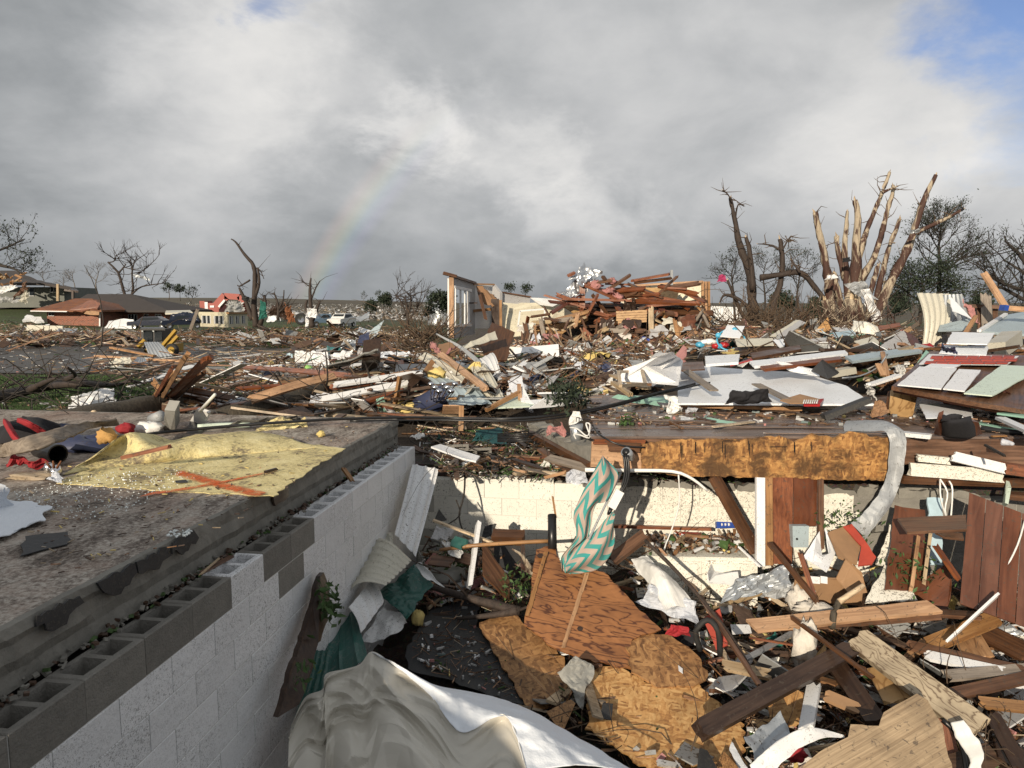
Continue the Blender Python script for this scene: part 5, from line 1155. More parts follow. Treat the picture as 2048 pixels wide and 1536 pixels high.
K('tyre_loop', 'black rubber hose loop in front of the cabinets', 'rubber', 'b', [(1400, 1300, .15), (1392, 1262, .35), (1415, 1240, .45), (1436, 1262, .4), (1440, 1310, .15)], .025)
X('red_net', 'red mesh bag lying above the strand board', 'red_cloth', 'b', [(1335, 1268, .3), (1385, 1275, .28), (1375, 1255, .38), (1340, 1246, .4)], .03, s=8)
S('tile_board', 'reddish tile board standing under the cabinet rubble', 'red_card', 'b', [(1408, 1235, .35), (1440, 1218, .45), (1455, 1290, .25), (1432, 1300, .2)], .02, .008)
D('board', 'orange board end lying right of the white lath', 'pine', 'b', (1860, 1290, .3), (1992, 1236, .45), .15, .03, .3)
for k, (a, b, m, lab) in enumerate((((1815, 1290), (2060, 1345), 'brown_wood', 'dark splintered board sloping to the right edge'), ((1850, 1310), (2010, 1345), 'white_paint', 'white edged splintered board under the dark sloping one'), ((1890, 1352), (2100, 1335), 'grey_wood', 'grey strip among the right edge splinters'), ((1900, 1390), (2100, 1345), 'brown_wood', 'brown branch like splinter at the right edge'), ((1960, 1405), (2100, 1420), 'pine', 'short orange board at the lower right edge'), ((1985, 1430), (2048, 1545), 'dark_wood', 'wide dark board end in the lower right corner'), ((1920, 1250), (1960, 1320), 'pine', 'flat orange board below the brown panelling'), ((1760, 1330), (1800, 1405), 'plywood_tan', 'split tan plywood piece under the weathered timber'), ((1960, 1260), (2060, 1310), 'brown_wood', 'brown flat board at the foot of the panelling'), ((1628, 1370), (1612, 1460), 'white_paint', 'white splintered stick hanging in the dark gap'), ((1445, 1330), (1540, 1350), 'pale_pine', 'pale broken branch wood under the dark beam'), ((1650, 1390), (1720, 1420), 'cardboard', 'torn cardboard bit under the dark beam'))):
    D('board', lab, m, 'b', (*a, .3), (*b, .3), .10 if k not in (6, 7, 8) else .22, .03, .3, .05)
S('white_sheet', 'mud covered white panel lying behind the long orange plank', 'speck_white', 'b', [(1730, 1205, .45), (1770, 1130, .6), (1800, 1140, .6), (1838, 1200, .5)], .012, .01)
S('white_sheet', 'white panel fragment below the silver flashing tip', 'speck_white', 'y', [(1752, 1130, 6.6), (1780, 1050, 6.9), (1796, 1050, 6.9), (1770, 1132, 6.6)], .012, .01)
for lab, m, pts in (('dark plank standing on edge in the far left rubble', 'dark_wood', [(905, 1110), (960, 1125)]), ('green board piece in the far left rubble', 'green_metal', [(905, 1082), (930, 1090)]), ('brown board piece below the lavender cloth', 'brown_wood', [(860, 1120), (905, 1125)])):
    D('board', lab, m, 'y', (*pts[0], 7.0), (*pts[1], 6.9), .12, .02, .6)
# hollow blocks tumbled behind the far wall
for k, (x, y, z, a, t) in enumerate(((905, 905, -.5, .2, .2), (950, 912, -.5, .15, .25), (1100, 932, -.6, .1, -.5))):
    o = bpy.data.objects.new('concrete_block', block_mesh('block', 'block_raw')); COL.objects.link(o)
    setp(o, Matrix.Translation(PZ(x, y, z)) @ Matrix.Rotation(a, 4, 'Z') @ Matrix.Rotation(1.35, 4, 'X')); tag(o, ('tumbled hollow block at the corner of the far wall', 'second tumbled hollow block under the white board', 'lone hollow block below the mossy ledge')[k], 'concrete block')
S('white_board', 'white board lying on the tumbled hollow blocks', 'clean_white', 'z', [(862, 893, -.28), (880, 888, -.28), (960, 912, -.32), (952, 922, -.34), (925, 916, -.32)], .02)
D('beam', 'grey weathered beam lying along the far wall top', 'grey_wood', 'z', (955, 928, -.55), (1088, 938, -.55), .14, .1)
X('tent_cloth', 'dark teal folded camping cloth behind the far wall', 'teal_cloth', 'z', [(945, 884, -.4), (1010, 886, -.4), (1005, 858, -.3), (950, 862, -.25)], .09, s=5)
tn = thing('tent_poles', 'bundle of dark metal poles beside the teal cloth', 'poles', PZ(1040, 875, -.3))
for k in range(6): tube('pole', [PZ(995, 868 + k * 3, -.3), PZ(1065 + rnd.uniform(-8, 8), 862 + k * 4, -.25)], .01, .01, 'black_plastic', 6, 1, tn)
bk = thing('grey_bucket', 'grey bucket with a white bag pulled over it on the deck corner', 'bucket', P(1152, 880, 7.9))
vs_, fs = tube_data([P(1153, 882, 7.9), P(1153, 848, 7.9)], [.065, .075], 14); obj('pail', vs_, fs, 'galv', bk, None, True)
crumple('bag', pp('y', [(1140, 848, 7.8), (1166, 842, 7.8), (1160, 822, 7.85), (1146, 820, 7.85)]), .03, 'white_plastic', s=8, parent=bk)
for a, b in (((1153, 834), (1160, 835)), ((1153, 834), (1152, 843)), ((1160, 835), (1158, 843))): slab('print_mark', [P(a[0], a[1], 7.74), P(b[0], b[1], 7.74), P(b[0] + 1, b[1] + 2, 7.74), P(a[0] + 1, a[1] + 2, 7.74)], .002, 'black_plastic', parent=bk)
K('wire_tangle', 'white plastic clothes hanger tangle beside the grey bucket', 'white_plastic', 'y', [(1140, 855, 7.6), (1155, 858, 7.5), (1175, 872, 7.4), (1180, 850, 7.5), (1172, 848, 7.5), (1180, 875, 7.4), (1160, 870, 7.4), (1148, 868, 7.4), (1152, 878, 7.4)], .009, n=6, sub=5)
X('insulation', 'pink insulation wad at the deck corner', 'pink_wool', 'y', [(1090, 872, 8.1), (1130, 868, 8.0), (1128, 846, 8.1), (1092, 852, 8.2)], .08, s=7)
# ================================================================== ON AND BEHIND THE DECK, RIGHT
S('wall_board', 'huge white wall board lying flat on the deck', 'white_panel', 'z', [(1357, 728, .36), (1482, 738, .32), (1606, 745, .29), (1692, 771, .22), (1748, 808, .13), (1355, 806, .14)], .025, .006, .12)
D('batten', 'long yellow batten along the front of the huge white board', 'pine', 'z', (1352, 811, .07), (1605, 818, .07), .05, .04)
D('plank', 'brown plank lying on the left part of the huge white board', 'grey_wood', 'z', (1372, 741, .43), (1428, 781, .28), .12, .02, 0, .005)
D('plank', 'brown plank lying on the middle of the huge white board', 'grey_wood', 'z', (1512, 768, .30), (1575, 799, .22), .12, .02, 0, .005)
S('brown_board', 'brown board bridging the two white boards at their left corner', 'brown_wood', 'z', [(1348, 726, .46), (1406, 723, .46), (1410, 738, .44), (1350, 741, .44)], .02)
S('brown_board', 'tan sheet lying beside the black cloth on the white board', 'cardboard', 'z', [(1560, 800, .22), (1600, 788, .26), (1640, 798, .22), (1625, 806, .2), (1580, 806, .2)], .012)
X('black_cloth', 'black soaked cloth heap on the huge white board', 'cloth_black', 'z', [(1448, 808, .19), (1548, 806, .19), (1530, 780, .36), (1465, 780, .36)], .05, s=3.5, nu=40, nv=26, bend=.06, smooth=True)
rb = thing('red_basket', 'red plastic basket upside down on the white board', 'basket', PZ(1625, 805, .18))
slab('rim', pp('z', [(1604, 800, .21), (1648, 797, .21), (1640, 808, .2), (1608, 808, .2)]), .03, 'red_plastic', parent=rb)
for k in range(7): beam('slat', PZ(1609 + k * 4.4, 800, .235), PZ(1607 + k * 4.4, 806, .222), .012, .01, 'white_plastic', parent=rb)
D('padded_slab', 'long black padded panel end leaning on the white board', 'black_sheet', 'z', (1645, 835, .06), (1738, 799, .28), .16, .06)
S('tan_scrap', 'small tan board scrap in front of the yellow batten', 'cardboard', 'z', [(1565, 818, .05), (1590, 812, .06), (1598, 824, .04), (1575, 830, .03)], .015, .01)
X('plastic_bag', 'white shopping bag with red print beside the huge white board', 'white_plastic', 'z', [(1338, 826, .02), (1366, 822, .02), (1358, 800, .14), (1332, 790, .22)], .05, s=8)
X('plastic_bag', 'flat pinkish plastic bag next to the shopping bag', 'clear_plastic', 'z', [(1372, 824, .02), (1395, 822, .02), (1392, 812, .06), (1375, 812, .06)], .03, s=9)
S('white_board', 'white board leaning at the back left of the deck', 'clean_white', 'z', [(1240, 762, .4), (1252, 738, .55), (1344, 703, .8), (1366, 722, .6), (1357, 770, .4)], .03, .006, .1)
fr = thing('window_frame', 'small bare wooden frame lying on the leaning white board', 'frame', PZ(1262, 765, .4))
for a, b in (((1237, 744), (1284, 741)), ((1284, 741), (1291, 768)), ((1241, 772), (1291, 768)), ((1237, 744), (1241, 772))): beam('frame_bar', PZ(a[0], a[1], .55), PZ(b[0], b[1], .48), .035, .03, 'pale_pine', parent=fr)
D('plank', 'long pale plank in front of the wooden frame', 'pale_pine', 'z', (1225, 750, .35), (1295, 777, .28), .12, .03)
X('mint_strip', 'torn mint green strip at the back of the deck', 'mint', 'z', [(1225, 795, .05), (1320, 812, .05), (1312, 802, .09), (1235, 788, .1)], .02)
X('mint_strip', 'mint green splinter lying flat on the deck boards', 'mint', 'z', [(1400, 838, .02), (1480, 850, .02), (1478, 844, .04), (1405, 834, .03)], .01)
X('mint_strip', 'second mint green strip further back on the deck', 'mint', 'z', [(1270, 800, .06), (1345, 806, .06), (1330, 792, .1), (1265, 790, .1)], .015)
limb('leafy_twig', 'small leafy twig lying on the wet deck', 'twig', 'z', [(1240, 845, .03), (1262, 838, .05), (1278, 832, .08)], .012, .006, [[(1262, 838, .05), (1275, 850, .08)]])
leaves(bpy.data.objects['leafy_twig'], pp('z', [(1240, 848, .03), (1255, 840, .05)]), 50, .03, sz=.04)['kind'] = 'stuff'
limb('deck_twig', 'bare forked twig standing on the wet deck', 'pale_pine', 'z', [(1270, 842, .05), (1278, 838, .1), (1290, 850, .02)], .012, .008, [[(1275, 840, .1), (1262, 832, .2)], [(1278, 838, .12), (1272, 828, .22)]])
S('white_scrap', 'white wooden scrap on the deck below the shopping bag', 'white_paint', 'z', [(1362, 833, .03), (1392, 836, .02), (1390, 841, .02), (1361, 840, .02)], .02)
D('painted_board', 'white board end on the deck right of the silver flashing', 'white_paint', 'z', (1790, 866, .03), (1862, 873, .03), .12, .04)
sb = thing('seat_pad', 'black padded seat back with brown sides on the deck', 'seat pad', PZ(1920, 875))
loft('pad', [pp('z', [(1882, 870, .02), (1900, 876, .02), (1935, 877, .02), (1952, 872, .02)]), pp('z', [(1882, 850, .16), (1900, 848, .2), (1935, 848, .2), (1950, 852, .15)]), pp('z', [(1888, 838, .24), (1902, 835, .26), (1930, 836, .26), (1944, 842, .22)])], 'cloth_black', 20, 12, .05, parent=sb)
slab('side', pp('z', [(1868, 868, .02), (1882, 872, .02), (1886, 840, .22), (1876, 845, .2)]), .1, 'brown_panel', parent=sb); slab('side', pp('z', [(1952, 872, .02), (1964, 868, .02), (1958, 845, .18), (1946, 843, .2)]), .1, 'brown_panel', parent=sb)
K('black_strap', 'black strap lying on the deck at the right edge', 'black_plastic', 'z', [(1962, 858, .03), (2000, 862, .03), (2060, 868, .03)], .03)
K('clear_bottle', 'clear plastic bottle lying at the right end of the deck', 'clear_plastic', 'z', [(2004, 884, .04), (2018, 886, .04), (2026, 888, .04)], .035, .015, n=10)
D('painted_board', 'white board sloping over the deck at the right edge', 'white_paint', 'z', (2000, 836, .12), (2080, 872, .12), .10, .03)
D('mint_board', 'pale mint board behind the sloping white one', 'mint', 'z', (2000, 826, .15), (2090, 838, .15), .18, .02)
D('stick', 'dark forked stick near the clear bottle', 'twig_dark', 'z', (1970, 890, .02), (2010, 912, .02), .02, .02)
cs = thing('chair_seat', 'pale wooden chair seat standing on edge behind the deck', 'chair seat', PZ(1805, 828, .1))
slab('seat_board', [P(x, y, 8.5 + (834 - y) * .008) for x, y in ((1778, 818), (1782, 780), (1790, 773), (1830, 778), (1836, 786), (1826, 830), (1818, 834), (1782, 824))], .03, 'plywood_tan', parent=cs)
slab('under_rail', [P(x, y, 8.6 + (834 - y) * .008) for x, y in ((1770, 822), (1778, 818), (1782, 780), (1776, 784))], .03, 'brown_wood', parent=cs)
S('white_sheet', 'white flat sheet lying in front of the maroon boards', 'white_panel', 'z', [(1838, 808, .14), (1942, 808, .14), (1946, 834, .08), (1852, 836, .08)], .01, .006)
S('maroon_board', 'maroon board scrap right of the chair seat', 'maroon_board', 'z', [(1870, 790, .25), (1920, 782, .3), (1945, 806, .15), (1890, 808, .14)], .012, .015)
S('maroon_board', 'jagged maroon board at the edge of the big brown wall section', 'maroon_board', 'z', [(1975, 800, .2), (1990, 775, .35), (2020, 785, .32), (2028, 806, .18), (1985, 820, .12)], .012, .02)
X('mint_scrap', 'mint foam scrap right of the chair seat', 'mint', 'z', [(1836, 782, .3), (1880, 796, .22), (1872, 782, .32), (1842, 774, .38)], .03, s=6)
X('mint_scrap', 'mint crumpled scrap in front of the maroon boards', 'mint', 'z', [(1938, 820, .1), (1975, 816, .1), (1968, 806, .16), (1942, 808, .16)], .03, s=6)
X('plastic_bag', 'white plastic bag between the huge board and the maroon boards', 'white_plastic', 'z', [(1738, 795, .1), (1752, 800, .1), (1742, 772, .3), (1728, 770, .32)], .04, s=8)
X('paper_bag', 'brown crumpled paper beside the chair seat', 'brown_paper', 'z', [(1745, 830, .08), (1776, 826, .08), (1770, 802, .2), (1750, 800, .22)], .05, s=8)
ws = thing('wall_section', 'big brown wall section with white and mint panels at the right', 'wall section', PZ(1920, 770, .3))
BZ = lambda x, y, o=0.: PZ(x, y, .26 + (806 - y) * .0034 + o)
slab('backing', [BZ(1783, 772), BZ(1862, 702), BZ(2120, 714), BZ(2120, 830), BZ(1960, 806)], .05, 'brown_wood', .006, .2, ws)
for m, q_ in (('clean_white', [(1795, 769), (1840, 733), (1914, 736), (1882, 777)]), ('clean_white', [(1886, 777), (1918, 738), (1962, 740), (1930, 782)]), ('pale_mint', [(1928, 786), (2004, 730), (2090, 733), (1985, 791)]), ('clean_white', [(1862, 727), (1922, 729), (1908, 735), (1848, 734)])):
    slab('panel', [BZ(*p, .02) for p in q_], .014, m, .004, .2, ws)
for r in range(3):
    for k in range(7):
        x = 1864 - r * 6 + k * 24 + (12 if r % 2 else 0); y = 711 + r * 5.4
        slab('printed_brick', [BZ(x, y, .02), BZ(x + 22, y + .4, .02), BZ(x + 19, y + 4.6, .02), BZ(x - 3, y + 4.2, .02)], .012, 'red_card', parent=ws)
slab('brick_mortar', [BZ(1858, 708, .008), BZ(2038, 712, .008), BZ(2014, 730, .008), BZ(1838, 728, .008)], .006, 'white_paint', parent=ws)
beam('bottom_rail', BZ(1790, 776, -.03), BZ(2100, 836, -.03), .1, .1, 'red_wood', parent=ws)
bxw = thing('white_box', 'white cabinet box standing on the right wall section', 'box', P(2010, 715, 13))
box('carcass', [P(1978, 716, 12.2), P(2012, 714, 12.0), P(2046, 690, 13.4), P(2012, 692, 13.6), P(1974, 686, 12.2), P(2011, 684, 12.0), P(2044, 661, 13.4), P(2003, 663, 13.6)], 'cream_siding', bxw)
tube('knob', [P(1985, 706, 12.1), P(1985, 706, 12.05)], .02, .02, 'black_plastic', 8, 1, bxw)
for lab, q_ in (('white panel lying left of the white cabinet box', [(1893, 686, .75), (1905, 664, .9), (1990, 666, .9), (1975, 688, .75)]), ('white dirty panel between the brick print and the upper panels', [(1878, 706, .6), (1890, 690, .7), (1976, 692, .7), (1972, 710, .6)])):
    S('white_sheet', lab, 'white_panel', 'z', q_, .02, .01)
X('navy_cloth', 'navy cloth lying on the white dirty panel', 'navy', 'z', [(1880, 704, .64), (1915, 708, .62), (1905, 694, .74), (1885, 692, .74)], .06, s=6)
X('black_cloth', 'dark jacket hanging at the foot of the tall ribbed sheet', 'cloth_black', 'y', [(1868, 692, 13.5), (1890, 686, 13.5), (1896, 668, 13.8), (1886, 670, 13.8)], .1, s=4)
C('ribbed_sheet', 'tall cream ribbed steel sheet standing upright', 'cream_siding', 'y', [(1844, 694, 14.5), (1884, 688, 14.8), (1900, 588, 15.5), (1834, 586, 14.8)], 5, .045, bend=.1, fine=8)
C('ribbed_sheet', 'darker grey steel sheet behind the tall cream one', 'galv', 'y', [(1882, 650, 15.0), (1940, 642, 15.6), (1924, 588, 15.6), (1886, 590, 15.2)], 5, .04)  # right part of the standing steel, given a darker grey
S('white_sheet', 'folded white sheet leaning on the darker steel sheet', 'white_panel', 'y', [(1900, 592, 14.9), (1945, 638, 14.6), (1905, 622, 14.6)], .01, .01)
S('blue_sheet', 'pale blue panel lying behind the tall ribbed sheet', 'blue_grey', 'y', [(1876, 662, 14.4), (1880, 650, 14.8), (1942, 636, 15.0), (1935, 660, 14.5)], .02)
X('insulation', 'pink insulation strip hanging right of the steel sheets', 'pink_wool', 'y', [(1935, 618, 14.8), (1960, 650, 14.5), (1950, 620, 14.9), (1925, 598, 15)], .08, s=5)
S('roof_sheet', 'grey roof panel sloping down from the right edge', 'blue_grey', 'y', [(1962, 662, 14.), (2080, 670, 13.8), (2080, 618, 16.), (2010, 630, 15.8)], .05)
D('trim', 'white trim along the edge of the grey roof panel', 'white_paint', 'y', (1958, 662, 13.9), (2012, 628, 15.6), .07, .05)
D('rafter', 'tan rafter leaning up against the sky at the right', 'pine', 'y', (1967, 545, 15.), (2012, 616, 14.6), .14, .05, .4)
D('rafter', 'orange rafter with a blue painted tip at the right edge', 'pine', 'y', (2010, 616, 14.4), (2090, 622, 14.2), .16, .1)
D('blue_block', 'blue painted block at the rafter tip', 'blue_plastic', 'y', (2004, 615, 14.35), (2012, 616.5, 14.35), .165, .11, 0, 0)
D('gable_post', 'dark splintered post behind the rafters', 'grey_wood', 'y', (1972, 588, 16), (1976, 680, 15.5), .2, .1, .3, .1)
fx = thing('stud_frame', 'broken red brown stud frame behind the pink insulation', 'stud frame', P(1960, 660, 16))
for a, b in (((1935, 612), (2000, 614)), ((1958, 614), (1960, 660)), ((1938, 612), (1940, 655)), ((1990, 614), (1990, 655))): beam('stud', P(*a, 16), P(*b, 15.8), .1, .08, 'brown_wood', parent=fx)
D('board', 'orange short board leaning beside the darker steel sheet', 'pine', 'y', (1930, 668, 13.5), (1952, 632, 14), .08, .04)
lm = thing('wall_beam', 'long wall plate with grey top and orange front lying at the right', 'beam', PZ(1720, 728, .3))
slab('grey_top', pp('z', [(1690, 712, .55), (1830, 693, .6), (1845, 702, .58), (1705, 722, .5)]), .04, 'blue_grey', parent=lm)
slab('orange_front', pp('z', [(1726, 733, .34), (1840, 716, .42), (1845, 704, .54), (1722, 724, .46)]), .04, 'pine', parent=lm)
D('stick', 'short upright lath in front of the long wall plate', 'pine', 'z', (1765, 704, .6), (1774, 752, .3), .07, .03)
D('stick', 'orange lath leaning left of the short upright lath', 'pine', 'z', (1756, 728, .45), (1768, 752, .3), .09, .03)
K('cord', 'grey cable bending past the short upright lath', 'galv', 'z', [(1685, 756, .3), (1720, 752, .3), (1755, 735, .4), (1775, 708, .6)], .012)
S('black_sheet', 'black board standing behind the huge white board', 'black_sheet', 'z', [(1622, 742, .4), (1642, 722, .62), (1676, 748, .42), (1656, 758, .34)], .03)
S('white_sheet', 'white triangular board left of the black board', 'white_panel', 'z', [(1552, 722, .55), (1628, 738, .42), (1640, 752, .34), (1580, 742, .4)], .015, .01)
D('plank', 'white plank in front of the wall section', 'white_paint', 'z', (1738, 770, .3), (1800, 750, .42), .12, .03)
X('paper_heap', 'pinkish crumpled paper heap near the wall section', 'white_plastic', 'z', [(1790, 752, .35), (1812, 750, .35), (1808, 732, .48), (1792, 735, .5)], .06, s=8)
S('mint_board', 'narrow mint board leaning at the wall section corner', 'mint', 'z', [(1828, 735, .4), (1852, 700, .62), (1858, 704, .6), (1834, 738, .38)], .02)
O('red_bag', 'red crumpled bag beside the tall ribbed sheet', 'red_cloth', 'y', (1852, 700, 13.2), .16, .1, .12)
wl = thing('wheel_axle', 'overturned axle with two small black wheels in the debris', 'axle', PZ(1700, 700, .6))
def wheel(parent, c, r, wd_, ax, tyre='rubber', rim='chrome'):
    c = V(c); ax = V(ax).normalized(); x = ax.cross(V((0, 0, 1))).normalized(); y = ax.cross(x); n = 18; vs_, fs = [], []
    prof = [(r * .55, -wd_ / 2), (r * .9, -wd_ / 2), (r, -wd_ * .3), (r, wd_ * .3), (r * .9, wd_ / 2), (r * .55, wd_ / 2)]
    for rr, d in prof:
        for k in range(n): t = 2 * math.pi * k / n; vs_.append(c + (x * math.cos(t) + y * math.sin(t)) * rr + ax * d)
    for j in range(5):
        for k in range(n): fs.append((j * n + k, j * n + (k + 1) % n, (j + 1) * n + (k + 1) % n, (j + 1) * n + k))
    w1 = obj('wheel', vs_, fs, tyre, parent)
    a, b = tube_data([c - ax * wd_ * .3, c - ax * wd_ * .42, c + ax * wd_ * .42, c + ax * wd_ * .3], [r * .25, r * .57, r * .57, r * .25], n); obj('rim', a, b, rim, w1)
    return w1
wheel(wl, P(1690, 690, 15.5), .21, .14, (.2, -1, .1)); wheel(wl, P(1723, 694, 15.8), .19, .14, (.1, -1, .2)); tube('axle_bar', [P(1690, 690, 15.6), P(1723, 694, 15.9)], .05, .05, 'rusty', 8, 1, wl)
S('red_box_lid', 'red plastic lid right of the axle', 'red_plastic', 'y', [(1730, 702, 15.2), (1762, 700, 15.2), (1755, 690, 15.6), (1732, 688, 15.6)], .05)
X('body_shell', 'white mud spattered body panel below the stripped trees', 'speck_white', 'y', [(1704, 662, 17), (1762, 672, 16.5), (1758, 652, 17), (1706, 640, 17.5)], .03, bend=.15, smooth=True)
S('pale_blue_board', 'pale blue window panel left of the white body panel', 'pale_blue', 'y', [(1665, 665, 17), (1705, 660, 17), (1712, 668, 16.6), (1672, 674, 16.6)], .03)
lt = thing('plastic_chair', 'white slotted plastic chair back lying in the debris', 'chair', P(1650, 700, 15))
slab('back_plate', pp('y', [(1622, 702, 15), (1660, 696, 15), (1656, 684, 15.3), (1640, 684, 15.3)]), .03, 'white_plastic', parent=lt)
for k in range(6): beam('slot', P(1640 + k * 3, 687, 14.96), P(1640 + k * 3, 695, 14.9), .02, .01, 'stone_grey', parent=lt)
hp = thing('hoop_toy', 'blue hoop with bead joints lying among red toys', 'toy', P(1465, 690, 16))
tube('hoop', [P(1462 + 28 * math.cos(t), 680 + 21 * math.sin(t), 16 - .2 * math.sin(t)) for t in [k * 2 * math.pi / 16 for k in range(17)]], .02, .02, 'sky_blue', 8, 2, hp)
for t in (.3, 1.4, 2.5, 3.6, 5.): blob('bead', P(1462 + 28 * math.cos(t), 680 + 21 * math.sin(t), 15.95), .07, .06, .06, 'sky_blue', .1, parent=hp)
for k, (x, y, m, lab) in enumerate(((1432, 692, 'red_plastic', 'red plastic toy left of the blue hoop'), (1448, 690, 'red_plastic', 'second red toy inside the blue hoop'), (1418, 684, 'white_plastic', 'white plastic sledge left of the blue hoop'), (1400, 690, 'sky_blue', 'light blue toy piece at the left of the toy heap'))):
    O('toy', lab, m, 'y', (x, y, 16), .18 if k == 2 else .1, .1, .07, .3)
for k, (lab, m, pts) in enumerate((('cream door panel lying behind the blue hoop', 'cream_siding', [(1470, 678), (1545, 676), (1548, 690), (1475, 692)]), ('grey white panel propped left of the cream door', 'white_panel', [(1440, 672), (1455, 650), (1490, 652), (1480, 676)]), ('white sheet on the debris left of the wheels', 'white_panel', [(1545, 680), (1580, 674), (1600, 690), (1560, 694)]), ('grey siding strip below the stripped trees', 'grey_wall', [(1552, 668), (1600, 640), (1612, 645), (1565, 674)]), ('white ribbed siding strip beside the grey one', 'cream_siding', [(1540, 672), (1592, 640), (1600, 640), (1552, 672)]), ('black padded board behind the cream door', 'black_sheet', [(1560, 672), (1612, 676), (1610, 684), (1562, 682)]), ('brown carton side behind the axle', 'cardboard', [(1706, 690), (1740, 676), (1745, 688), (1715, 696)]), ('white framed board behind the axle', 'cream_siding', [(1710, 682), (1745, 672), (1760, 686), (1728, 696)]), ('maroon plywood wing left of the tall ribbed sheet', 'maroon_board', [(1806, 660), (1822, 690), (1845, 692), (1830, 672)]), ('grey siding sloping to the maroon wing', 'grey_wall', [(1762, 690), (1808, 660), (1822, 690), (1770, 700)]), ('orange stained board below the tree roots', 'red_wood', [(1756, 652), (1800, 645), (1802, 652), (1760, 660)]), ('tan plywood scrap right of the tree roots', 'plywood_pale', [(1806, 662), (1838, 640), (1840, 650), (1816, 664)]))):
    S('debris_sheet', lab, m, 'y', [(x, y, 16.5 - (y - 640) * .03) for x, y in pts], .02, .012)
for k, (lab, m, pts) in enumerate((('grey white plank pile left of the huge white board', 'white_panel', [(1410, 712), (1480, 708), (1476, 724), (1412, 728)]), ('long brown board right of the toy heap', 'brown_wood', [(1500, 706), (1600, 690), (1602, 698), (1506, 716)]), ('pale long board above the huge white board', 'white_panel', [(1500, 722), (1690, 700), (1696, 706), (1510, 732)]), ('orange board under the pale long board', 'red_wood', [(1520, 732), (1680, 712), (1684, 718), (1530, 738)]))):
    S('long_board', lab, m, 'z', [(x, y, .45 + (740 - y) * .004) for x, y in pts], .04, .006)
D('bottle_crate', 'pale yellow crate board behind the black board', 'cream_siding', 'z', (1660, 748, .3), (1705, 740, .34), .16, .1)
# ================================================================== CENTRE: IN FRONT OF THE WRECK
S('white_board', 'clean white rectangular board standing in front of the wreck', 'clean_white', 'y', [(1028, 724, 16), (1119, 719, 16), (1117, 688, 16.5), (1027, 696, 16.5)], .02)
for k, (a, b) in enumerate((((1005, 728), (1230, 735)), ((1010, 720), (1228, 728)), ((1008, 712), (1180, 722)), ((1005, 704), (1110, 700)), ((1005, 698), (1040, 700)))):
    D('siding_board', ('lowest board of the white siding stack below the standing board', 'second board of the white siding stack', 'third board of the white siding stack', 'upper board of the white siding stack behind the standing board', 'short topmost board of the white siding stack')[k], 'speck_white', 'y', (*a, 15.8 + k * .25), (*b, 15.6 + k * .25), .16, .03, .7, .03)
C('siding_sheet', 'long cream siding sloping down left of the wreck', 'cream_siding', 'y', [(836, 716, 12.6), (852, 704, 12.9), (1000, 800, 11), (975, 812, 10.8)], 2, .02, bend=.05)
C('siding_sheet', 'wide white blue siding sheet sloping under the cream one', 'blue_grey', 'y', [(848, 752, 12), (900, 750, 12.2), (985, 808, 10.7), (900, 812, 10.6)], 4, .015, bend=.08, crump=.01)
C('siding_sheet', 'cream siding sheet lying on the right of the sloping pile', 'cream_siding', 'y', [(940, 735, 12.2), (968, 726, 12.4), (1008, 795, 11.1), (975, 810, 10.9)], 3, .02, bend=.04)
C('siding_sheet', 'cream siding end pointing up to the wreck', 'cream_siding', 'y', [(925, 692, 13.4), (990, 662, 14), (996, 678, 13.8), (935, 696, 13.2)], 2, .02, bend=-.04)
loft('gutter', [pp('y', [(872, 666, 14), (920, 690, 13.4), (960, 720, 12.7), (990, 752, 12.2)]), pp('y', [(872, 669, 14), (915, 694, 13.4), (952, 726, 12.6), (985, 760, 12)])], 'silver_metal', 24, 4, .01, .01, 4)
tag(bpy.data.objects['gutter'], 'thin bent white gutter over the sloping siding pile', 'gutter')
C('siding_sheet', 'curved white siding beside the thin bent gutter', 'white_paint', 'y', [(955, 720, 12.9), (985, 705, 13.2), (1002, 748, 12.2), (985, 765, 12)], 3, .015, bend=.1)
D('rafter', 'yellow orange rafter on top of the sloping siding pile', 'pine', 'y', (880, 708, 12.4), (972, 778, 10.8), .10, .06, .3)
D('board', 'orange board standing in the sloping siding pile', 'pine', 'y', (852, 748, 12.), (868, 724, 12.3), .14, .04, .8)
S('brown_board', 'dark brown board leaning against the wreck corner', 'brown_wood', 'y', [(962, 688, 14), (985, 645, 15), (1030, 665, 14.8), (1012, 720, 13.8), (970, 722, 13.6)], .03, .015)
S('brown_board', 'grey brown panel under the yellow orange rafter', 'grey_wood', 'y', [(900, 752, 11.9), (930, 742, 12), (962, 768, 11.4), (950, 780, 11.2)], .03, .01)
S('paper_faced_batt', 'pink insulation batt with torn brown paper in the siding pile', 'brown_paper', 'y', [(862, 692, 13.4), (900, 684, 13.6), (920, 700, 13.2), (890, 712, 12.9)], .08, .02)
X('insulation', 'pink insulation edge of the torn batt', 'pink_wool', 'y', [(858, 690, 13.35), (875, 712, 12.9), (885, 706, 12.9), (868, 684, 13.5)], .05, s=7)
X('insulation', 'second pink insulation wad behind the bent gutter', 'pink_wool', 'y', [(890, 712, 12.8), (912, 695, 13.2), (918, 690, 13.2), (895, 700, 13)], .05, s=7)
O('yellow_foam', 'yellow insulation wad under the sloping siding', 'yellow_foam', 'y', (875, 748, 11.9), .16, .12, .1, .5)
D('plank', 'tan plank sloping right in front of the white siding stack', 'pale_pine', 'y', (1004, 730, 14), (1056, 758, 13), .18, .04, .4)
D('plank', 'orange brown plank leaning left of the dark boarded sheet', 'pine', 'y', (1132, 752, 13.4), (1192, 728, 14.2), .12, .05, .5)
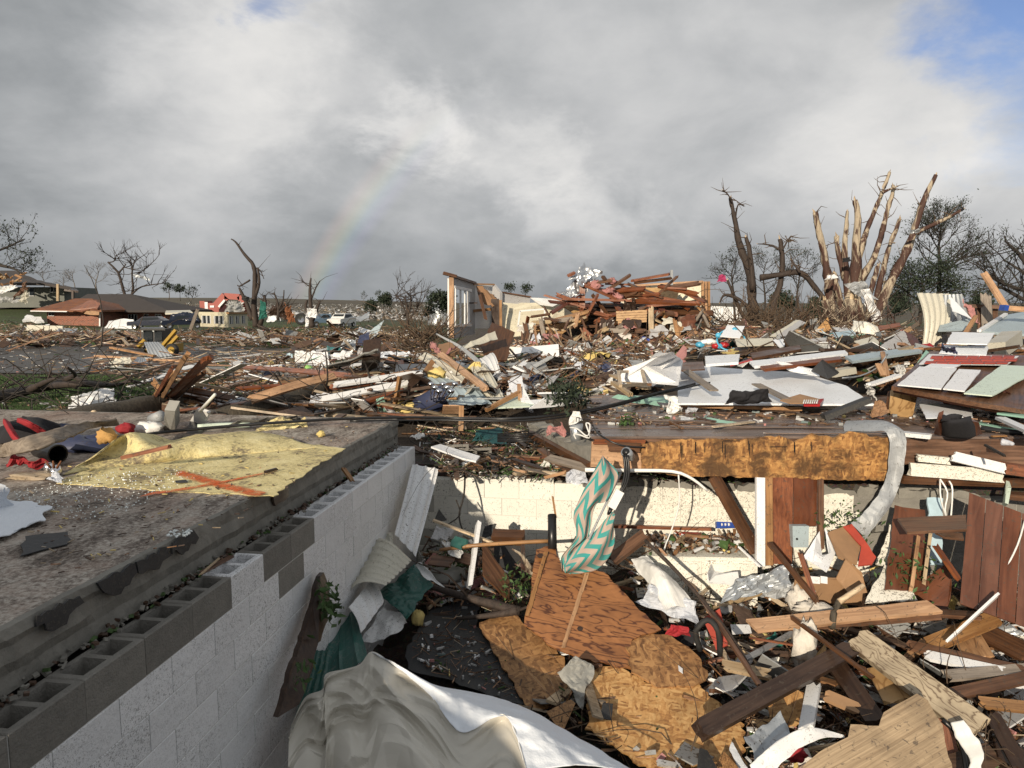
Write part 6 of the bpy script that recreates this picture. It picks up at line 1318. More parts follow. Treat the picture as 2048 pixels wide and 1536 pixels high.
S('maroon_board', 'dark red slatted sheet lying before the wreck', 'maroon_board', 'y', [(1088, 752, 13.4), (1158, 745, 13.8), (1180, 770, 12.8), (1120, 782, 12.4)], .03, .012)
gb = thing('shelf_unit', 'open wooden shelf frame with a pale green board on the left of the deck', 'shelf', P(1040, 800, 10.6))
slab('green_board', pp('y', [(975, 816, 10.4), (1040, 790, 10.8), (1075, 806, 10.4), (1060, 812, 10.2)]), .02, 'pale_mint', parent=gb)
beam('frame_bar', P(972, 820, 10.2), P(1038, 785, 10.6), .05, .06, 'pine', parent=gb); beam('frame_bar', P(1038, 770, 10.8), P(1040, 798, 10.5), .06, .05, 'pine', parent=gb)
S('white_board', 'white angled board right of the shelf frame', 'clean_white', 'y', [(1036, 776, 10.8), (1046, 772, 10.8), (1060, 800, 10.4), (1090, 798, 10.5), (1068, 808, 10.3), (1042, 802, 10.4)], .02)
S('white_board', 'white board lying flat beyond the deck cable', 'white_panel', 'z', [(1090, 796, .22), (1130, 785, .3), (1170, 796, .2), (1130, 812, .12), (1058, 818, .06)], .02)
S('white_board', 'bluish white long board behind the flat white board', 'white_panel', 'z', [(1075, 788, .3), (1155, 786, .3), (1170, 798, .2), (1098, 800, .2)], .02)
tag(leaves(None, pp('z', [(1112, 792, .2), (1135, 785, .35), (1158, 792, .2)]), 700, .09, 'leaf_dark', .045, 'torn_shrub'), 'dark green torn shrub behind the flat white board', 'shrub')
S('cream_drawer', 'cream cabinet door leaning behind the cable', 'cream_siding', 'y', [(1165, 790, 11.4), (1180, 768, 11.8), (1196, 760, 12), (1204, 780, 11.5), (1180, 800, 11)], .04, .006)
X('clear_sheet', 'clear plastic panel bent beside the cream door', 'clear_plastic', 'y', [(1180, 800, 11), (1215, 792, 11.2), (1212, 778, 11.6), (1190, 782, 11.5)], .05, s=6)
D('box_frame', 'small tan wooden frame on the deck edge', 'pale_pine', 'z', (1225, 765, .3), (1262, 790, .2), .06, .05)
dr = thing('drawer', 'orange wooden drawer in front of the golf bag', 'drawer', PZ(905, 825, -.2))
slab('front', pp('z', [(884, 828, -.3), (925, 828, -.3), (926, 812, -.15), (886, 812, -.15)]), .02, 'pine', parent=dr); beam('upright', PZ(922, 862, -.45), PZ(923, 812, -.1), .07, .04, 'pine', parent=dr, up=V((0, 1, 0)))
gg = thing('golf_bag', 'dark golf bag with metal clubs sticking out', 'golf bag', PZ(880, 815, -.2))
tube('bag', [G(840, 818, .1), G(870, 802, .3), G(892, 790, .4)], .2, .18, 'navy', 12, 3, gg)
for k in range(7):
    x = 862 + k * 8; tube('club_shaft', [G(862 + k * 4, 806, .3), G(x, 770 + (k % 3) * 7, .8)], .012, .01, 'chrome', 6, 1, gg); blob('club_head', G(x, 768 + (k % 3) * 7, .82), .05, .04, .035, 'chrome', .1, parent=gg, n=8)
O('yellow_foam_roll', 'yellow foam roll lying in front of the golf bag', 'yellow_foam', 'g', (817, 816, .15), .3, .18, .12, .3)
X('white_sheet', 'white sheet under the yellow foam roll', 'clean_white', 'g', [(790, 836, .05), (870, 838, .05), (872, 828, .1), (792, 826, .1)], .02)
X('blue_tarp', 'bright blue tarp scrap left of the foam roll', 'blue_plastic', 'g', [(728, 834, .05), (762, 834, .05), (758, 824, .15), (732, 824, .15)], .05, s=7)
S('mint_board', 'mint green board leaning left of the foam roll', 'mint', 'g', [(752, 800, .4), (768, 795, .45), (775, 826, .12), (756, 832, .08)], .02)
# ================================================================== LEFT MIDDLE: lumber and sheets
for k, (a, b, m, wd_, lab) in enumerate((((468, 734, .5), (700, 752, .45), 'red_wood', .16, 'long red rafter lying across the lumber heap'), ((690, 752, .45), (780, 760, .5), 'brown_wood', .12, 'dark end piece continuing the long red rafter'), ((500, 800, .5), (672, 752, .6), 'pine', .2, 'bright orange split beam over the broken trunk'), ((470, 778, .35), (640, 766, .4), 'red_wood', .12, 'red notched rafter behind the broken trunk'), ((660, 775, .5), (840, 752, .45), 'red_wood', .14, 'red board running right to the siding pile'), ((665, 770, .55), (845, 745, .5), 'white_paint', .16, 'white siding board on top of the red board'), ((640, 800, .4), (820, 765, .4), 'white_paint', .16, 'white board below the red board'), ((715, 808, .35), (808, 780, .45), 'red_wood', .1, 'short red board right of the clear plastic'), ((715, 800, .3), (790, 816, .3), 'red_wood', .08, 'thin red lath in front of the mint board'), ((800, 752, .75), (790, 810, .3), 'pine', .11, 'upright orange board beside the golf bag'), ((760, 800, .3), (800, 788, .4), 'pine', .14, 'torn orange plywood piece behind the thin red lath'), ((780, 752, .4), (835, 740, .5), 'pine', .16, 'yellow splintered plywood left of the siding pile'), ((510, 843, .15), (600, 812, .25), 'white_paint', .18, 'white and purple siding bundle on the back of the slab'), ((640, 838, .1), (755, 818, .2), 'brown_wood', .18, 'peeled brown board behind the back of the slab'), ((560, 768, .3), (640, 758, .35), 'pine', .2, 'tan plywood strip behind the bright orange beam'), ((820, 775, .4), (842, 745, .5), 'dark_wood', .18, 'dark stair stringer right of the white boards'), ((640, 745, .4), (735, 745, .4), 'dark_wood', .1, 'dark plank right of the lime green ball'), ((845, 790, .3), (870, 770, .4), 'brown_wood', .06, 'brown stick beside the golf clubs'), ((935, 755, .5), (900, 812, .0), 'brown_wood', .08, 'long brown lath right of the golf clubs'))):
    D('board', lab, m, 'g', a, b, wd_ * .72, .045, .4 if k % 2 else .7, .05, bow=.04 if k in (0, 2) else 0.)
LPL = ['leftmost orange rafter', 'longest red rafter pointing up to the right', 'upright red rafter at the left', 'brown rafter rising beside the longest red one', 'tallest orange rafter pointing skyward', 'brown rafter lying low to the right', 'long brown rafter reaching right', 'pale split lath on the right slope', 'lower left red rafter under the log', 'lower left brown rafter under the log', 'short orange rafter falling to the right', 'short brown rafter at the right foot']
lp = [((300, 805, .2), (352, 742, 1.0)), ((332, 800, .3), (418, 715, 1.5)), ((310, 795, .4), (345, 735, 1.1)), ((350, 795, .4), (405, 745, 1.0)), ((328, 790, .5), (372, 712, 1.5)), ((345, 785, .5), (430, 800, .25)), ((330, 770, .7), (470, 798, .3)), ((350, 760, .8), (460, 780, .4)), ((262, 840, .1), (330, 800, .4)), ((280, 842, .1), (345, 805, .4)), ((305, 760, .6), (335, 800, .3)), ((380, 790, .4), (440, 812, .2))]
for k, (a, b) in enumerate(lp):
    D('lumber', LPL[k] + ' of the lumber heap behind the left log', ('pine', 'red_wood', 'red_wood', 'brown_wood', 'pine', 'brown_wood', 'brown_wood', 'pale_pine', 'red_wood', 'brown_wood', 'pine', 'brown_wood')[k], 'g', a, b, .105, .045, rnd.uniform(0, 1.2), .06, group='rafters of the lumber heap behind the left log')
cr = thing('crumpled_appliance', 'crumpled white metal casing lying behind the left log', 'casing', G(185, 815))
for nm_, q_, ln in (('left_face', [(138, 824), (182, 824), (182, 788), (142, 796)], .01), ('right_face', [(182, 824), (230, 820), (228, 777), (182, 788)], .03), ('top_face', [(142, 796), (182, 789), (228, 777), (196, 778)], .06)):
    crumple(nm_, UP([(x, y) for x, y in q_] if nm_ != 'top_face' else [(182, 824)] * 0 + q_, ln) if nm_ != 'top_face' else [P(x, y, G(182, 824, .03).y + .3 + (796 - y) * .03) for x, y in q_], .05, 'white_paint', s=3, parent=cr)
X('clear_sheet', 'crumpled clear plastic sheet in front of the broken trunk', 'clear_plastic', 'g', [(598, 838, .08), (690, 832, .08), (702, 790, .35), (630, 788, .4)], .14, s=4, nu=30, nv=24)
cpb = thing('carpet_box', 'brown open crate under a curled grey carpet', 'crate', G(700, 745))
slab('crate_back', pp('g', [(722, 742, .1), (760, 745, .1), (760, 712, .9), (725, 716, .8)]), .3, 'dark_wood', parent=cpb)
loft('carpet', [pp('g', [(650, 742, .2), (700, 730, .5), (735, 712, .9), (760, 706, 1.1)]), pp('g', [(655, 730, .5), (700, 722, .7), (730, 708, 1.0), (756, 700, 1.3)])], 'stone_grey', 20, 8, .03, .02, 4, cpb)
bl = thing('green_ball', 'lime green striped ball lying behind the long rafters', 'ball', G(616, 745))
rb_ = G(616, 744, .0); blob('ball_skin', rb_ + V((0, 0, .1)), .24, .24, .22, 'lime', .02, parent=bl, n=20, smooth=True)
for k in range(7):
    x = -.16 + k * .055; tube('stripe', [rb_ + V((x, -math.sqrt(max(.01, .245 ** 2 - x * x)) * math.cos(t), .1 + .225 * math.sin(t) * math.sqrt(max(.05, 1 - (x / .245) ** 2)))) for t in (-.3, .1, .5, .9, 1.3)], .006, .006, 'pale_mint', 5, 2, bl)
for k, (nm, lab, m, pts, dz) in enumerate((('blue_board', 'navy blue board leaning in the middle debris', 'navy', [(712, 700), (740, 690), (738, 664), (718, 672)], (.1, .1, .9, .9)), ('grey_board', 'tall grey board leaning behind the navy board', 'blue_grey', [(740, 680), (758, 662), (768, 640), (742, 660)], (.2, .2, 1.2, .8)), ('white_sheet', 'shining silver sheet right of the navy board', 'silver_metal', [(745, 690), (830, 678), (834, 688), (752, 700)], (.4, .4, .2, .2)), ('white_sheet', 'white crumpled sheeting left of the carpet crate', 'white_paint', [(615, 735), (660, 735), (655, 706), (622, 700)], (.1, .1, .6, .6)), ('white_sheet', 'white plastic sheeting above the lime green ball', 'white_plastic', [(590, 726), (625, 728), (618, 702), (590, 700)], (.1, .1, .5, .5)), ('white_sheet', 'pale wide sheet beside the carpet crate', 'white_paint', [(660, 722), (700, 715), (706, 700), (668, 706)], (.2, .2, .4, .4)), ('teal_sheet', 'teal ribbed sheet in the middle debris', 'teal_metal', [(652, 706), (684, 708), (682, 696), (654, 692)], (.2, .2, .6, .6)), ('grey_sheet', 'silver crumpled metal above the teal sheet', 'galv', [(672, 705), (710, 700), (712, 680), (690, 678)], (.3, .3, .9, .9)), ('pale_blue_board', 'pale blue box lid left of the white sheeting', 'pale_blue', [(570, 720), (588, 722), (584, 708), (575, 706)], (.1, .1, .4, .4)), ('white_sheet', 'blue white sheeting below the shining silver sheet', 'white_panel', [(755, 716), (835, 710), (828, 702), (762, 704)], (.2, .2, .4, .4)), ('mauve_cloth', 'mauve blanket hanging below the navy board', 'grey_wall', [(712, 712), (740, 706), (745, 695), (720, 695)], (.2, .2, .6, .6)))):
    tag(crumple(nm, UP(pts, .03) if k not in (2, 9) else pp('g', [(x, y, z) for (x, y), z in zip(pts, dz)]), .03 if k < 3 else .1, m, s=2.5), lab, cat(nm))
# ================================================================== THE WRECKED HOUSE (about 25 m away)
wr = thing('wrecked_house', 'wrecked house with only torn white walls and heaped red rafters left', 'house', P(1150, 700, 25))
def wpart(nm, m, pts, th=.1, rag=.0, parent=None, seg=.3): return slab(nm, pp('y', pts), th, m, rag, seg, parent or wr)
def wbeam(nm, m, a, b, w_, h_=.1, roll=0., jag=.05, up=None, parent=None): return beam(nm, P(*a), P(*b), w_, h_, m, roll, jag, parent or wr, up)
# left corner with the window wall
wbeam('corner_post', 'pine', (903, 553, 24.5), (903, 676, 24.5), .16, .12, 0, 0, V((0, 1, 0))); wbeam('corner_post', 'white_paint', (897, 556, 24.7), (897, 672, 24.7), .06, .1, 0, 0, V((0, 1, 0)))
wbeam('header', 'brown_wood', (886, 546, 24.3), (912, 553, 24.5), .18, .1)
A = lambda x, y: (x, y, 24.5 + (x - 908) * .055)
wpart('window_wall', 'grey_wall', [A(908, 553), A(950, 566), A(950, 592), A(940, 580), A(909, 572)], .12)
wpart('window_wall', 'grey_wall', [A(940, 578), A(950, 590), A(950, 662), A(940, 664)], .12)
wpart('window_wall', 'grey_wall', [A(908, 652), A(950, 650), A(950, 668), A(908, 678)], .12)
wf = wbeam('window', 'white_paint', (910, 576, 24.55), (910, 652, 24.55), .07, .08, 0, 0, V((0, 1, 0)))
for x in (921, 930, 938): wbeam('mullion', 'white_paint', A(x, 574 + (x - 910) * .2), A(x, 652), .07, .07, 0, 0, V((0, 1, 0)), wf)
wbeam('sill', 'white_paint', A(908, 652), A(942, 650), .08, .1, 0, 0, None, wf); wbeam('head', 'white_paint', A(908, 574), A(942, 581), .08, .1, 0, 0, None, wf)
wbeam('top_plate', 'brown_wood', A(908, 553), (950, 566, 26.7), .12, .08)
wpart('inner_wall', 'white_paint', [(948, 567, 26.8), (985, 568, 27.6), (985, 655, 27.6), (948, 658, 26.8)], .12, .02)
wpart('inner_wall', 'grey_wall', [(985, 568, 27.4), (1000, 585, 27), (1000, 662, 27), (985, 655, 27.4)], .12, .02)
wbeam('top_plate', 'pine', (945, 568, 26.6), (988, 569, 27.4), .12, .06)
wpart('torn_wallboard', 'brown_paper', [(952, 572, 26.4), (965, 568, 26.4), (985, 590, 26.6), (994, 600, 26.6), (988, 616, 26.4), (970, 608, 26.4), (960, 592, 26.4)], .03, .06, seg=.1)
wbeam('door_jamb', 'dark_wood', (990, 598, 26.5), (992, 660, 26.5), .3, .1, 0, 0, V((0, 1, 0))); wbeam('stud', 'pine', (1001, 600, 26.3), (1002, 690, 26.3), .1, .08, 0, 0, V((0, 1, 0)))
wbeam('shelf', 'dark_wood', (938, 606, 26), (955, 606, 26), .4, .05); wbeam('brace', 'brown_wood', (957, 580, 26.2), (972, 640, 25.8), .1, .06); wbeam('lintel', 'pine', (945, 622, 26.6), (985, 618, 27), .12, .1)
wpart('shade_painted_wall', 'grey_wall', [(1001, 584, 27.2), (1060, 594, 27.8), (1060, 612, 27.8), (1001, 604, 27.2)], .12)  # upper strip of the cream wall, its shade put into the grey colour
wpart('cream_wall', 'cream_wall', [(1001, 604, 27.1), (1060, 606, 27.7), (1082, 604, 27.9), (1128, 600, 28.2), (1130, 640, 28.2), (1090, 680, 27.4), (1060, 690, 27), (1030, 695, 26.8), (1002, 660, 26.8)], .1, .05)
wbeam('top_plate', 'brown_wood', (1001, 584, 27.2), (1062, 594, 27.8), .1, .05)
wpart('plaster_piece', 'white_paint', [(1062, 594, 27.4), (1100, 596, 27.6), (1125, 600, 27.8), (1105, 612, 27.4), (1080, 612, 27.4)], .03, .06)
for a, b in (((1040, 622), (1090, 618)), ((1090, 618), (1086, 650)), ((1036, 652), (1086, 650)), ((1040, 622), (1036, 652))): wbeam('hanging_window_frame', 'white_paint', (*a, 26), (*b, 26), .09, .06, 0, 0)
# right white wall
wpart('white_wall', 'cream_wall', [(1225, 578, 27.6), (1275, 570, 27.4), (1404, 564, 26.2), (1404, 618, 26.2), (1270, 618, 27.2), (1228, 598, 27.6)], .12, .03)
wbeam('top_plate', 'pine', (1270, 571, 27.2), (1406, 563, 26), .12, .07)
for x in (1405, 1411, 1417): wbeam('corner_stud', 'pine', (x, 563, 26.1 + (x - 1405) * .03), (x + 1, 668, 26 + (x - 1405) * .03), .09, .1, 0, 0, V((0, 1, 0)))
wpart('tan_sheet', 'plywood_tan', [(1252, 592, 26.2), (1272, 574, 26.4), (1345, 576, 26), (1358, 582, 25.8), (1352, 600, 25.6), (1300, 600, 25.8)], .03, .02)
wpart('pale_sheet', 'cream_wall', [(1226, 592, 25.9), (1250, 574, 26), (1262, 580, 26), (1256, 592, 25.8)], .03, .02)
wbeam('vent_pipe', 'silver_metal', (1343, 540, 26.5), (1343, 570, 26.5), .09, .09, 0, 0, V((0, 1, 0)))
# dark boarded wall with studs, one plank at a time
for k in range(11):
    y0 = 606 + k * 8.2; x0 = 1160 + rnd.uniform(0, 20); x1 = 1400 + rnd.uniform(-15, 8)
    xm = rnd.uniform(1230, 1330)
    for a, b in ((x0, xm), (xm + 1, x1)):
        wpart('wall_plank', rnd.choice(('dark_wood', 'brown_wood', 'dark_wood')), [(a, y0, 25.1), (b, y0 + 1, 25.0), (b, y0 + 7.8, 24.9), (a, y0 + 7.6, 25.0)], .03, .012)
for x in (1172, 1205, 1238, 1240, 1300, 1345, 1380): wbeam('stud', rnd.choice(('brown_wood', 'red_wood')), (x, 604 + rnd.uniform(0, 14), 24.8), (x + rnd.uniform(-6, 6), 690, 24.5), .1, .08)
for lab, m, a, b, w_, jg in (('red_rafter', 'red_wood', (1123, 598), (1262, 601), .22, .1), ('red_rafter', 'red_wood', (1262, 602), (1400, 607), .24, .15), ('red_rafter', 'red_wood', (1168, 640), (1196, 588), .2, .1), ('red_rafter', 'red_wood', (1290, 612), (1398, 604), .2, .1), ('red_rafter', 'red_wood', (1170, 570), (1235, 598), .22, .1), ('red_rafter', 'red_wood', (1300, 600), (1310, 684), .1, .05), ('red_rafter', 'pine', (1326, 622), (1340, 680), .1, .05), ('red_rafter', 'brown_wood', (1212, 582), (1262, 549), .12, .1), ('red_rafter', 'red_wood', (1262, 562), (1340, 548), .22, .15), ('red_rafter', 'brown_wood', (1268, 566), (1345, 556), .12, .1), ('red_rafter', 'brown_wood', (1205, 552), (1212, 562), .15, .05), ('red_rafter', 'red_wood', (1135, 552), (1150, 545), .12, .05), ('red_rafter', 'brown_wood', (1190, 566), (1225, 560), .12, .05), ('red_rafter', 'pine', (1395, 612), (1422, 640), .14, .1), ('red_rafter', 'pine', (1110, 640), (1180, 622), .2, .1), ('red_rafter', 'pine', (1060, 655), (1130, 640), .2, .1), ('red_rafter', 'red_wood', (1338, 685), (1400, 678), .14, .1), ('red_rafter', 'brown_wood', (1140, 655), (1196, 652), .1, .1), ('red_rafter', 'brown_wood', (1125, 690), (1205, 686), .1, .1), ('red_rafter', 'red_wood', (1370, 636), (1405, 632), .12, .1)):
    wbeam(lab, m, (*a, 24.4), (*b, 24.3), w_, .08, rnd.uniform(0, .6), jg)
for k in range(5): wbeam('yellow_slat', 'plywood_pale', (1232, 625 + k * 5, 24.2), (1294, 622 + k * 5, 24.1), .075, .04, 1.4, .02)
wpart('plywood_piece', 'plywood_pale', [(1042, 665, 24.4), (1080, 645, 24.6), (1130, 640, 24.8), (1152, 650, 24.8), (1120, 672, 24.2), (1060, 690, 24)], .03, .04)
wpart('plywood_piece', 'plywood_tan', [(1120, 612, 25.2), (1180, 604, 25.4), (1190, 612, 25.2), (1150, 628, 25)], .03, .04)
wpart('plywood_piece', 'plywood_pale', [(1132, 632, 24.6), (1172, 620, 24.8), (1176, 640, 24.5), (1140, 655, 24.4)], .03, .04)
wpart('cabinet_side', 'brown_wood', [(1042, 660, 23.9), (1052, 660, 23.9), (1052, 700, 23.6), (1042, 700, 23.6)], .2); wpart('drawer_front', 'dark_wood', [(1078, 668, 23.8), (1110, 665, 23.8), (1110, 680, 23.7), (1080, 682, 23.7)], .1)
crumple('foil_insulation', pp('y', [(1118, 594, 24.6), (1160, 592, 24.4), (1204, 542, 25), (1168, 530, 25.2)]), .22, 'foil', s=1.4, nu=30, nv=30, parent=wr, edge=.12)
crumple('foil_insulation', pp('y', [(1140, 560, 24.5), (1165, 568, 24.4), (1185, 548, 24.6), (1150, 545, 24.8)]), .15, 'foil', s=2., parent=wr, edge=.1)
for (x, y, r_) in ((1192, 570, .2), (1218, 582, .18), (1234, 596, .2), (1225, 562, .14)): blob('pink_insulation', P(x, y, 24.4), r_, r_ * .8, r_ * .7, 'pink_wool', .8, parent=wr)
crumple('black_netting', pp('y', [(1245, 622, 24.1), (1272, 618, 24.1), (1270, 595, 24.3), (1250, 596, 24.3)]), .2, 'dark_wood', s=3, parent=wr)
wpart('broken_plaster', 'cream_siding', [(1375, 660, 23.8), (1390, 648, 23.9), (1398, 672, 23.7), (1380, 676, 23.6)], .03, .03); wpart('broken_plaster', 'cream_siding', [(1388, 672, 23.5), (1410, 656, 23.7), (1420, 662, 23.6), (1405, 682, 23.4)], .03, .03)
for k in range(34):
    x, y = rnd.uniform(1130, 1390), rnd.uniform(568, 640); L_ = rnd.uniform(30, 95); an = rnd.gauss(.1, .45)
    wbeam('red_rafter', rnd.choice(('red_wood', 'red_wood', 'brown_wood', 'brown_wood', 'maroon_board')), (x - L_ / 2 * math.cos(an), min(700, y + max(0, (1150 - x) * .2) - L_ / 2 * math.sin(an)), 24.7), (x + L_ / 2 * math.cos(an), y + L_ / 2 * math.sin(an), 24.5), rnd.uniform(.1, .22), .06, rnd.uniform(0, 1.), .12)
for k in range(85):
    x, y = rnd.uniform(1045, 1415), rnd.uniform(628, 700); L_ = rnd.uniform(15, 60); an = rnd.gauss(0, .6) if k % 4 else rnd.uniform(1., 2.1); Y_ = 24.2 - (y - 628) * .02
    if y < 655 and 1225 < x < 1300: continue
    wbeam('broken_board', rnd.choice(('red_wood', 'brown_wood', 'brown_wood', 'dark_wood', 'pine', 'grey_wood', 'pale_pine')), (x - L_ / 2 * math.cos(an), y - L_ / 2 * math.sin(an), Y_), (x + L_ / 2 * math.cos(an), y + L_ / 2 * math.sin(an), Y_ + rnd.uniform(-.6, .2)), rnd.uniform(.06, .2), .04, rnd.uniform(0, 1.5), .1)
for k in range(26):
    x, y = rnd.uniform(1050, 1410), rnd.uniform(640, 702); a_ = rnd.uniform(6, 20); b_ = rnd.uniform(5, 14); Y_ = 23.6 - (y - 640) * .02
    crumple('torn_sheet', [P(x - a_, y + b_, Y_), P(x + a_, y + b_ * rnd.uniform(.3, 1.2), Y_), P(x + a_ * .8, y - b_, Y_ + .3), P(x - a_ * rnd.uniform(.5, 1), y - b_ * .7, Y_ + .3)], .1, rnd.choice(('brown_paper', 'pink_wool', 'cream_siding', 'black_sheet', 'grey_wall', 'plywood_tan', 'dark_wood', 'white_wool', 'brown_panel')), s=1.5, nu=8, nv=7, parent=wr, edge=.08)
wpart('heap_core', 'rubble', [(1040, 705, 24.9), (1425, 700, 24.9), (1410, 655, 25.3), (1240, 640, 25.4), (1120, 645, 25.4), (1050, 672, 25.3)], .3, .1)
X('blue_rag', 'bright blue rag at the right of the wreck', 'blue_plastic', 'y', [(1280, 684, 22), (1298, 688, 22), (1300, 676, 22.2), (1282, 672, 22.4)], .08, s=5)
X('plastic_bag', 'clear bag with red print on the wreck plywood', 'clear_plastic', 'y', [(1058, 686, 22), (1088, 686, 22), (1078, 668, 22.3), (1066, 670, 22.3)], .08, s=4)
X('magenta_rag', 'magenta rag caught on the tree right of the wreck', 'magenta', 'y', [(1434, 564, 26), (1452, 562, 26), (1452, 550, 26), (1440, 548, 26)], .05, s=4)
D('pipe', 'grey metal pipe leaning in front of the boarded wall', 'galv', 'y', (1182, 712, 20), (1235, 678, 22), .09, .07)
D('plank', 'white edged plank below the boarded wall', 'white_paint', 'y', (1262, 698, 20), (1290, 676, 21.5), .12, .04)
O('insulation', 'pink insulation heap below the boarded wall', 'pink_wool', 'y', (1230, 722, 18), .4, .3, .25, .7)
X('black_netting', 'black tarpaulin bits left of the pink heap', 'black_sheet', 'y', [(1120, 712, 18), (1180, 722, 17.6), (1185, 712, 18), (1130, 706, 18.3)], .06)
wg = thing('far_white_garage', 'white ribbed garage remains seen behind the twisted trees', 'garage', P(1450, 650, 60))
ribbed('door_sheet', pp('y', [(1420, 640, 60), (1485, 642, 60), (1486, 615, 60), (1422, 612, 60)]), 12, .05, 'white_paint', parent=wg); slab('wall', pp('y', [(1420, 655, 60.2), (1492, 655, 60.2), (1492, 640, 60.2), (1420, 640, 60.2)]), .3, 'white_paint', parent=wg)
# ================================================================== TREES
def blimb(parent, nm, mat, Y, pts, r0, r1, n=9, rough=.3, dy=0., kf=.66):
    """pts in photo pixels, radii in pixels"""
    p = [P(x, y, Y + dy * i) for i, (x, y) in enumerate(pts)]; k = Y / F * kf
    return tube(nm, p, r0 * k, r1 * k, mat, n, 4, parent, rough), p
def torn(parent, p, Y, r, mat='pale_pine', n=4):
    d = (p[-1] - p[-2]).normalized(); k = Y / F
    for i in range(n): tube('torn_tip', [p[-1] - d * r * k, p[-1] + d * r * k * rnd.uniform(.5, 1.8) + V((rnd.gauss(0, r * k * .4), 0, rnd.gauss(0, r * k * .3)))], r * k * .55, r * k * .08, mat, 5, 1, parent)
def bush(parent, start, d, L, r, depth, out, spread=.6, kids=3, up=.12):
    pts = [start]; p = start.copy(); dd = d.normalized()
    for i in range(3):
        dd = (dd + V((rnd.gauss(0, .14), rnd.gauss(0, .14), rnd.gauss(up * .5, .12)))).normalized(); p = p + dd * L / 3; pts.append(p.copy())
    out.append((pts, r, r * .55))
    if depth:
        for k in range(kids):
            t = rnd.uniform(.35, 1.); q = crv(pts, t)
            nd = (dd + V((rnd.gauss(0, spread), rnd.gauss(0, spread), rnd.gauss(up, spread * .7)))).normalized()
            bush(parent, q, nd, L * rnd.uniform(.5, .75), r * .55, depth - 1, out, spread, kids, up)
def build_branches(parent, out, mat, nm='branches', n=5):
    vs_, fs = [], []
    for pts, a, b in out:
        v, f = tube_data(pts, [a + (b - a) * i / (len(pts) - 1) for i in range(len(pts))], n); o = len(vs_); vs_ += v; fs += [tuple(x + o for x in q) for q in f]
    o = obj(nm, vs_, fs, mat, parent, None, True); o['kind'] = 'stuff'; return o
def crown(parent, out, n, sz, sp, mat='leaf_dark', nm='crown', cond=None):
    vs_, fs = [], []; ends = [q[0] for q in out]
    while n > 0:
        pts = rnd.choice(ends); p = crv(pts, rnd.uniform(.3, 1)) + V((rnd.gauss(0, sp), rnd.gauss(0, sp), rnd.gauss(0, sp))); n -= 1
        if cond and not cond(p): continue
        R = rrot(1.); o = len(vs_); s = sz * rnd.uniform(.5, 1.4); vs_ += [p + R @ V(q) * s for q in ((-1, 0, 0), (0, -.45, .1), (1, 0, 0), (0, .45, .1))]; fs.append((o, o + 1, o + 2, o + 3))
    o = obj(nm, vs_, fs, mat, parent); o['kind'] = 'stuff'
def wtw(parent, paths, n, r, L, mat):
    vs_, fs = [], []
    for i in range(n):
        path = rnd.choice(paths); p = crv(path, rnd.uniform(.3, .98)); d = V((rnd.gauss(0, 1), rnd.gauss(0, .6), rnd.gauss(.3, .7))).normalized(); l = L * rnd.uniform(.3, 1)
        pts = [p, p + d * l * .5 + V((rnd.gauss(0, .1), 0, rnd.gauss(0, .1))) * l, p + d * l + V((rnd.gauss(0, .2), 0, rnd.gauss(0, .2))) * l]
        a, b = tube_data(pts, [r, r * .6, r * .2], 4); o = len(vs_); vs_ += a; fs += [tuple(x + o for x in q) for q in b]
    o = obj('twigs', vs_, fs, mat, parent, None); o['kind'] = 'stuff'
# the big stripped cluster: several trunks
def stripped(label, Y, limbs, base, tw=14, mat='bark_stripped', leafy=0):
    t = thing('stripped_tree', label, 'tree', P(base[0], base[1], Y)); ps_ = []
    for i, (pts, r0, r1) in enumerate(limbs):
        o, p = blimb(t, 'trunk' if i == 0 else 'limb', mat, Y + rnd.uniform(-.4, .4), pts, r0, r1 * 1.25, dy=rnd.uniform(-.12, .12), kf=.7, rough=.55); ps_.append(p); torn(t, p, Y, max(r1, 1.5), n=3)
    if tw: wtw(t, ps_, tw, 1.1 * Y / F, 40 * Y / F, 'twig')
    return t
stripped('pale leftmost trunk of the stripped tree cluster', 33, [([(1662, 640), (1658, 580), (1650, 520), (1637, 460), (1630, 424)], 15, 5), ([(1660, 600), (1672, 560), (1668, 545)], 7, 4), ([(1690, 650), (1680, 600), (1668, 560)], 10, 8)], (1665, 650), 16)
stripped('straight splintered pale trunk in the middle of the stripped cluster', 34, [([(1703, 645), (1694, 580), (1690, 500), (1692, 460), (1695, 422)], 12, 3), ([(1690, 560), (1676, 500), (1674, 472)], 8, 5)], (1700, 650), 10)
stripped('tall dark forked trunk at the heart of the stripped cluster', 35, [([(1712, 645), (1708, 580), (1712, 520), (1716, 440), (1710, 400)], 20, 5), ([(1715, 530), (1730, 470), (1750, 420), (1768, 375), (1779, 344)], 9, 3), ([(1765, 385), (1780, 378), (1796, 372)], 4, 1.5), ([(1720, 560), (1748, 515), (1765, 460), (1775, 420), (1784, 392), (1786, 370)], 10, 3), ([(1700, 640), (1702, 600), (1740, 530)], 14, 8)], (1715, 650), 26)
stripped('slender leaning trunk right of the tall dark one', 33.5, [([(1742, 640), (1752, 600), (1766, 540), (1780, 490), (1800, 438)], 10, 4), ([(1778, 485), (1790, 486)], 3, 1.5)], (1745, 650), 10)
stripped('long pale trunk leaning far out to the right', 33, [([(1745, 650), (1772, 585), (1800, 530), (1826, 470), (1848, 400), (1872, 350)], 16, 4), ([(1832, 466), (1860, 452), (1895, 436), (1926, 418)], 6, 3)], (1750, 660), 14)
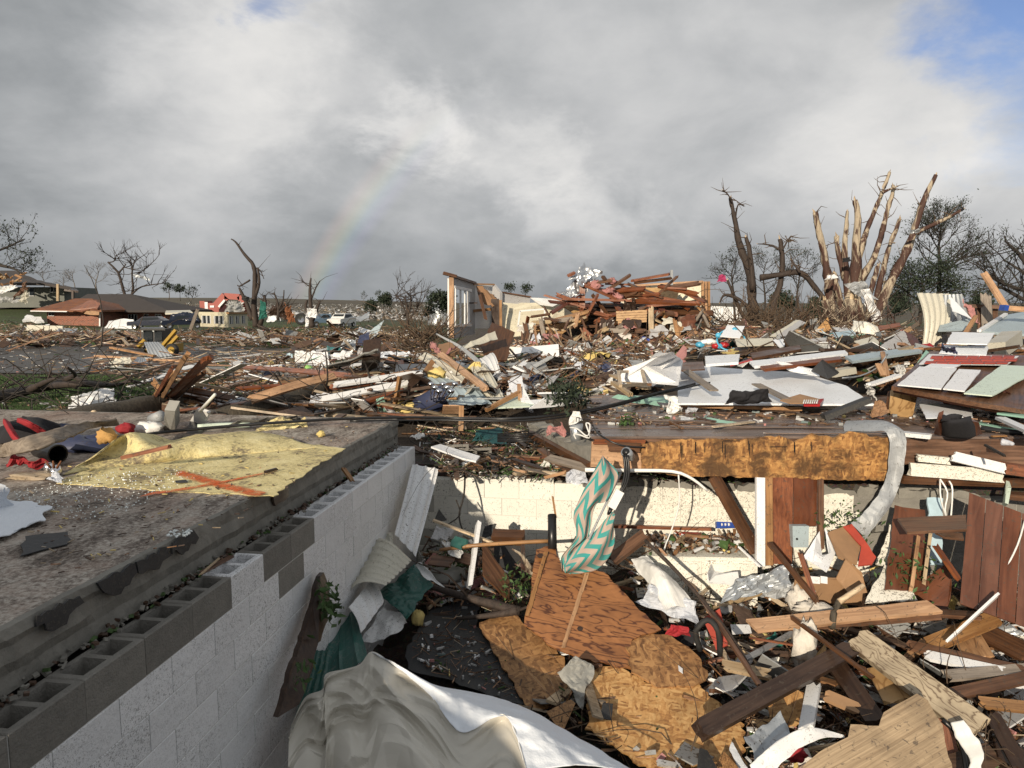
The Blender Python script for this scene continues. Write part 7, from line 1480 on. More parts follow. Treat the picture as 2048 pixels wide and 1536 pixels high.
stripped('short broken pale stump at the front of the stripped cluster', 31, [([(1690, 665), (1700, 625), (1705, 600)], 16, 12), ([(1725, 665), (1720, 630), (1712, 600)], 14, 9), ([(1660, 660), (1655, 630), (1650, 600)], 10, 8), ([(1735, 600), (1748, 560), (1756, 532)], 8, 5)], (1700, 670), 12)
t = stripped('tall thin dark tree left of the stripped cluster', 31, [([(1510, 660), (1505, 600), (1500, 550), (1480, 490), (1468, 430), (1460, 395)], 16, 3), ([(1506, 580), (1502, 520), (1492, 474)], 9, 4), ([(1462, 400), (1455, 388), (1445, 380)], 2, 1), ([(1470, 440), (1476, 410), (1488, 412)], 2.5, 1.5), ([(1500, 620), (1480, 600), (1450, 590), (1440, 605)], 6, 2), ([(1510, 660), (1490, 640), (1455, 560)], 8, 3)], (1510, 665), 40, 'bark_dark')
stripped('dark bent tree arching between the two trunk groups', 32, [([(1540, 640), (1550, 600), (1562, 560), (1565, 520), (1560, 478)], 9, 5), ([(1520, 555), (1560, 550), (1600, 545), (1630, 575), (1650, 600)], 8, 6), ([(1560, 500), (1540, 490), (1515, 488)], 3, 1), ([(1565, 500), (1575, 482), (1582, 472)], 2.5, 1), ([(1600, 545), (1590, 530), (1582, 520)], 4, 2)], (1540, 645), 40, 'bark_dark')
for lab, m, pts, Y in (('torn white sheet metal wrapped round the tree cluster', 'silver_metal', [(1690, 568), (1730, 562), (1755, 600), (1712, 590)], 30.5), ('long white metal strip hanging from the tree cluster', 'white_paint', [(1722, 580), (1740, 575), (1765, 640), (1745, 645)], 30.5), ('grey plastic scrap at the fork of the leaning trunk', 'galv', [(1818, 468), (1842, 464), (1838, 458), (1820, 460)], 32), ('white cloth scrap on the pale leftmost trunk', 'white_paint', [(1648, 560), (1675, 556), (1672, 548), (1652, 552)], 31), ('black cloth scrap on the straight pale trunk', 'cloth_black', [(1684, 525), (1704, 522), (1700, 514), (1688, 516)], 32.5), ('black rag at the tip of the leaning trunk', 'cloth_black', [(1920, 424), (1930, 418), (1928, 412), (1922, 414)], 32)):
    X('metal_scrap' if 'cloth' not in lab and 'rag' not in lab else 'rag', lab, m, 'y', [(x, y, Y) for x, y in pts], .2 if len(lab) > 40 else .1, s=1.6)
def leafy(name, label, px, py, Y, Ht_, r, depth, kids, mat, nleaf, lsz, lsp, lmat, spread=.55, lean=(0, 0), cond=None, up=.12, nb=0, bl=.42):
    base = P(px, py, Y); base.z = min(base.z, P(px, py, Y).z); t = thing(name, label, 'tree', base); out = []
    top = base + V((lean[0], lean[1], Ht_)); path = [base, base.lerp(top, .4) + V((rnd.gauss(0, .04 * Ht_), 0, 0)), base.lerp(top, .75) + V((rnd.gauss(0, .04 * Ht_), 0, 0)), top]
    tube('trunk', path, r, r * .2, mat, 8, 4, t, .2)
    for i in range(nb or 9):
        f = rnd.uniform(.25, 1) ** .8; q = crv(path, f); a = rnd.uniform(0, 6.28); bush(t, q, V((math.cos(a), math.sin(a), rnd.uniform(.2, 1.0))), Ht_ * bl * (1.15 - f * .75), r * .45 * (1.2 - f), depth, out, spread, kids, up)
    build_branches(t, out, mat)
    if nleaf: crown(t, out, nleaf, lsz, lsp, lmat, cond=cond)
    return t
leafy('leafy_tree', 'dark leafy tree standing behind the stripped cluster', 1872, 640, 62, 8.6, .22, 3, 4, 'twig_dark', 3200, .08, .2, 'leaf_dark', nb=24, bl=.36)
t = leafy('leafy_tree', 'dense dark evergreen left under the dark leafy tree', 1838, 650, 60, 4.2, .2, 2, 4, 'twig_dark', 6500, .10, .3, 'leaf_dark', .8, nb=20, bl=.75, up=-.05)
t = thing('bare_tree', 'gnarled dark tree reaching in from the right edge', 'tree', P(2110, 640, 38)); out = []
for pts in ([(2110, 640), (2095, 600), (2070, 560), (2040, 540), (2008, 520)], [(2095, 600), (2070, 585), (2030, 575), (1995, 562), (1965, 540)], [(2070, 560), (2040, 510), (2010, 482)], [(2085, 600), (2050, 600), (2010, 578), (1990, 572)]):
    o, p = blimb(t, 'limb', 'twig_dark', 38, pts, 8, 2.5)
    for k in range(9): bush(t, crv(p, rnd.uniform(.3, 1)), V((rnd.gauss(-.5, .6), rnd.gauss(0, .5), rnd.gauss(.2, .5))), 1.5, .035, 2, out, .6, 3)
build_branches(t, out, 'twig_dark'); crown(t, out, 900, .06, .1, 'leaf_dark')
for lab, px, py, Y, h in (('bare bush behind the dark thin tree', 1590, 640, 44, 3.8), ('bare bush left of the tall thin dark tree', 1470, 640, 42, 3.6), ('second bare bush beside the leafy tree', 1530, 645, 48, 4.2)):
    leafy('bare_bush', lab, px, py, Y, h, .08, 2, 4, 'twig_dark', 700, .05, .1, 'leaf_dark', .6, nb=16)
def snag(label, Y, limbs, base, tw, mat='bark_dark', branchy=0, L=36):
    t = thing('broken_tree', label, 'tree', P(base[0], base[1], Y)); ps_ = []
    for i, (pts, r0, r1) in enumerate(limbs):
        o, p = blimb(t, 'trunk' if i == 0 else 'limb', mat, Y, pts, r0, r1, 7); ps_.append(p)
    if branchy:
        out = []
        for k in range(branchy):
            p = rnd.choice(ps_[1:] or ps_); bush(t, crv(p, rnd.uniform(.4, 1)), V((rnd.gauss(0, .7), rnd.gauss(0, .5), rnd.gauss(.4, .4))), L * Y / F, .9 * Y / F, 2, out, .55, 3)
        build_branches(t, out, mat)
    if tw: wtw(t, ps_, tw, .8 * Y / F, L * Y / F, mat)
    return t
snag('tall broken tree with one whip like limb left of the rainbow', 60, [([(512, 655), (508, 610), (510, 560), (506, 530), (490, 510), (472, 485), (462, 478)], 10, 1.5), ([(508, 600), (518, 565), (515, 535)], 6, 3), ([(505, 640), (490, 600), (478, 575)], 8, 3), ([(520, 650), (530, 610), (528, 590)], 8, 3), ([(515, 650), (540, 662)], 7, 4), ([(500, 560), (480, 572), (475, 570)], 3, 1.5), ([(508, 535), (520, 540), (528, 558)], 1.5, 1)], (512, 660), 26)
snag('small broken tree with rags at the foot of the rainbow', 62, [([(624, 655), (622, 620), (620, 580), (622, 556)], 9, 2), ([(622, 600), (632, 575), (640, 562)], 3, 1.5), ([(622, 575), (612, 568), (606, 562)], 2, 1), ([(622, 640), (612, 615), (614, 600)], 6, 3), ([(626, 640), (636, 612), (640, 600)], 6, 2)], (624, 660), 22)
snag('distant broken tree between the two snags', 88, [([(556, 640), (556, 610), (548, 585)], 5, 2), ([(556, 620), (566, 600), (568, 580)], 3, 1.5), ([(558, 625), (574, 610), (580, 600)], 3, 1)], (556, 640), 24)
snag('leaning broken tree with metal caught behind the brick house', 112, [([(252, 600), (244, 570), (236, 545), (216, 524)], 5, 2.5), ([(262, 600), (266, 575), (264, 545), (270, 520)], 4, 1.5), ([(236, 548), (246, 536), (252, 528)], 3, 1.5), ([(218, 525), (228, 522), (230, 512)], 2, 1), ([(262, 590), (280, 575), (300, 570), (330, 566)], 3, 1), ([(265, 552), (280, 545), (295, 535)], 2, 1)], (255, 602), 10, branchy=20)
snag('torn brushy tree right of the far pickups', 70, [([(815, 660), (815, 625), (810, 595)], 6, 2), ([(815, 630), (822, 605), (820, 588)], 4, 1.5), ([(814, 630), (800, 600), (790, 590)], 3, 1), ([(818, 640), (832, 620), (836, 606)], 3, 1)], (815, 660), 40, branchy=16)
X('metal_scrap', 'sheet metal caught in the tree behind the brick house', 'galv', 'y', [(264, 552), (300, 562), (298, 556), (268, 548)] and [(264, 552, 111), (300, 562, 111), (298, 556, 111), (268, 547, 111)], .3, s=.8)
X('rag', 'white rag on the small broken tree', 'white_paint', 'y', [(612, 634, 61), (632, 636, 61), (634, 618, 61), (614, 616, 61)], .3, s=1.4)
X('rag', 'white pointed rag hanging left of the small broken tree', 'white_paint', 'y', [(610, 655, 60.5), (616, 652, 60.5), (618, 640, 60.5), (611, 634, 60.5)], .1, s=1.4)
X('tarp', 'dark green tarp draped on the tall broken tree', 'green_cloth', 'y', [(518, 640, 59), (534, 634, 59), (530, 605, 59), (520, 600, 59)], .3, s=1.2)
X('tyre_scrap', 'black rubber scrap in the fork of the tall broken tree', 'rubber', 'y', [(482, 600, 59), (502, 604, 59), (500, 594, 59), (486, 590, 59)], .3, s=1.2)
for i, (px, py, Y, h, nb, m, lf, lab) in enumerate(((196, 590, 130, 5.2, 12, 'twig_grey', 0, 'thin bare tree left of the leaning broken tree'), (150, 590, 140, 4.6, 12, 'twig_grey', 0, 'thin bare tree right of the grey house'), (128, 592, 145, 4.0, 10, 'twig_grey', 0, 'small bare tree behind the porch of the grey house'), (88, 580, 150, 4.0, 10, 'twig_grey', 0, 'faint bare tree above the grey house roof'), (338, 600, 300, 6.5, 10, 'twig', 500, 'brownish tree on the far field'), (361, 602, 300, 5.6, 10, 'twig_dark', 700, 'greener tree right of the brownish field tree'), (388, 622, 120, 3.6, 12, 'twig_grey', 150, 'bush left of the red excavator'), (728, 608, 420, 6., 8, 'twig_grey', 90, 'faint tree on the horizon left of the wreck'), (756, 608, 420, 6.4, 8, 'twig_grey', 200, 'rounder faint tree on the horizon left of the wreck'), (1020, 600, 120, 2.4, 12, 'twig_dark', 350, 'leafy treetop behind the wreck wall'), (1052, 602, 120, 2.4, 12, 'twig_dark', 350, 'second leafy treetop behind the wreck wall'), (770, 640, 110, 3.2, 12, 'twig_dark', 1600, 'dark green bush in the far debris'), (880, 655, 75, 3.0, 14, 'twig_dark', 1800, 'dark bush in front of the crushed grain bin'), (740, 640, 120, 2.6, 12, 'twig_dark', 1200, 'low dark bush left of the torn brushy tree'), (1560, 660, 75, 3.2, 16, 'twig_dark', 1600, 'dark hedge bush behind the bent tree'), (1790, 660, 75, 3.0, 16, 'twig_dark', 1600, 'dark hedge bush right of the stripped cluster'), (1960, 655, 80, 3.2, 16, 'twig_dark', 1500, 'dark hedge bush behind the rafters'), (1630, 660, 80, 2.8, 16, 'twig_dark', 1600, 'dark hedge bush behind the pale leftmost trunk'))):  # horizon trees: haze put into the colour as grey twigs with few leaves
    leafy('far_tree' if lf or py < 610 else 'far_bush', lab, px, py, Y, h, .1 * h / 4, 2, 4, m, lf, .16 if Y < 200 else .3, .25 if Y < 200 else .4, 'leaf_dark', .5, nb=nb)
for lab, px, py, Y_, sp_, n_, L_ in (('heap of broken twigs left of the wreck corner', 862, 668, 20, 22, 60, .7), ('heap of snapped brushwood below the wreck corner', 846, 690, 20, 22, 60, .7), ('tangle of snapped pale branches at the foot of the stripped cluster', 1700, 652, 29, 60, 80, 1.2), ('tangle of dark brush between the two trunk groups', 1580, 646, 30, 60, 90, 1.2), ('thorny dark brush below the tall thin dark tree', 1500, 646, 29, 40, 60, 1.2)):
    t = thing('brushwood', lab, 'brushwood', P(px, py, Y_)); out = []
    for k in range(n_): bush(t, P(px + rnd.gauss(0, sp_), py + rnd.gauss(8, 6), Y_ + rnd.gauss(0, .4)), V((rnd.gauss(0, .9), rnd.gauss(0, .5), rnd.uniform(.1, .9))), L_ * rnd.uniform(.5, 1.2), .014 * Y_ / 20, 1, out, .5, 2)
    build_branches(t, out, 'bark_stripped' if 'pale' in lab else 'twig')
t = thing('tree_branch', 'leafy branch of an unseen tree hanging in at the left edge', 'tree', P(-60, 560, 60)); out = []
for pts in ([(-120, 640), (-90, 560), (-60, 520), (0, 500), (50, 478)], [(-80, 560), (-30, 530), (20, 535), (45, 548)]):
    o, p = blimb(t, 'limb', 'twig_dark', 60, pts, 9, 1.5)
    for k in range(9): bush(t, crv(p, rnd.uniform(.5, 1)), V((rnd.gauss(.5, .6), rnd.gauss(0, .5), rnd.gauss(.1, .5))), 1.6, .03, 2, out, .55, 3)
build_branches(t, out, 'twig_dark'); crown(t, out, 700, .1, .15, 'leaf_dark')
# ================================================================== FAR LEFT: houses, vehicles, machines
h = thing('brick_house', 'low brick house with a torn orange brown hip roof', 'house', P(200, 655, 98))
def at(px, py, Y): return P(px, py, Y)
def hbox(nm, x0, x1, yt, yb, Y, dep, mat, parent):
    a, b, c, d = P(x0, yb, Y), P(x1, yb, Y), P(x1, yt, Y), P(x0, yt, Y); e = V((0, dep, 0)); top = max(c.z, d.z)
    return box(nm, [a, b, b + e, a + e, V((a.x, a.y, top)), V((b.x, b.y, top)), V((b.x, b.y + dep, top)), V((a.x, a.y + dep, top))], mat, parent)
hbox('brick_wing', 96, 199, 620, 660, 94, 8, 'brick_far', h); hbox('main_walls', 200, 332, 624, 660, 100, 9, 'brick_far', h)
hbox('garage_front', 201, 240, 616, 656, 99, .2, 'white_paint', h); slab('corner_trim', pp('y', [(198, 618, 93.9), (200.5, 618, 93.9), (200.5, 656, 93.9), (198, 656, 93.9)]), .1, 'white_paint', parent=h)
def hip(nm, x0, x1, ye, Y, dep, rx0, rx1, yr, mat, parent):
    a, b = P(x0, ye, Y), P(x1, ye, Y); z = a.z; Ym = Y + dep / 2; r0, r1 = P(rx0, yr, Ym), P(rx1, yr, Ym); r1.z = r0.z
    vs_ = [a, V((b.x, Y, z)), V((b.x, Y + dep, z)), V((a.x, Y + dep, z)), r0, r1]; vs_ += [v - V((0, 0, .25)) for v in vs_]
    return obj(nm, vs_, [(0, 1, 5, 4), (1, 2, 5), (2, 3, 4, 5), (3, 0, 4), (0, 6, 7, 1), (1, 7, 8, 2), (2, 8, 9, 3), (3, 9, 6, 0), (6, 9, 8, 7)], mat, parent)
hip('shingle_roof', 118, 338, 621, 98, 14, 175, 262, 588, 'roof_shingle', h)
wood('roof_deck_far', (.30, .115, .045), (.15, .05, .02), .6, .5, sx=.3, sy=3.)
rf = hip('torn_roof', 62, 203, 620, 92.5, 11, 150, 184, 597, 'roof_deck_far', h); beam('fascia', P(62, 622, 92.4), P(135, 623, 92.4), .3, .12, 'white_paint', parent=rf)
slab('broken_edge', pp('y', [(140, 618, 92.2), (176, 600, 94.8), (196, 600, 94.5), (200, 616, 92.3), (165, 622, 92)]), .15, 'red_wood', .3, .6, h); slab('torn_boards', pp('y', [(170, 622, 92.2), (198, 622, 92.2), (198, 630, 92.2), (168, 628, 92.2)]), .1, 'pine', .1, .5, h)
def win(parent, x0, x1, y0, y1, Y, n=2, fm='white_paint'):
    f = slab('window', pp('y', [(x0, y0, Y), (x1, y0, Y), (x1, y1, Y), (x0, y1, Y)]), .1, fm, parent=parent)
    for k in range(n):
        a, b = x0 + (x1 - x0) * k / n, x0 + (x1 - x0) * (k + 1) / n; g = (x1 - x0) * .06; slab('pane', pp('y', [(a + g, y0 + 1, Y - .06), (b - g, y0 + 1, Y - .06), (b - g, y1 - 1, Y - .06), (a + g, y1 - 1, Y - .06)]), .04, 'window_glass', parent=f)
win(h, 96.5, 108, 622, 632, 93.9); win(h, 256, 274, 628, 646, 99.9, 3); win(h, 288, 297, 628, 646, 99.9, 1); win(h, 310, 322, 628, 640, 99.9, 2)
S('siding_heap', 'crumpled white siding heap before the brick garage', 'white_paint', 'y', [(205, 660, 90), (265, 660, 90), (266, 640, 91), (240, 636, 92), (212, 642, 91)], .6, .25, .6)
S('white_sheet', 'white crumpled sheet left of the brick house', 'white_paint', 'y', [(45, 640, 92), (84, 642, 92), (80, 634, 93), (50, 630, 94)], .3, .25, .6)
S('concrete_wall_piece', 'pale low concrete wall before the brick house', 'cream_siding', 'y', [(52, 662, 80), (125, 662, 80), (125, 652, 80), (54, 650, 80)], .3)
X('metal_scrap', 'dark bent sheet metal before the brick house', 'galv', 'y', [(105, 668, 70), (150, 668, 70), (155, 656, 71), (118, 655, 71)], .3, s=.7)
g = thing('grey_house', 'grey ranch house with its roof torn open at the far left', 'house', P(60, 610, 112))
hbox('wall', -60, 130, 574, 615, 112, 9, 'house_grey', g); slab('roof', pp('y', [(-80, 566, 109), (85, 566, 109), (140, 574, 109), (75, 560, 117), (30, 541, 121), (-80, 541, 121)]), .4, 'roof_shingle', .15, 1.2, g)
win(g, 58, 68, 575, 592, 111.9, 1); win(g, 100, 114, 572, 585, 111.9, 2); beam('porch_post', P(116, 568, 109), P(116, 602, 109), .35, .3, 'pale_pine', parent=g, up=V((0, 1, 0)))
slab('porch_roof', pp('y', [(128, 578, 109), (158, 582, 109), (150, 576, 116), (128, 570, 116)]), .3, 'dark_wood', .1, .8, g); beam('porch_post', P(146, 582, 109), P(146, 598, 109), .3, .3, 'dark_wood', parent=g, up=V((0, 1, 0)))
for k in range(26):
    x, y = rnd.uniform(-10, 40), rnd.uniform(548, 568); beam('broken_rafter', P(x, y, 107), P(x + rnd.uniform(-14, 14), y + rnd.uniform(-8, 8), 106), .3, .15, rnd.choice(('pine', 'pale_pine', 'pine')), rnd.random(), .1, g)
for lab, m, pts in (('torn white roofing beside the grey house', 'white_paint', [(-10, 590), (35, 578), (32, 570), (-10, 575)]), ('ripped brown wall piece leaning on the grey house', 'brown_wood', [(25, 602), (45, 570), (55, 562), (58, 575), (40, 600)]), ('pale torn boards at the grey house corner', 'cream_siding', [(38, 604), (54, 580), (58, 590), (52, 606)]), ('grey rubble sheet below the grey house', 'heap_grey', [(-10, 606), (40, 604), (42, 596), (-10, 592)])):
    X('wreckage', lab, m, 'y', [(x, y, 106) for x, y in (pts[:4])], .5, s=.6, edge=.3)
sr = thing('sunroom', 'roofless pale yellow sunroom with white windows behind the far lawn', 'sunroom', P(440, 656, 82))
a, b, c = P(398, 655, 84), P(455, 655, 80), P(496, 652, 84)
def wallq(nm, p, q, z0, z1, m, par): return slab(nm, [V((p.x, p.y, z0)), V((q.x, q.y, z0)), V((q.x, q.y, z1)), V((p.x, p.y, z1))], .15, m, parent=par)
z0, z1 = b.z, P(455, 628, 80).z
def gapwall(p, q, n, m, par):
    """wall built of piers, sill and head, glass between"""
    for k in range(n + 1):
        t0 = k / n * .88; wallq('pier', p.lerp(q, t0), p.lerp(q, t0 + .12), z0, z1, m, par)
    wallq('sill_wall', p + V((0, .03, 0)), q + V((0, .03, 0)), z0, z0 + (z1 - z0) * .25, m, par); wallq('head', p + V((0, .03, 0)), q + V((0, .03, 0)), z1 - (z1 - z0) * .15, z1 + .2, m, par)
    for k in range(n):
        t0 = k / n * .88 + .12; t1 = (k + 1) / n * .88; f = None
        for e in (t0, (t0 + t1) / 2, t1 - .02): wallq('window_bar', p.lerp(q, e) + V((0, -.1, 0)), p.lerp(q, e + .02) + V((0, -.1, 0)), z0 + (z1 - z0) * .25, z1 - (z1 - z0) * .15, 'white_paint', par)
        wallq('pane', p.lerp(q, t0) + V((0, .12, 0)), p.lerp(q, t1) + V((0, .12, 0)), z0 + (z1 - z0) * .25, z1 - (z1 - z0) * .15, 'window_glass', par)
gapwall(a, b, 2, 'pale_yellow_wall', sr); gapwall(b, c, 3, 'pale_yellow_wall', sr)
beam('top_plate', P(455, 626, 80), P(496, 626, 84), .3, .2, 'pine', parent=sr)
# vehicles
def car(name, label, catg, px, py, Y, L, Hc, Wd, body, head=0., pickup=False, wheels=True):
    o = P(px, py, Y); r = thing(name, label, catg, o); M = Matrix.Translation(o) @ Matrix.Rotation(head, 4, 'Z')
    prof = [(-.5, .28), (-.5, .52), (-.47, .60), (-.28, .64), (-.13, .98), (.22, 1.0), (.40, .68), (.5, .62), (.5, .30)] if not pickup else [(-.5, .28), (-.5, .58), (-.26, .63), (-.16, 1.), (.10, 1.), (.14, .66), (.5, .66), (.5, .30)]
    vs_, fs = [], []; n = len(prof)
    for s in (-1, 1):
        for x, z in prof: k = .5 * (.82 if z > .8 else 1); vs_.append(M @ V((x * L, s * Wd * k, z * Hc)))
    for i in range(n): j = (i + 1) % n; fs.append((i, j, j + n, i + n))
    fs += [tuple(range(n - 1, -1, -1)), tuple(range(n, 2 * n))]
    bd = obj('body', vs_, fs, body, r)
    gx = (-.22, .30) if not pickup else (-.20, .10)
    for s in (-1, 1):
        slab('side_window', [M @ V((x * L, s * (Wd * kk / 2 + .015), z * Hc)) for x, z, kk in ((gx[0], .68, .97), (gx[1], .68, .97), (gx[1] - .06, .93, .86), (gx[0] + .09, .93, .86))], .02, 'window_glass', parent=r)
        for x in (-.32, .32): wheel(r, M @ V((x * L, s * Wd * .46, .34)), .34, .24, M.to_3x3() @ V((0, 1, 0)))
    e = 1 if pickup else -1
    slab('windscreen', [M @ V((-.27 * L if not pickup else -.25 * L, s1 * Wd * .40, .66 * Hc)) if z == 0 else M @ V(((-.14 if not pickup else -.17) * L - .02, s1 * Wd * .38, .95 * Hc)) for s1, z in ((-1, 0), (1, 0), (1, 1), (-1, 1))], .02, 'window_glass', parent=r)
    for s in (-1, 1): blob('headlight', M @ V((-.5 * L, s * Wd * .38, .5 * Hc)), .06, .14, .09, 'glass_chip', .05, parent=r, n=8)
    return r
car('parked_car', 'dark blue station wagon parked before the brick house', 'car', 302, 658, 88, 4.9, 1.55, 1.85, 'car_paint_dark', .1)
car('parked_car', 'crushed black car right of the dark blue wagon', 'car', 368, 657, 84, 4.6, 1.6, 1.9, 'car_paint_dark', .4)
X('car_roof_scrap', 'black bent sheet on the crushed black car', 'car_paint_dark', 'y', [(338, 640, 83), (398, 642, 83), (392, 624, 84), (345, 626, 84)], .25, s=.8)
S('carport_board', 'pale roof strip above the crushed black car', 'cream_siding', 'y', [(330, 626, 88), (385, 624, 88), (380, 620, 90), (332, 621, 90)], .2)
D('pole', 'tall leaning broken post right of the crushed black car', 'grey_wood', 'y', (380, 662, 70), (396, 618, 72), .3, .2, .3, .2)
car('pickup_truck', 'grey blue pickup parked far behind the lawn', 'pickup', 652, 652, 94, 4.6, 1.6, 1.9, 'car_paint_blue', .5, True)
car('van', 'white van parked beside the grey blue pickup', 'van', 684, 654, 92, 4.2, 1.75, 1.9, 'car_paint_white', 1.3)
S('trailer_box', 'white utility box behind the white van', 'white_paint', 'y', [(694, 652, 95), (708, 652, 95), (708, 632, 95), (694, 632, 95)], 1.2)
# skid steer
sk = thing('skid_loader', 'yellow skid steer loader with a dark cab working on the street', 'loader', P(318, 712, 46)); k = 46 / F
def sbox(nm, x0, x1, y0, y1, Y, dep, mat, par=None): return hbox(nm, x0, x1, y0, y1, Y, dep, mat, par or sk)
sbox('body', 292, 346, 688, 704, 45.6, 1.5, 'machine_yellow'); cbn = sbox('cab', 284, 326, 658, 692, 45.8, 1.2, 'black_plastic')
slab('front_glass', pp('y', [(287, 661, 45.75), (305, 661, 45.75), (305, 684, 45.75), (287, 684, 45.75)]), .03, 'window_glass', parent=cbn); slab('side_glass', pp('y', [(309, 661, 45.75), (324, 661, 45.75), (324, 682, 45.75), (309, 684, 45.75)]), .03, 'window_glass', parent=cbn); slab('roof', pp('y', [(280, 657, 45.5), (330, 657, 45.5), (328, 654, 47.2), (284, 654, 47.2)]), .12, 'black_plastic', parent=cbn)
for q_ in ([(318, 700), (352, 660)], [(330, 700), (356, 672)]): beam('lift_arm', P(*q_[0], 45.4), P(*q_[1], 45.4), .2, .16, 'machine_yellow', 1.2, 0, sk)
beam('loader_arm', P(276, 694, 45.2), P(290, 680, 45.4), .28, .16, 'machine_yellow', .5, 0, sk)
for x in (300, 344): wheel(sk, P(x, 700, 45.3), .42, .3, (0, 1, 0), 'rubber', 'machine_yellow')
for x in (285, 307): blob('work_light', P(x, 662, 45.6), .07, .05, .06, 'glass_chip', .05, parent=sk, n=8)
box('bucket', [P(236, 708, 44), P(290, 708, 44), P(290, 706, 44.8), P(238, 706, 44.8), P(240, 698, 44.2), P(286, 698, 44.2), P(286, 697, 44.8), P(240, 697, 44.8)], 'black_plastic', sk)
C('ribbed_sheet', 'grey ribbed steel sheet held in front of the skid steer', 'galv', 'y', [(288, 684, 43.5), (318, 684, 43.5), (345, 712, 42.5), (300, 716, 42.5)], 6, .04, bend=.12)
D('plank', 'long orange plank lying before the skid steer', 'pine', 'y', (192, 712, 40), (396, 724, 38.5), .3, .12)
D('plank', 'orange plank crossing the skid steer bucket', 'pine', 'y', (222, 695, 42), (310, 712, 40.5), .25, .1)
X('white_sheet', 'cream crumpled sheet before the skid steer planks', 'cream_siding', 'y', [(212, 735, 34), (260, 730, 34), (262, 716, 35.5), (218, 715, 35.5)], .25, s=1.2)
C('ribbed_sheet', 'grey ribbed sheet scrap right of the cream sheet', 'galv', 'y', [(262, 728, 35), (300, 730, 35), (290, 716, 36), (275, 714, 36)], 6, .03)
# excavator
ex = thing('excavator', 'red excavator with a white stripe behind the roofless sunroom', 'excavator', P(430, 632, 112))
hbox('body', 400, 438, 606, 626, 112, 3, 'machine_red', ex); hbox('white_stripe', 410, 416, 604, 625, 111.9, .1, 'white_paint', ex); hbox('counterweight', 400, 410, 602, 626, 111.95, 3, 'machine_red', ex)
hbox('lettering', 420, 428, 611, 615, 111.9, .05, 'white_paint', ex); hbox('tracks', 402, 444, 625, 636, 111, 3.4, 'rubber', ex)
for a, b, w_ in (((434, 612), (452, 592), 1.3), ((450, 592), (480, 594), .9), ((480, 592), (496, 622), .9)): beam('boom', P(*a, 110.5), P(*b, 110.5), w_, .6, 'machine_red', math.pi / 2, 0, ex)
beam('hydraulic_ram', P(438, 614, 110), P(450, 600, 110), .35, .3, 'white_paint', 0, 0, ex); hbox('grapple', 488, 500, 618, 632, 110, 1.2, 'machine_red', ex)
X('wreckage', 'tangled wreckage held under the excavator boom', 'heap_grey', 'y', [(450, 626, 109), (486, 628, 109), (482, 602, 109), (455, 604, 109)], .9, s=.7, edge=.5)
cbm = thing('crushed_machine', 'crushed yellow and black farm machine right of the tall broken tree', 'machine', P(560, 640, 95))
hbox('yellow_panel', 550, 560, 612, 622, 95, .3, 'machine_yellow', cbm); crumple('hood', pp('y', [(535, 636, 95), (590, 640, 95), (575, 606, 95), (540, 612, 95)]), .8, 'dark_wood', s=.6, parent=cbm, edge=.5); wheel(cbm, P(602, 638, 94), .8, .5, (.3, -1, 0)); crumple('belt', pp('y', [(575, 645, 94), (592, 645, 94), (580, 612, 94), (568, 612, 94)]), .5, 'rusty', s=.8, parent=cbm, edge=.4)
X('white_sheet', 'white tarpaulin left of the crushed farm machine', 'white_paint', 'y', [(532, 642, 90), (562, 640, 90), (558, 630, 91), (538, 632, 91)], .4, s=.6)
gb_ = thing('grain_bin', 'crushed silver grain bin left of the wrecked house', 'grain bin', P(880, 650, 105))
vs_, fs = [], []; n = 40
for j in range(9):
    for i in range(n):
        t = 2 * math.pi * i / n; kx = 1 + .16 * mnoise.noise(V((math.cos(t) * 1.5, math.sin(t) * 1.5, j * .45))) + .03 * (j % 2); rr = 1.75 * kx * (1 - .3 * (j / 8) ** 3); vs_.append(P(880, 650, 105) + V((math.cos(t) * rr + .06 * j, math.sin(t) * rr, j * .42 + .5 * math.sin(t * 1) * (j / 8) ** 2)))
    if j:
        for i in range(n): fs.append(((j - 1) * n + i, (j - 1) * n + (i + 1) % n, j * n + (i + 1) % n, j * n + i))
obj('shell', vs_, fs, 'galv', gb_, None, True); crumple('torn_roof', pp('y', [(862, 612, 104), (895, 616, 104), (890, 602, 105), (866, 604, 105)]), .4, 'galv', s=.7, parent=gb_)
X('metal_scrap', 'blue silver sheet metal in the far debris', 'galv', 'y', [(704, 640, 100), (738, 640, 100), (740, 628, 102), (712, 634, 102)], .4, s=.4)
# ================================================================== LOOSE DEBRIS
u = rnd.uniform
def dz(a, b): return lambda: u(a, b)
# far strips left
ZL = [(-40, 660), (200, 664), (330, 668), (520, 668), (700, 664), (840, 660), (860, 700), (560, 690), (300, 682), (100, 690), (-40, 688)]
ZR2 = [(150, 668), (280, 668), (290, 695), (200, 690)]
ZM = [(470, 715), (650, 690), (860, 690), (850, 740), (820, 790), (640, 780), (470, 760)]
ZN = [(430, 770), (640, 770), (860, 740), (880, 830), (800, 836), (560, 838), (440, 838), (280, 855), (300, 800)]
ZC = [(860, 700), (1040, 695), (1240, 700), (1350, 690), (1360, 730), (1230, 790), (1050, 790), (900, 812), (860, 760)]
ZW = [(1020, 686), (1160, 684), (1230, 684), (1400, 684), (1425, 694), (1200, 712), (1030, 710)]
ZT = [(1420, 650), (1560, 640), (1700, 650), (1830, 660), (1840, 700), (1700, 715), (1500, 715), (1400, 700)]
ZD = [(1700, 700), (1860, 690), (2060, 660), (2060, 720), (1850, 720), (1790, 765), (1700, 750)]
ZK = [(1170, 805), (1360, 806), (1640, 822), (1760, 820), (2060, 812), (2060, 880), (1800, 850), (1400, 850), (1180, 850)]
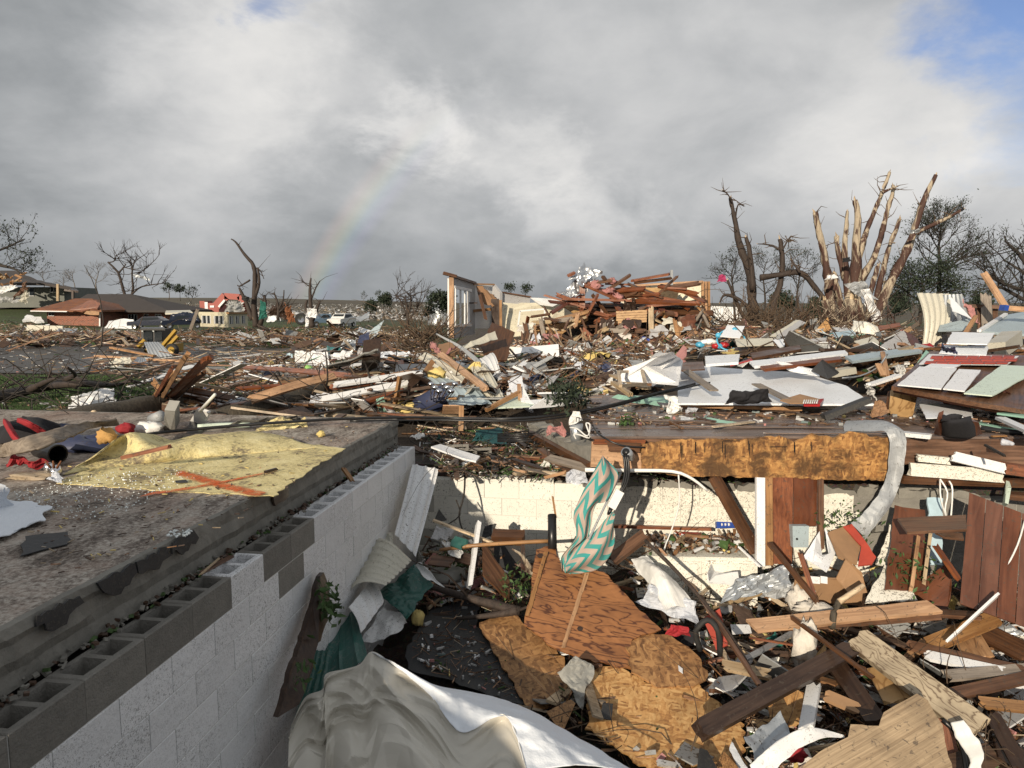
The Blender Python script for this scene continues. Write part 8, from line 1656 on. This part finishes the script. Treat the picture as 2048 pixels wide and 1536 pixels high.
ZB = [(880, 1085), (1050, 1100), (1290, 1100), (1520, 1120), (1760, 1120), (2060, 1100), (2060, 1560), (1380, 1560), (1060, 1420), (960, 1240), (830, 1200)]
ZS = [(830, 850), (1055, 846), (1100, 900), (1170, 945), (900, 945), (835, 900)]
woodm = ['red_wood', 'pine', 'brown_wood', 'pale_pine', 'grey_wood', 'dark_wood', 'brown_wood']
whitem = ['white_paint', 'white_panel', 'speck_white', 'cream_siding', 'clean_white', 'grey_wall']
mixm = ['mint', 'pale_mint', 'blue_grey', 'teal_metal', 'navy', 'red_plastic', 'pale_blue', 'yellow_foam', 'pink_wool', 'cardboard', 'black_sheet', 'maroon_board', 'brown_panel', 'galv', 'osb', 'plywood_tan']
sh = ((.25, .9), (.2, .6), (.01, .025)); bd = ((.5, 2.2), (.06, .16), (.025, .05))
REST = []
for nm, lab, cg, grp, spec in (
    ('loose_board', 'splintered board in the debris strip across the street', 'board', 'boards across the street', [(150, ZL, dz(.1, .7), woodm, ((1., 4.5), (.12, .3), (.05, .1)), .22), (60, ZR2, dz(.1, .8), ['brown_wood', 'red_wood'], ((1., 4.), (.12, .3), (.05, .1)), .2)]),
    ('torn_sheet', 'torn pale sheet in the debris strip across the street', 'sheet', 'sheets across the street', [(70, ZL, dz(.1, .7), whitem, ((.6, 2.2), (.4, 1.2), (.02, .05)), .4)]),
    ('loose_board', 'loose board in the debris between the street and the wreck', 'board', 'boards left of the wreck', [(120, ZM, dz(.05, .4), woodm, ((.4, 2.2), (.05, .15), (.02, .05)), .15), (90, ZN, dz(.02, .35), woodm, ((.4, 1.8), (.05, .13), (.02, .04)), .16)]),
    ('torn_sheet', 'torn sheet scrap in the debris between the street and the wreck', 'sheet', 'sheets left of the wreck', [(110, ZM, dz(.05, .4), whitem + whitem + mixm, ((.3, 1.4), (.2, .7), (.012, .03)), .3), (80, ZN, dz(.0, .3), whitem + whitem + mixm, ((.2, .8), (.12, .4), (.01, .02)), .3)]),
    ('loose_board', 'loose board scattered in front of the wrecked house', 'board', 'boards before the wreck', [(150, ZC, dz(.03, .25), woodm, ((.3, 1.6), (.05, .15), (.02, .045)), .14)]),
    ('torn_sheet', 'torn sheet scattered in front of the wrecked house', 'sheet', 'sheets before the wreck', [(170, ZC, dz(.03, .3), whitem + whitem + mixm, ((.3, 1.2), (.2, .7), (.01, .02)), .25)]),
    ('loose_board', 'loose board below the stripped trees', 'board', 'boards below the trees', [(120, ZT, dz(.05, .4), woodm, ((.4, 2.2), (.05, .15), (.02, .05)), .16), (60, ZD, dz(.3, .7), woodm, ((.4, 1.8), (.06, .16), (.03, .06)), .2)]),
    ('torn_sheet', 'torn sheet below the stripped trees', 'sheet', 'sheets below the trees', [(160, ZT, dz(.1, .5), whitem + whitem + whitem + mixm, ((.4, 1.5), (.25, .8), (.012, .03)), .3), (60, ZD, dz(.25, .6), whitem + mixm, ((.2, .8), (.2, .5), (.012, .03)), .3)]),
    ('loose_board', 'thin strip lying among the scraps on the deck', 'board', 'strips on the deck', [(40, ZK, dz(.01, .05), woodm + ['mint', 'pale_pine'], ((.15, .9), (.02, .07), (.008, .02)), .03)]),
    ('loose_board', 'broken board tangled in the basement rubble', 'board', 'boards in the basement', [(170, ZB, dz(-.05, .18), ['dark_wood', 'brown_wood', 'brown_wood', 'red_wood', 'pine', 'grey_wood', 'pale_pine'], ((.2, 1.0), (.02, .09), (.01, .03)), .3)]),
    ('torn_sheet', 'torn sheet scrap in the basement rubble', 'sheet', 'sheets in the basement', [(110, ZB, dz(.0, .18), ['white_paint', 'speck_white', 'cardboard', 'black_sheet', 'brown_panel', 'grey_wall', 'osb_brown', 'galv', 'dark_wood', 'plywood_tan'], ((.12, .45), (.08, .3), (.006, .015)), .4)]),
    ('loose_board', 'loose strip lying behind the far basement wall', 'board', 'strips behind the far wall', [(60, ZS, lambda: 0., woodm, ((.15, .7), (.03, .1), (.01, .03)), .15)])):
    for n_, zp, df, ms, sz, tl in spec:
        surf = 'b' if zp is ZB else 'z' if zp in (ZK,) else 'g'
        zn = zone(zp, surf, df)
        if zp is ZS: zn = zone(zp, 'z', dz(-.52, -.42))
        if zp is ZB:
            keep = lambda p: toUV(p.x, p.y)[0] < -.25
        else: keep = None
        ni = 0 if zp in (ZL, ZR2) else round(n_ * (.36 if cg == 'board' else .42)); bigs = Heap(['heap_wood', 'heap_dark', 'heap_pale'] if cg == 'board' else ['heap_white', 'heap_grey', 'heap_dark'])
        loose(nm, ni, zn, ms, sz, lab, cg, grp, tl, 'scrap' if cg == 'sheet' else 'board', keep)
        for _ in range(n_ - ni):
            p = zn()
            if keep is None or keep(p): bigs.add(p, u(*sz[0]), u(*sz[1]), u(*sz[2]), rrot(tl), rnd.randrange(3), u(0, .4))
        REST.append((bigs, lab.replace(' board ', ' boards ').replace(' sheet ', ' sheets ')))
for hp_, lb in REST: hp_.build('debris_mass', 'heaped ' + lb, 'debris')
SOFT = [('white_plastic', 'white plastic'), ('clear_plastic', 'clear plastic'), ('pink_wool', 'pink insulation'), ('yellow_foam', 'yellow insulation'), ('cloth_black', 'black cloth'), ('brown_paper', 'brown paper'), ('grey_wall', 'grey fabric'), ('galv', 'grey foil'), ('white_wool', 'white insulation'), ('navy', 'navy cloth'), ('black_sheet', 'tar paper'), ('white_plastic', 'white plastic'), ('green_cloth', 'green cloth')]
for n_, zp, sf, df, sz in ((26, ZM, 'g', dz(.03, .3), .3), (20, ZN, 'g', dz(.03, .25), .2), (32, ZC, 'g', dz(.05, .3), .26), (34, ZT, 'g', dz(.05, .45), .32), (10, ZD, 'g', dz(.3, .6), .25), (9, ZS, 'z', dz(-.5, -.42), .12), (34, ZB, 'b', dz(-.05, .15), .13)):
    zn = zone(zp, sf, df)
    for i in range(n_):
        m, wd_ = rnd.choice(SOFT); c = zn()
        if zp is ZB and toUV(c.x, c.y)[0] > -.3: continue
        R = rrot(.5); a_, b_ = sz * u(.6, 1.5), sz * u(.4, 1.)
        o = crumple('soft_scrap', [c + R @ V(q) for q in ((-a_, -b_, 0), (a_, -b_ * u(.4, 1), 0), (a_ * u(.5, 1), b_, 0), (-a_ * u(.4, 1), b_ * u(.6, 1), 0))], sz * .45, m, s=2.2 / sz * .3, nu=12, nv=10, edge=sz * .25, smooth=i % 2 == 0, th=.004)
        tag(o, say('crumpled ' + wd_ + ' by the ', c), 'scrap', 'crumpled scraps in the debris')
def twig_mass(label, zp, sf, df, n, L, r, m):
    zn = zone(zp, sf, df); vs_, fs = [], []
    for i in range(n):
        p = zn(); d = V((rnd.gauss(0, 1), rnd.gauss(0, .8), rnd.gauss(.15, .35))).normalized(); l = u(*L); k = V((rnd.gauss(0, .15), rnd.gauss(0, .15), rnd.gauss(.05, .12))) * l; q = r * u(.5, 1.4)
        pts = smoothp([p, p + d * l * .4 + k, p + d * l * .75 + k * .4, p + d * l - k], 2)
        a, b = tube_data(pts, [q * (1 - .8 * j / (len(pts) - 1)) for j in range(len(pts))], 5); o = len(vs_); vs_ += a; fs += [tuple(x + o for x in f) for f in b]
    tag(obj('snapped_twigs', vs_, fs, m), label, 'twigs', kind='stuff')
twig_mass('snapped twigs strewn between the street and the wreck', ZM, 'g', dz(.05, .3), 160, (.5, 2.), .016, 'twig')
twig_mass('snapped twigs round the broken trunks', ZN, 'g', dz(.03, .3), 220, (.3, 1.4), .012, 'twig_dark')
twig_mass('snapped twigs before the wrecked house', ZC, 'g', dz(.05, .3), 160, (.4, 1.4), .012, 'twig')
twig_mass('snapped twigs below the stripped trees', ZT, 'g', dz(.1, .5), 260, (.5, 2.2), .016, 'twig')
twig_mass('snapped branches across the street', ZL, 'g', dz(.1, .5), 220, (1., 3.5), .035, 'twig')
twig_mass('snapped twigs in the basement rubble', ZB, 'b', dz(-.05, .2), 240, (.15, .8), .006, 'twig')
twig_mass('snapped twigs on the left lawn', [(-40, 752), (330, 752), (330, 800), (260, 850), (0, 850)], 'g', dz(.02, .1), 140, (.3, 1.6), .012, 'twig_dark')
twig_mass('wires and twigs behind the far basement wall', ZS, 'z', dz(-.5, -.42), 120, (.2, .7), .006, 'twig_dark')
# countless small bits, one heap per area
def litter(label, zp, surf, df, n, L, hw, mats=None, tilt=.4, keep=None):
    h_ = Heap(mats or ['heap_wood', 'heap_pale', 'heap_dark', 'heap_white', 'heap_grey', 'heap_color', 'leaf_green', 'pink_wool', 'yellow_foam'])
    zn = zone(zp, surf, df); wts = [26, 12, 30, 9, 6, 1, 5, 1, 1][:len(h_.m)] if not mats else [1] * len(mats)
    pick = [i for i, k in enumerate(wts) for _ in range(k)]
    for i in range(n):
        p = zn()
        if keep and not keep(p): continue
        mi = rnd.choice(pick); l = (L[0] + (L[1] - L[0]) * rnd.random() ** 2.2) * (1 if mi < 3 or mats else .5); w_ = (hw[0] + (hw[1] - hw[0]) * rnd.random() ** 2) * (.8 if mi < 3 or mats else 2.4); h_.add(p, l, w_, min(w_, .03), rrot(tilt), mi, u(0, .8))
    h_.build('litter', label, 'litter')
litter('small litter across the street', ZL, 'g', dz(0, .4), 3600, (.3, 2.4), (.04, .14))
litter('litter on the far lawn', [(400, 655), (700, 650), (840, 655), (860, 690), (500, 690)], 'g', dz(0, .2), 900, (.2, 1.2), (.04, .12))
litter('specks of white debris strewn over the far field', [(330, 606), (700, 608), (880, 608), (880, 640), (640, 640), (380, 625)], 'g', dz(.1, .5), 2000, (.4, 2.4), (.2, .9), ['heap_white', 'heap_white', 'heap_dark', 'heap_grey', 'heap_pale'])
litter('litter between the street and the wreck', ZM, 'g', dz(0, .25), 1800, (.1, 1.), (.02, .06))
litter('litter round the broken trunks', ZN, 'g', dz(0, .15), 2400, (.06, .6), (.01, .04))
litter('litter in front of the wrecked house', ZC, 'g', dz(0, .3), 2200, (.1, .9), (.02, .06))
litter('splintered wood heaped over the wrecked house', ZW, 'g', dz(0, .2), 800, (.2, 1.6), (.03, .1))
litter('litter below the stripped trees', ZT, 'g', dz(0, .4), 2300, (.12, 1.2), (.02, .07))
litter('litter round the right wall section', ZD, 'g', dz(.1, .55), 2000, (.1, .9), (.02, .06))
litter('twigs and crumbs on the wet deck', ZK, 'z', dz(.008, .02), 700, (.02, .2), (.005, .02), tilt=.1)
litter('litter behind the far basement wall', ZS, 'z', dz(-.53, -.45), 1000, (.03, .3), (.006, .02), ['heap_dark', 'heap_dark', 'heap_wood', 'leaf_green', 'leaf_green', 'heap_pale', 'heap_white'])
inb = lambda p: toUV(p.x, p.y)[0] < -.12 and toUV(p.x, p.y)[1] > .15
litter('splinters and scraps in the basement rubble', ZB, 'b', dz(-.18, .12), 6500, (.03, .4), (.004, .02), keep=inb)
litter('splinters on the black tar paper', [(815, 1300), (870, 1222), (950, 1200), (950, 1260), (1040, 1400), (880, 1350)], 'b', dz(.045, .06), 260, (.02, .2), (.004, .012), tilt=.06)
litter('wet splinters in the shaded corner rubble', [(860, 1040), (1050, 1080), (1050, 1200), (820, 1210)], 'b', dz(-.1, .2), 900, (.04, .4), (.006, .03), keep=inb)
litter('bricks and leaves on top of the cabinets', [(1290, 1072), (1510, 1072), (1512, 1112), (1296, 1108)], 'y', dz(7.0, 7.5), 700, (.03, .25), (.01, .05))
litter('mud and twigs along the top of the far wall', [(880, 940), (1180, 938), (1700, 958), (1700, 968), (1180, 962), (900, 955)], 'y', dz(7.6, 8.1), 500, (.02, .15), (.008, .02), ['heap_dark', 'leaf_green', 'concrete', 'heap_dark'])
ZE = [(180, 704), (330, 700), (430, 690), (600, 706), (640, 740), (500, 770), (340, 764), (200, 744)]
hE = Heap(['heap_wood', 'heap_dark', 'heap_pale', 'heap_white', 'heap_grey']); zn = zone(ZE, 'g', dz(.06, .35))
for i in range(130): hE.add(zn(), u(.5, 3.), u(.05, .18) * (1 if i % 4 else 3), u(.02, .05), rrot(.14), rnd.choice((0, 0, 1, 1, 2)) if i % 4 else rnd.choice((3, 3, 4)), u(0, .5))
hE.build('debris_mass', 'heaped splintered boards along the near edge of the street', 'debris')
litter('litter along the near edge of the street', ZE, 'g', dz(.05, .2), 800, (.1, 1.2), (.02, .08), tilt=.15)
litter('scraps on the lawn behind the houses', [(0, 640), (200, 660), (400, 660), (520, 656), (700, 652), (700, 672), (300, 676), (0, 672)], 'g', dz(.05, .4), 1500, (.2, 2.), (.04, .14))
twig_mass('branches tangled on the left lawn', [(-40, 745), (330, 745), (330, 775), (0, 800)], 'g', dz(.1, .35), 40, (.8, 2.6), .018, 'twig_dark')
litter('debris on the street', [(0, 690), (300, 700), (520, 715), (300, 745), (0, 745)], 'g', dz(.06, .1), 350, (.1, .8), (.02, .08), tilt=.1)
litter('twigs on the near lawn', [(-40, 760), (300, 760), (330, 800), (240, 850), (0, 850)], 'g', dz(.02, .06), 400, (.05, .5), (.006, .02), tilt=.2)
for lab, px, py, dzv, n_ in (('leafy weeds under the deck beside the stud', 1665, 1050, .8, 160), ('green leaves caught in the shaded rubble', 880, 1130, .25, 200), ('weeds at the corner behind the far wall', 905, 945, 0, 0), ('green leaves beside the plywood edge', 1010, 1180, .3, 160), ('leaves on the mud covered white sheet', 1790, 1150, .6, 200)):
    if not n_: continue
    c = B(px, py, dzv); o = leaves(None, [c, c + V((.15, 0, .05)), c + V((.3, .05, 0))], n_, .1, sz=.035, name='leaf_litter'); tag(o, lab, 'leaves', kind='stuff')
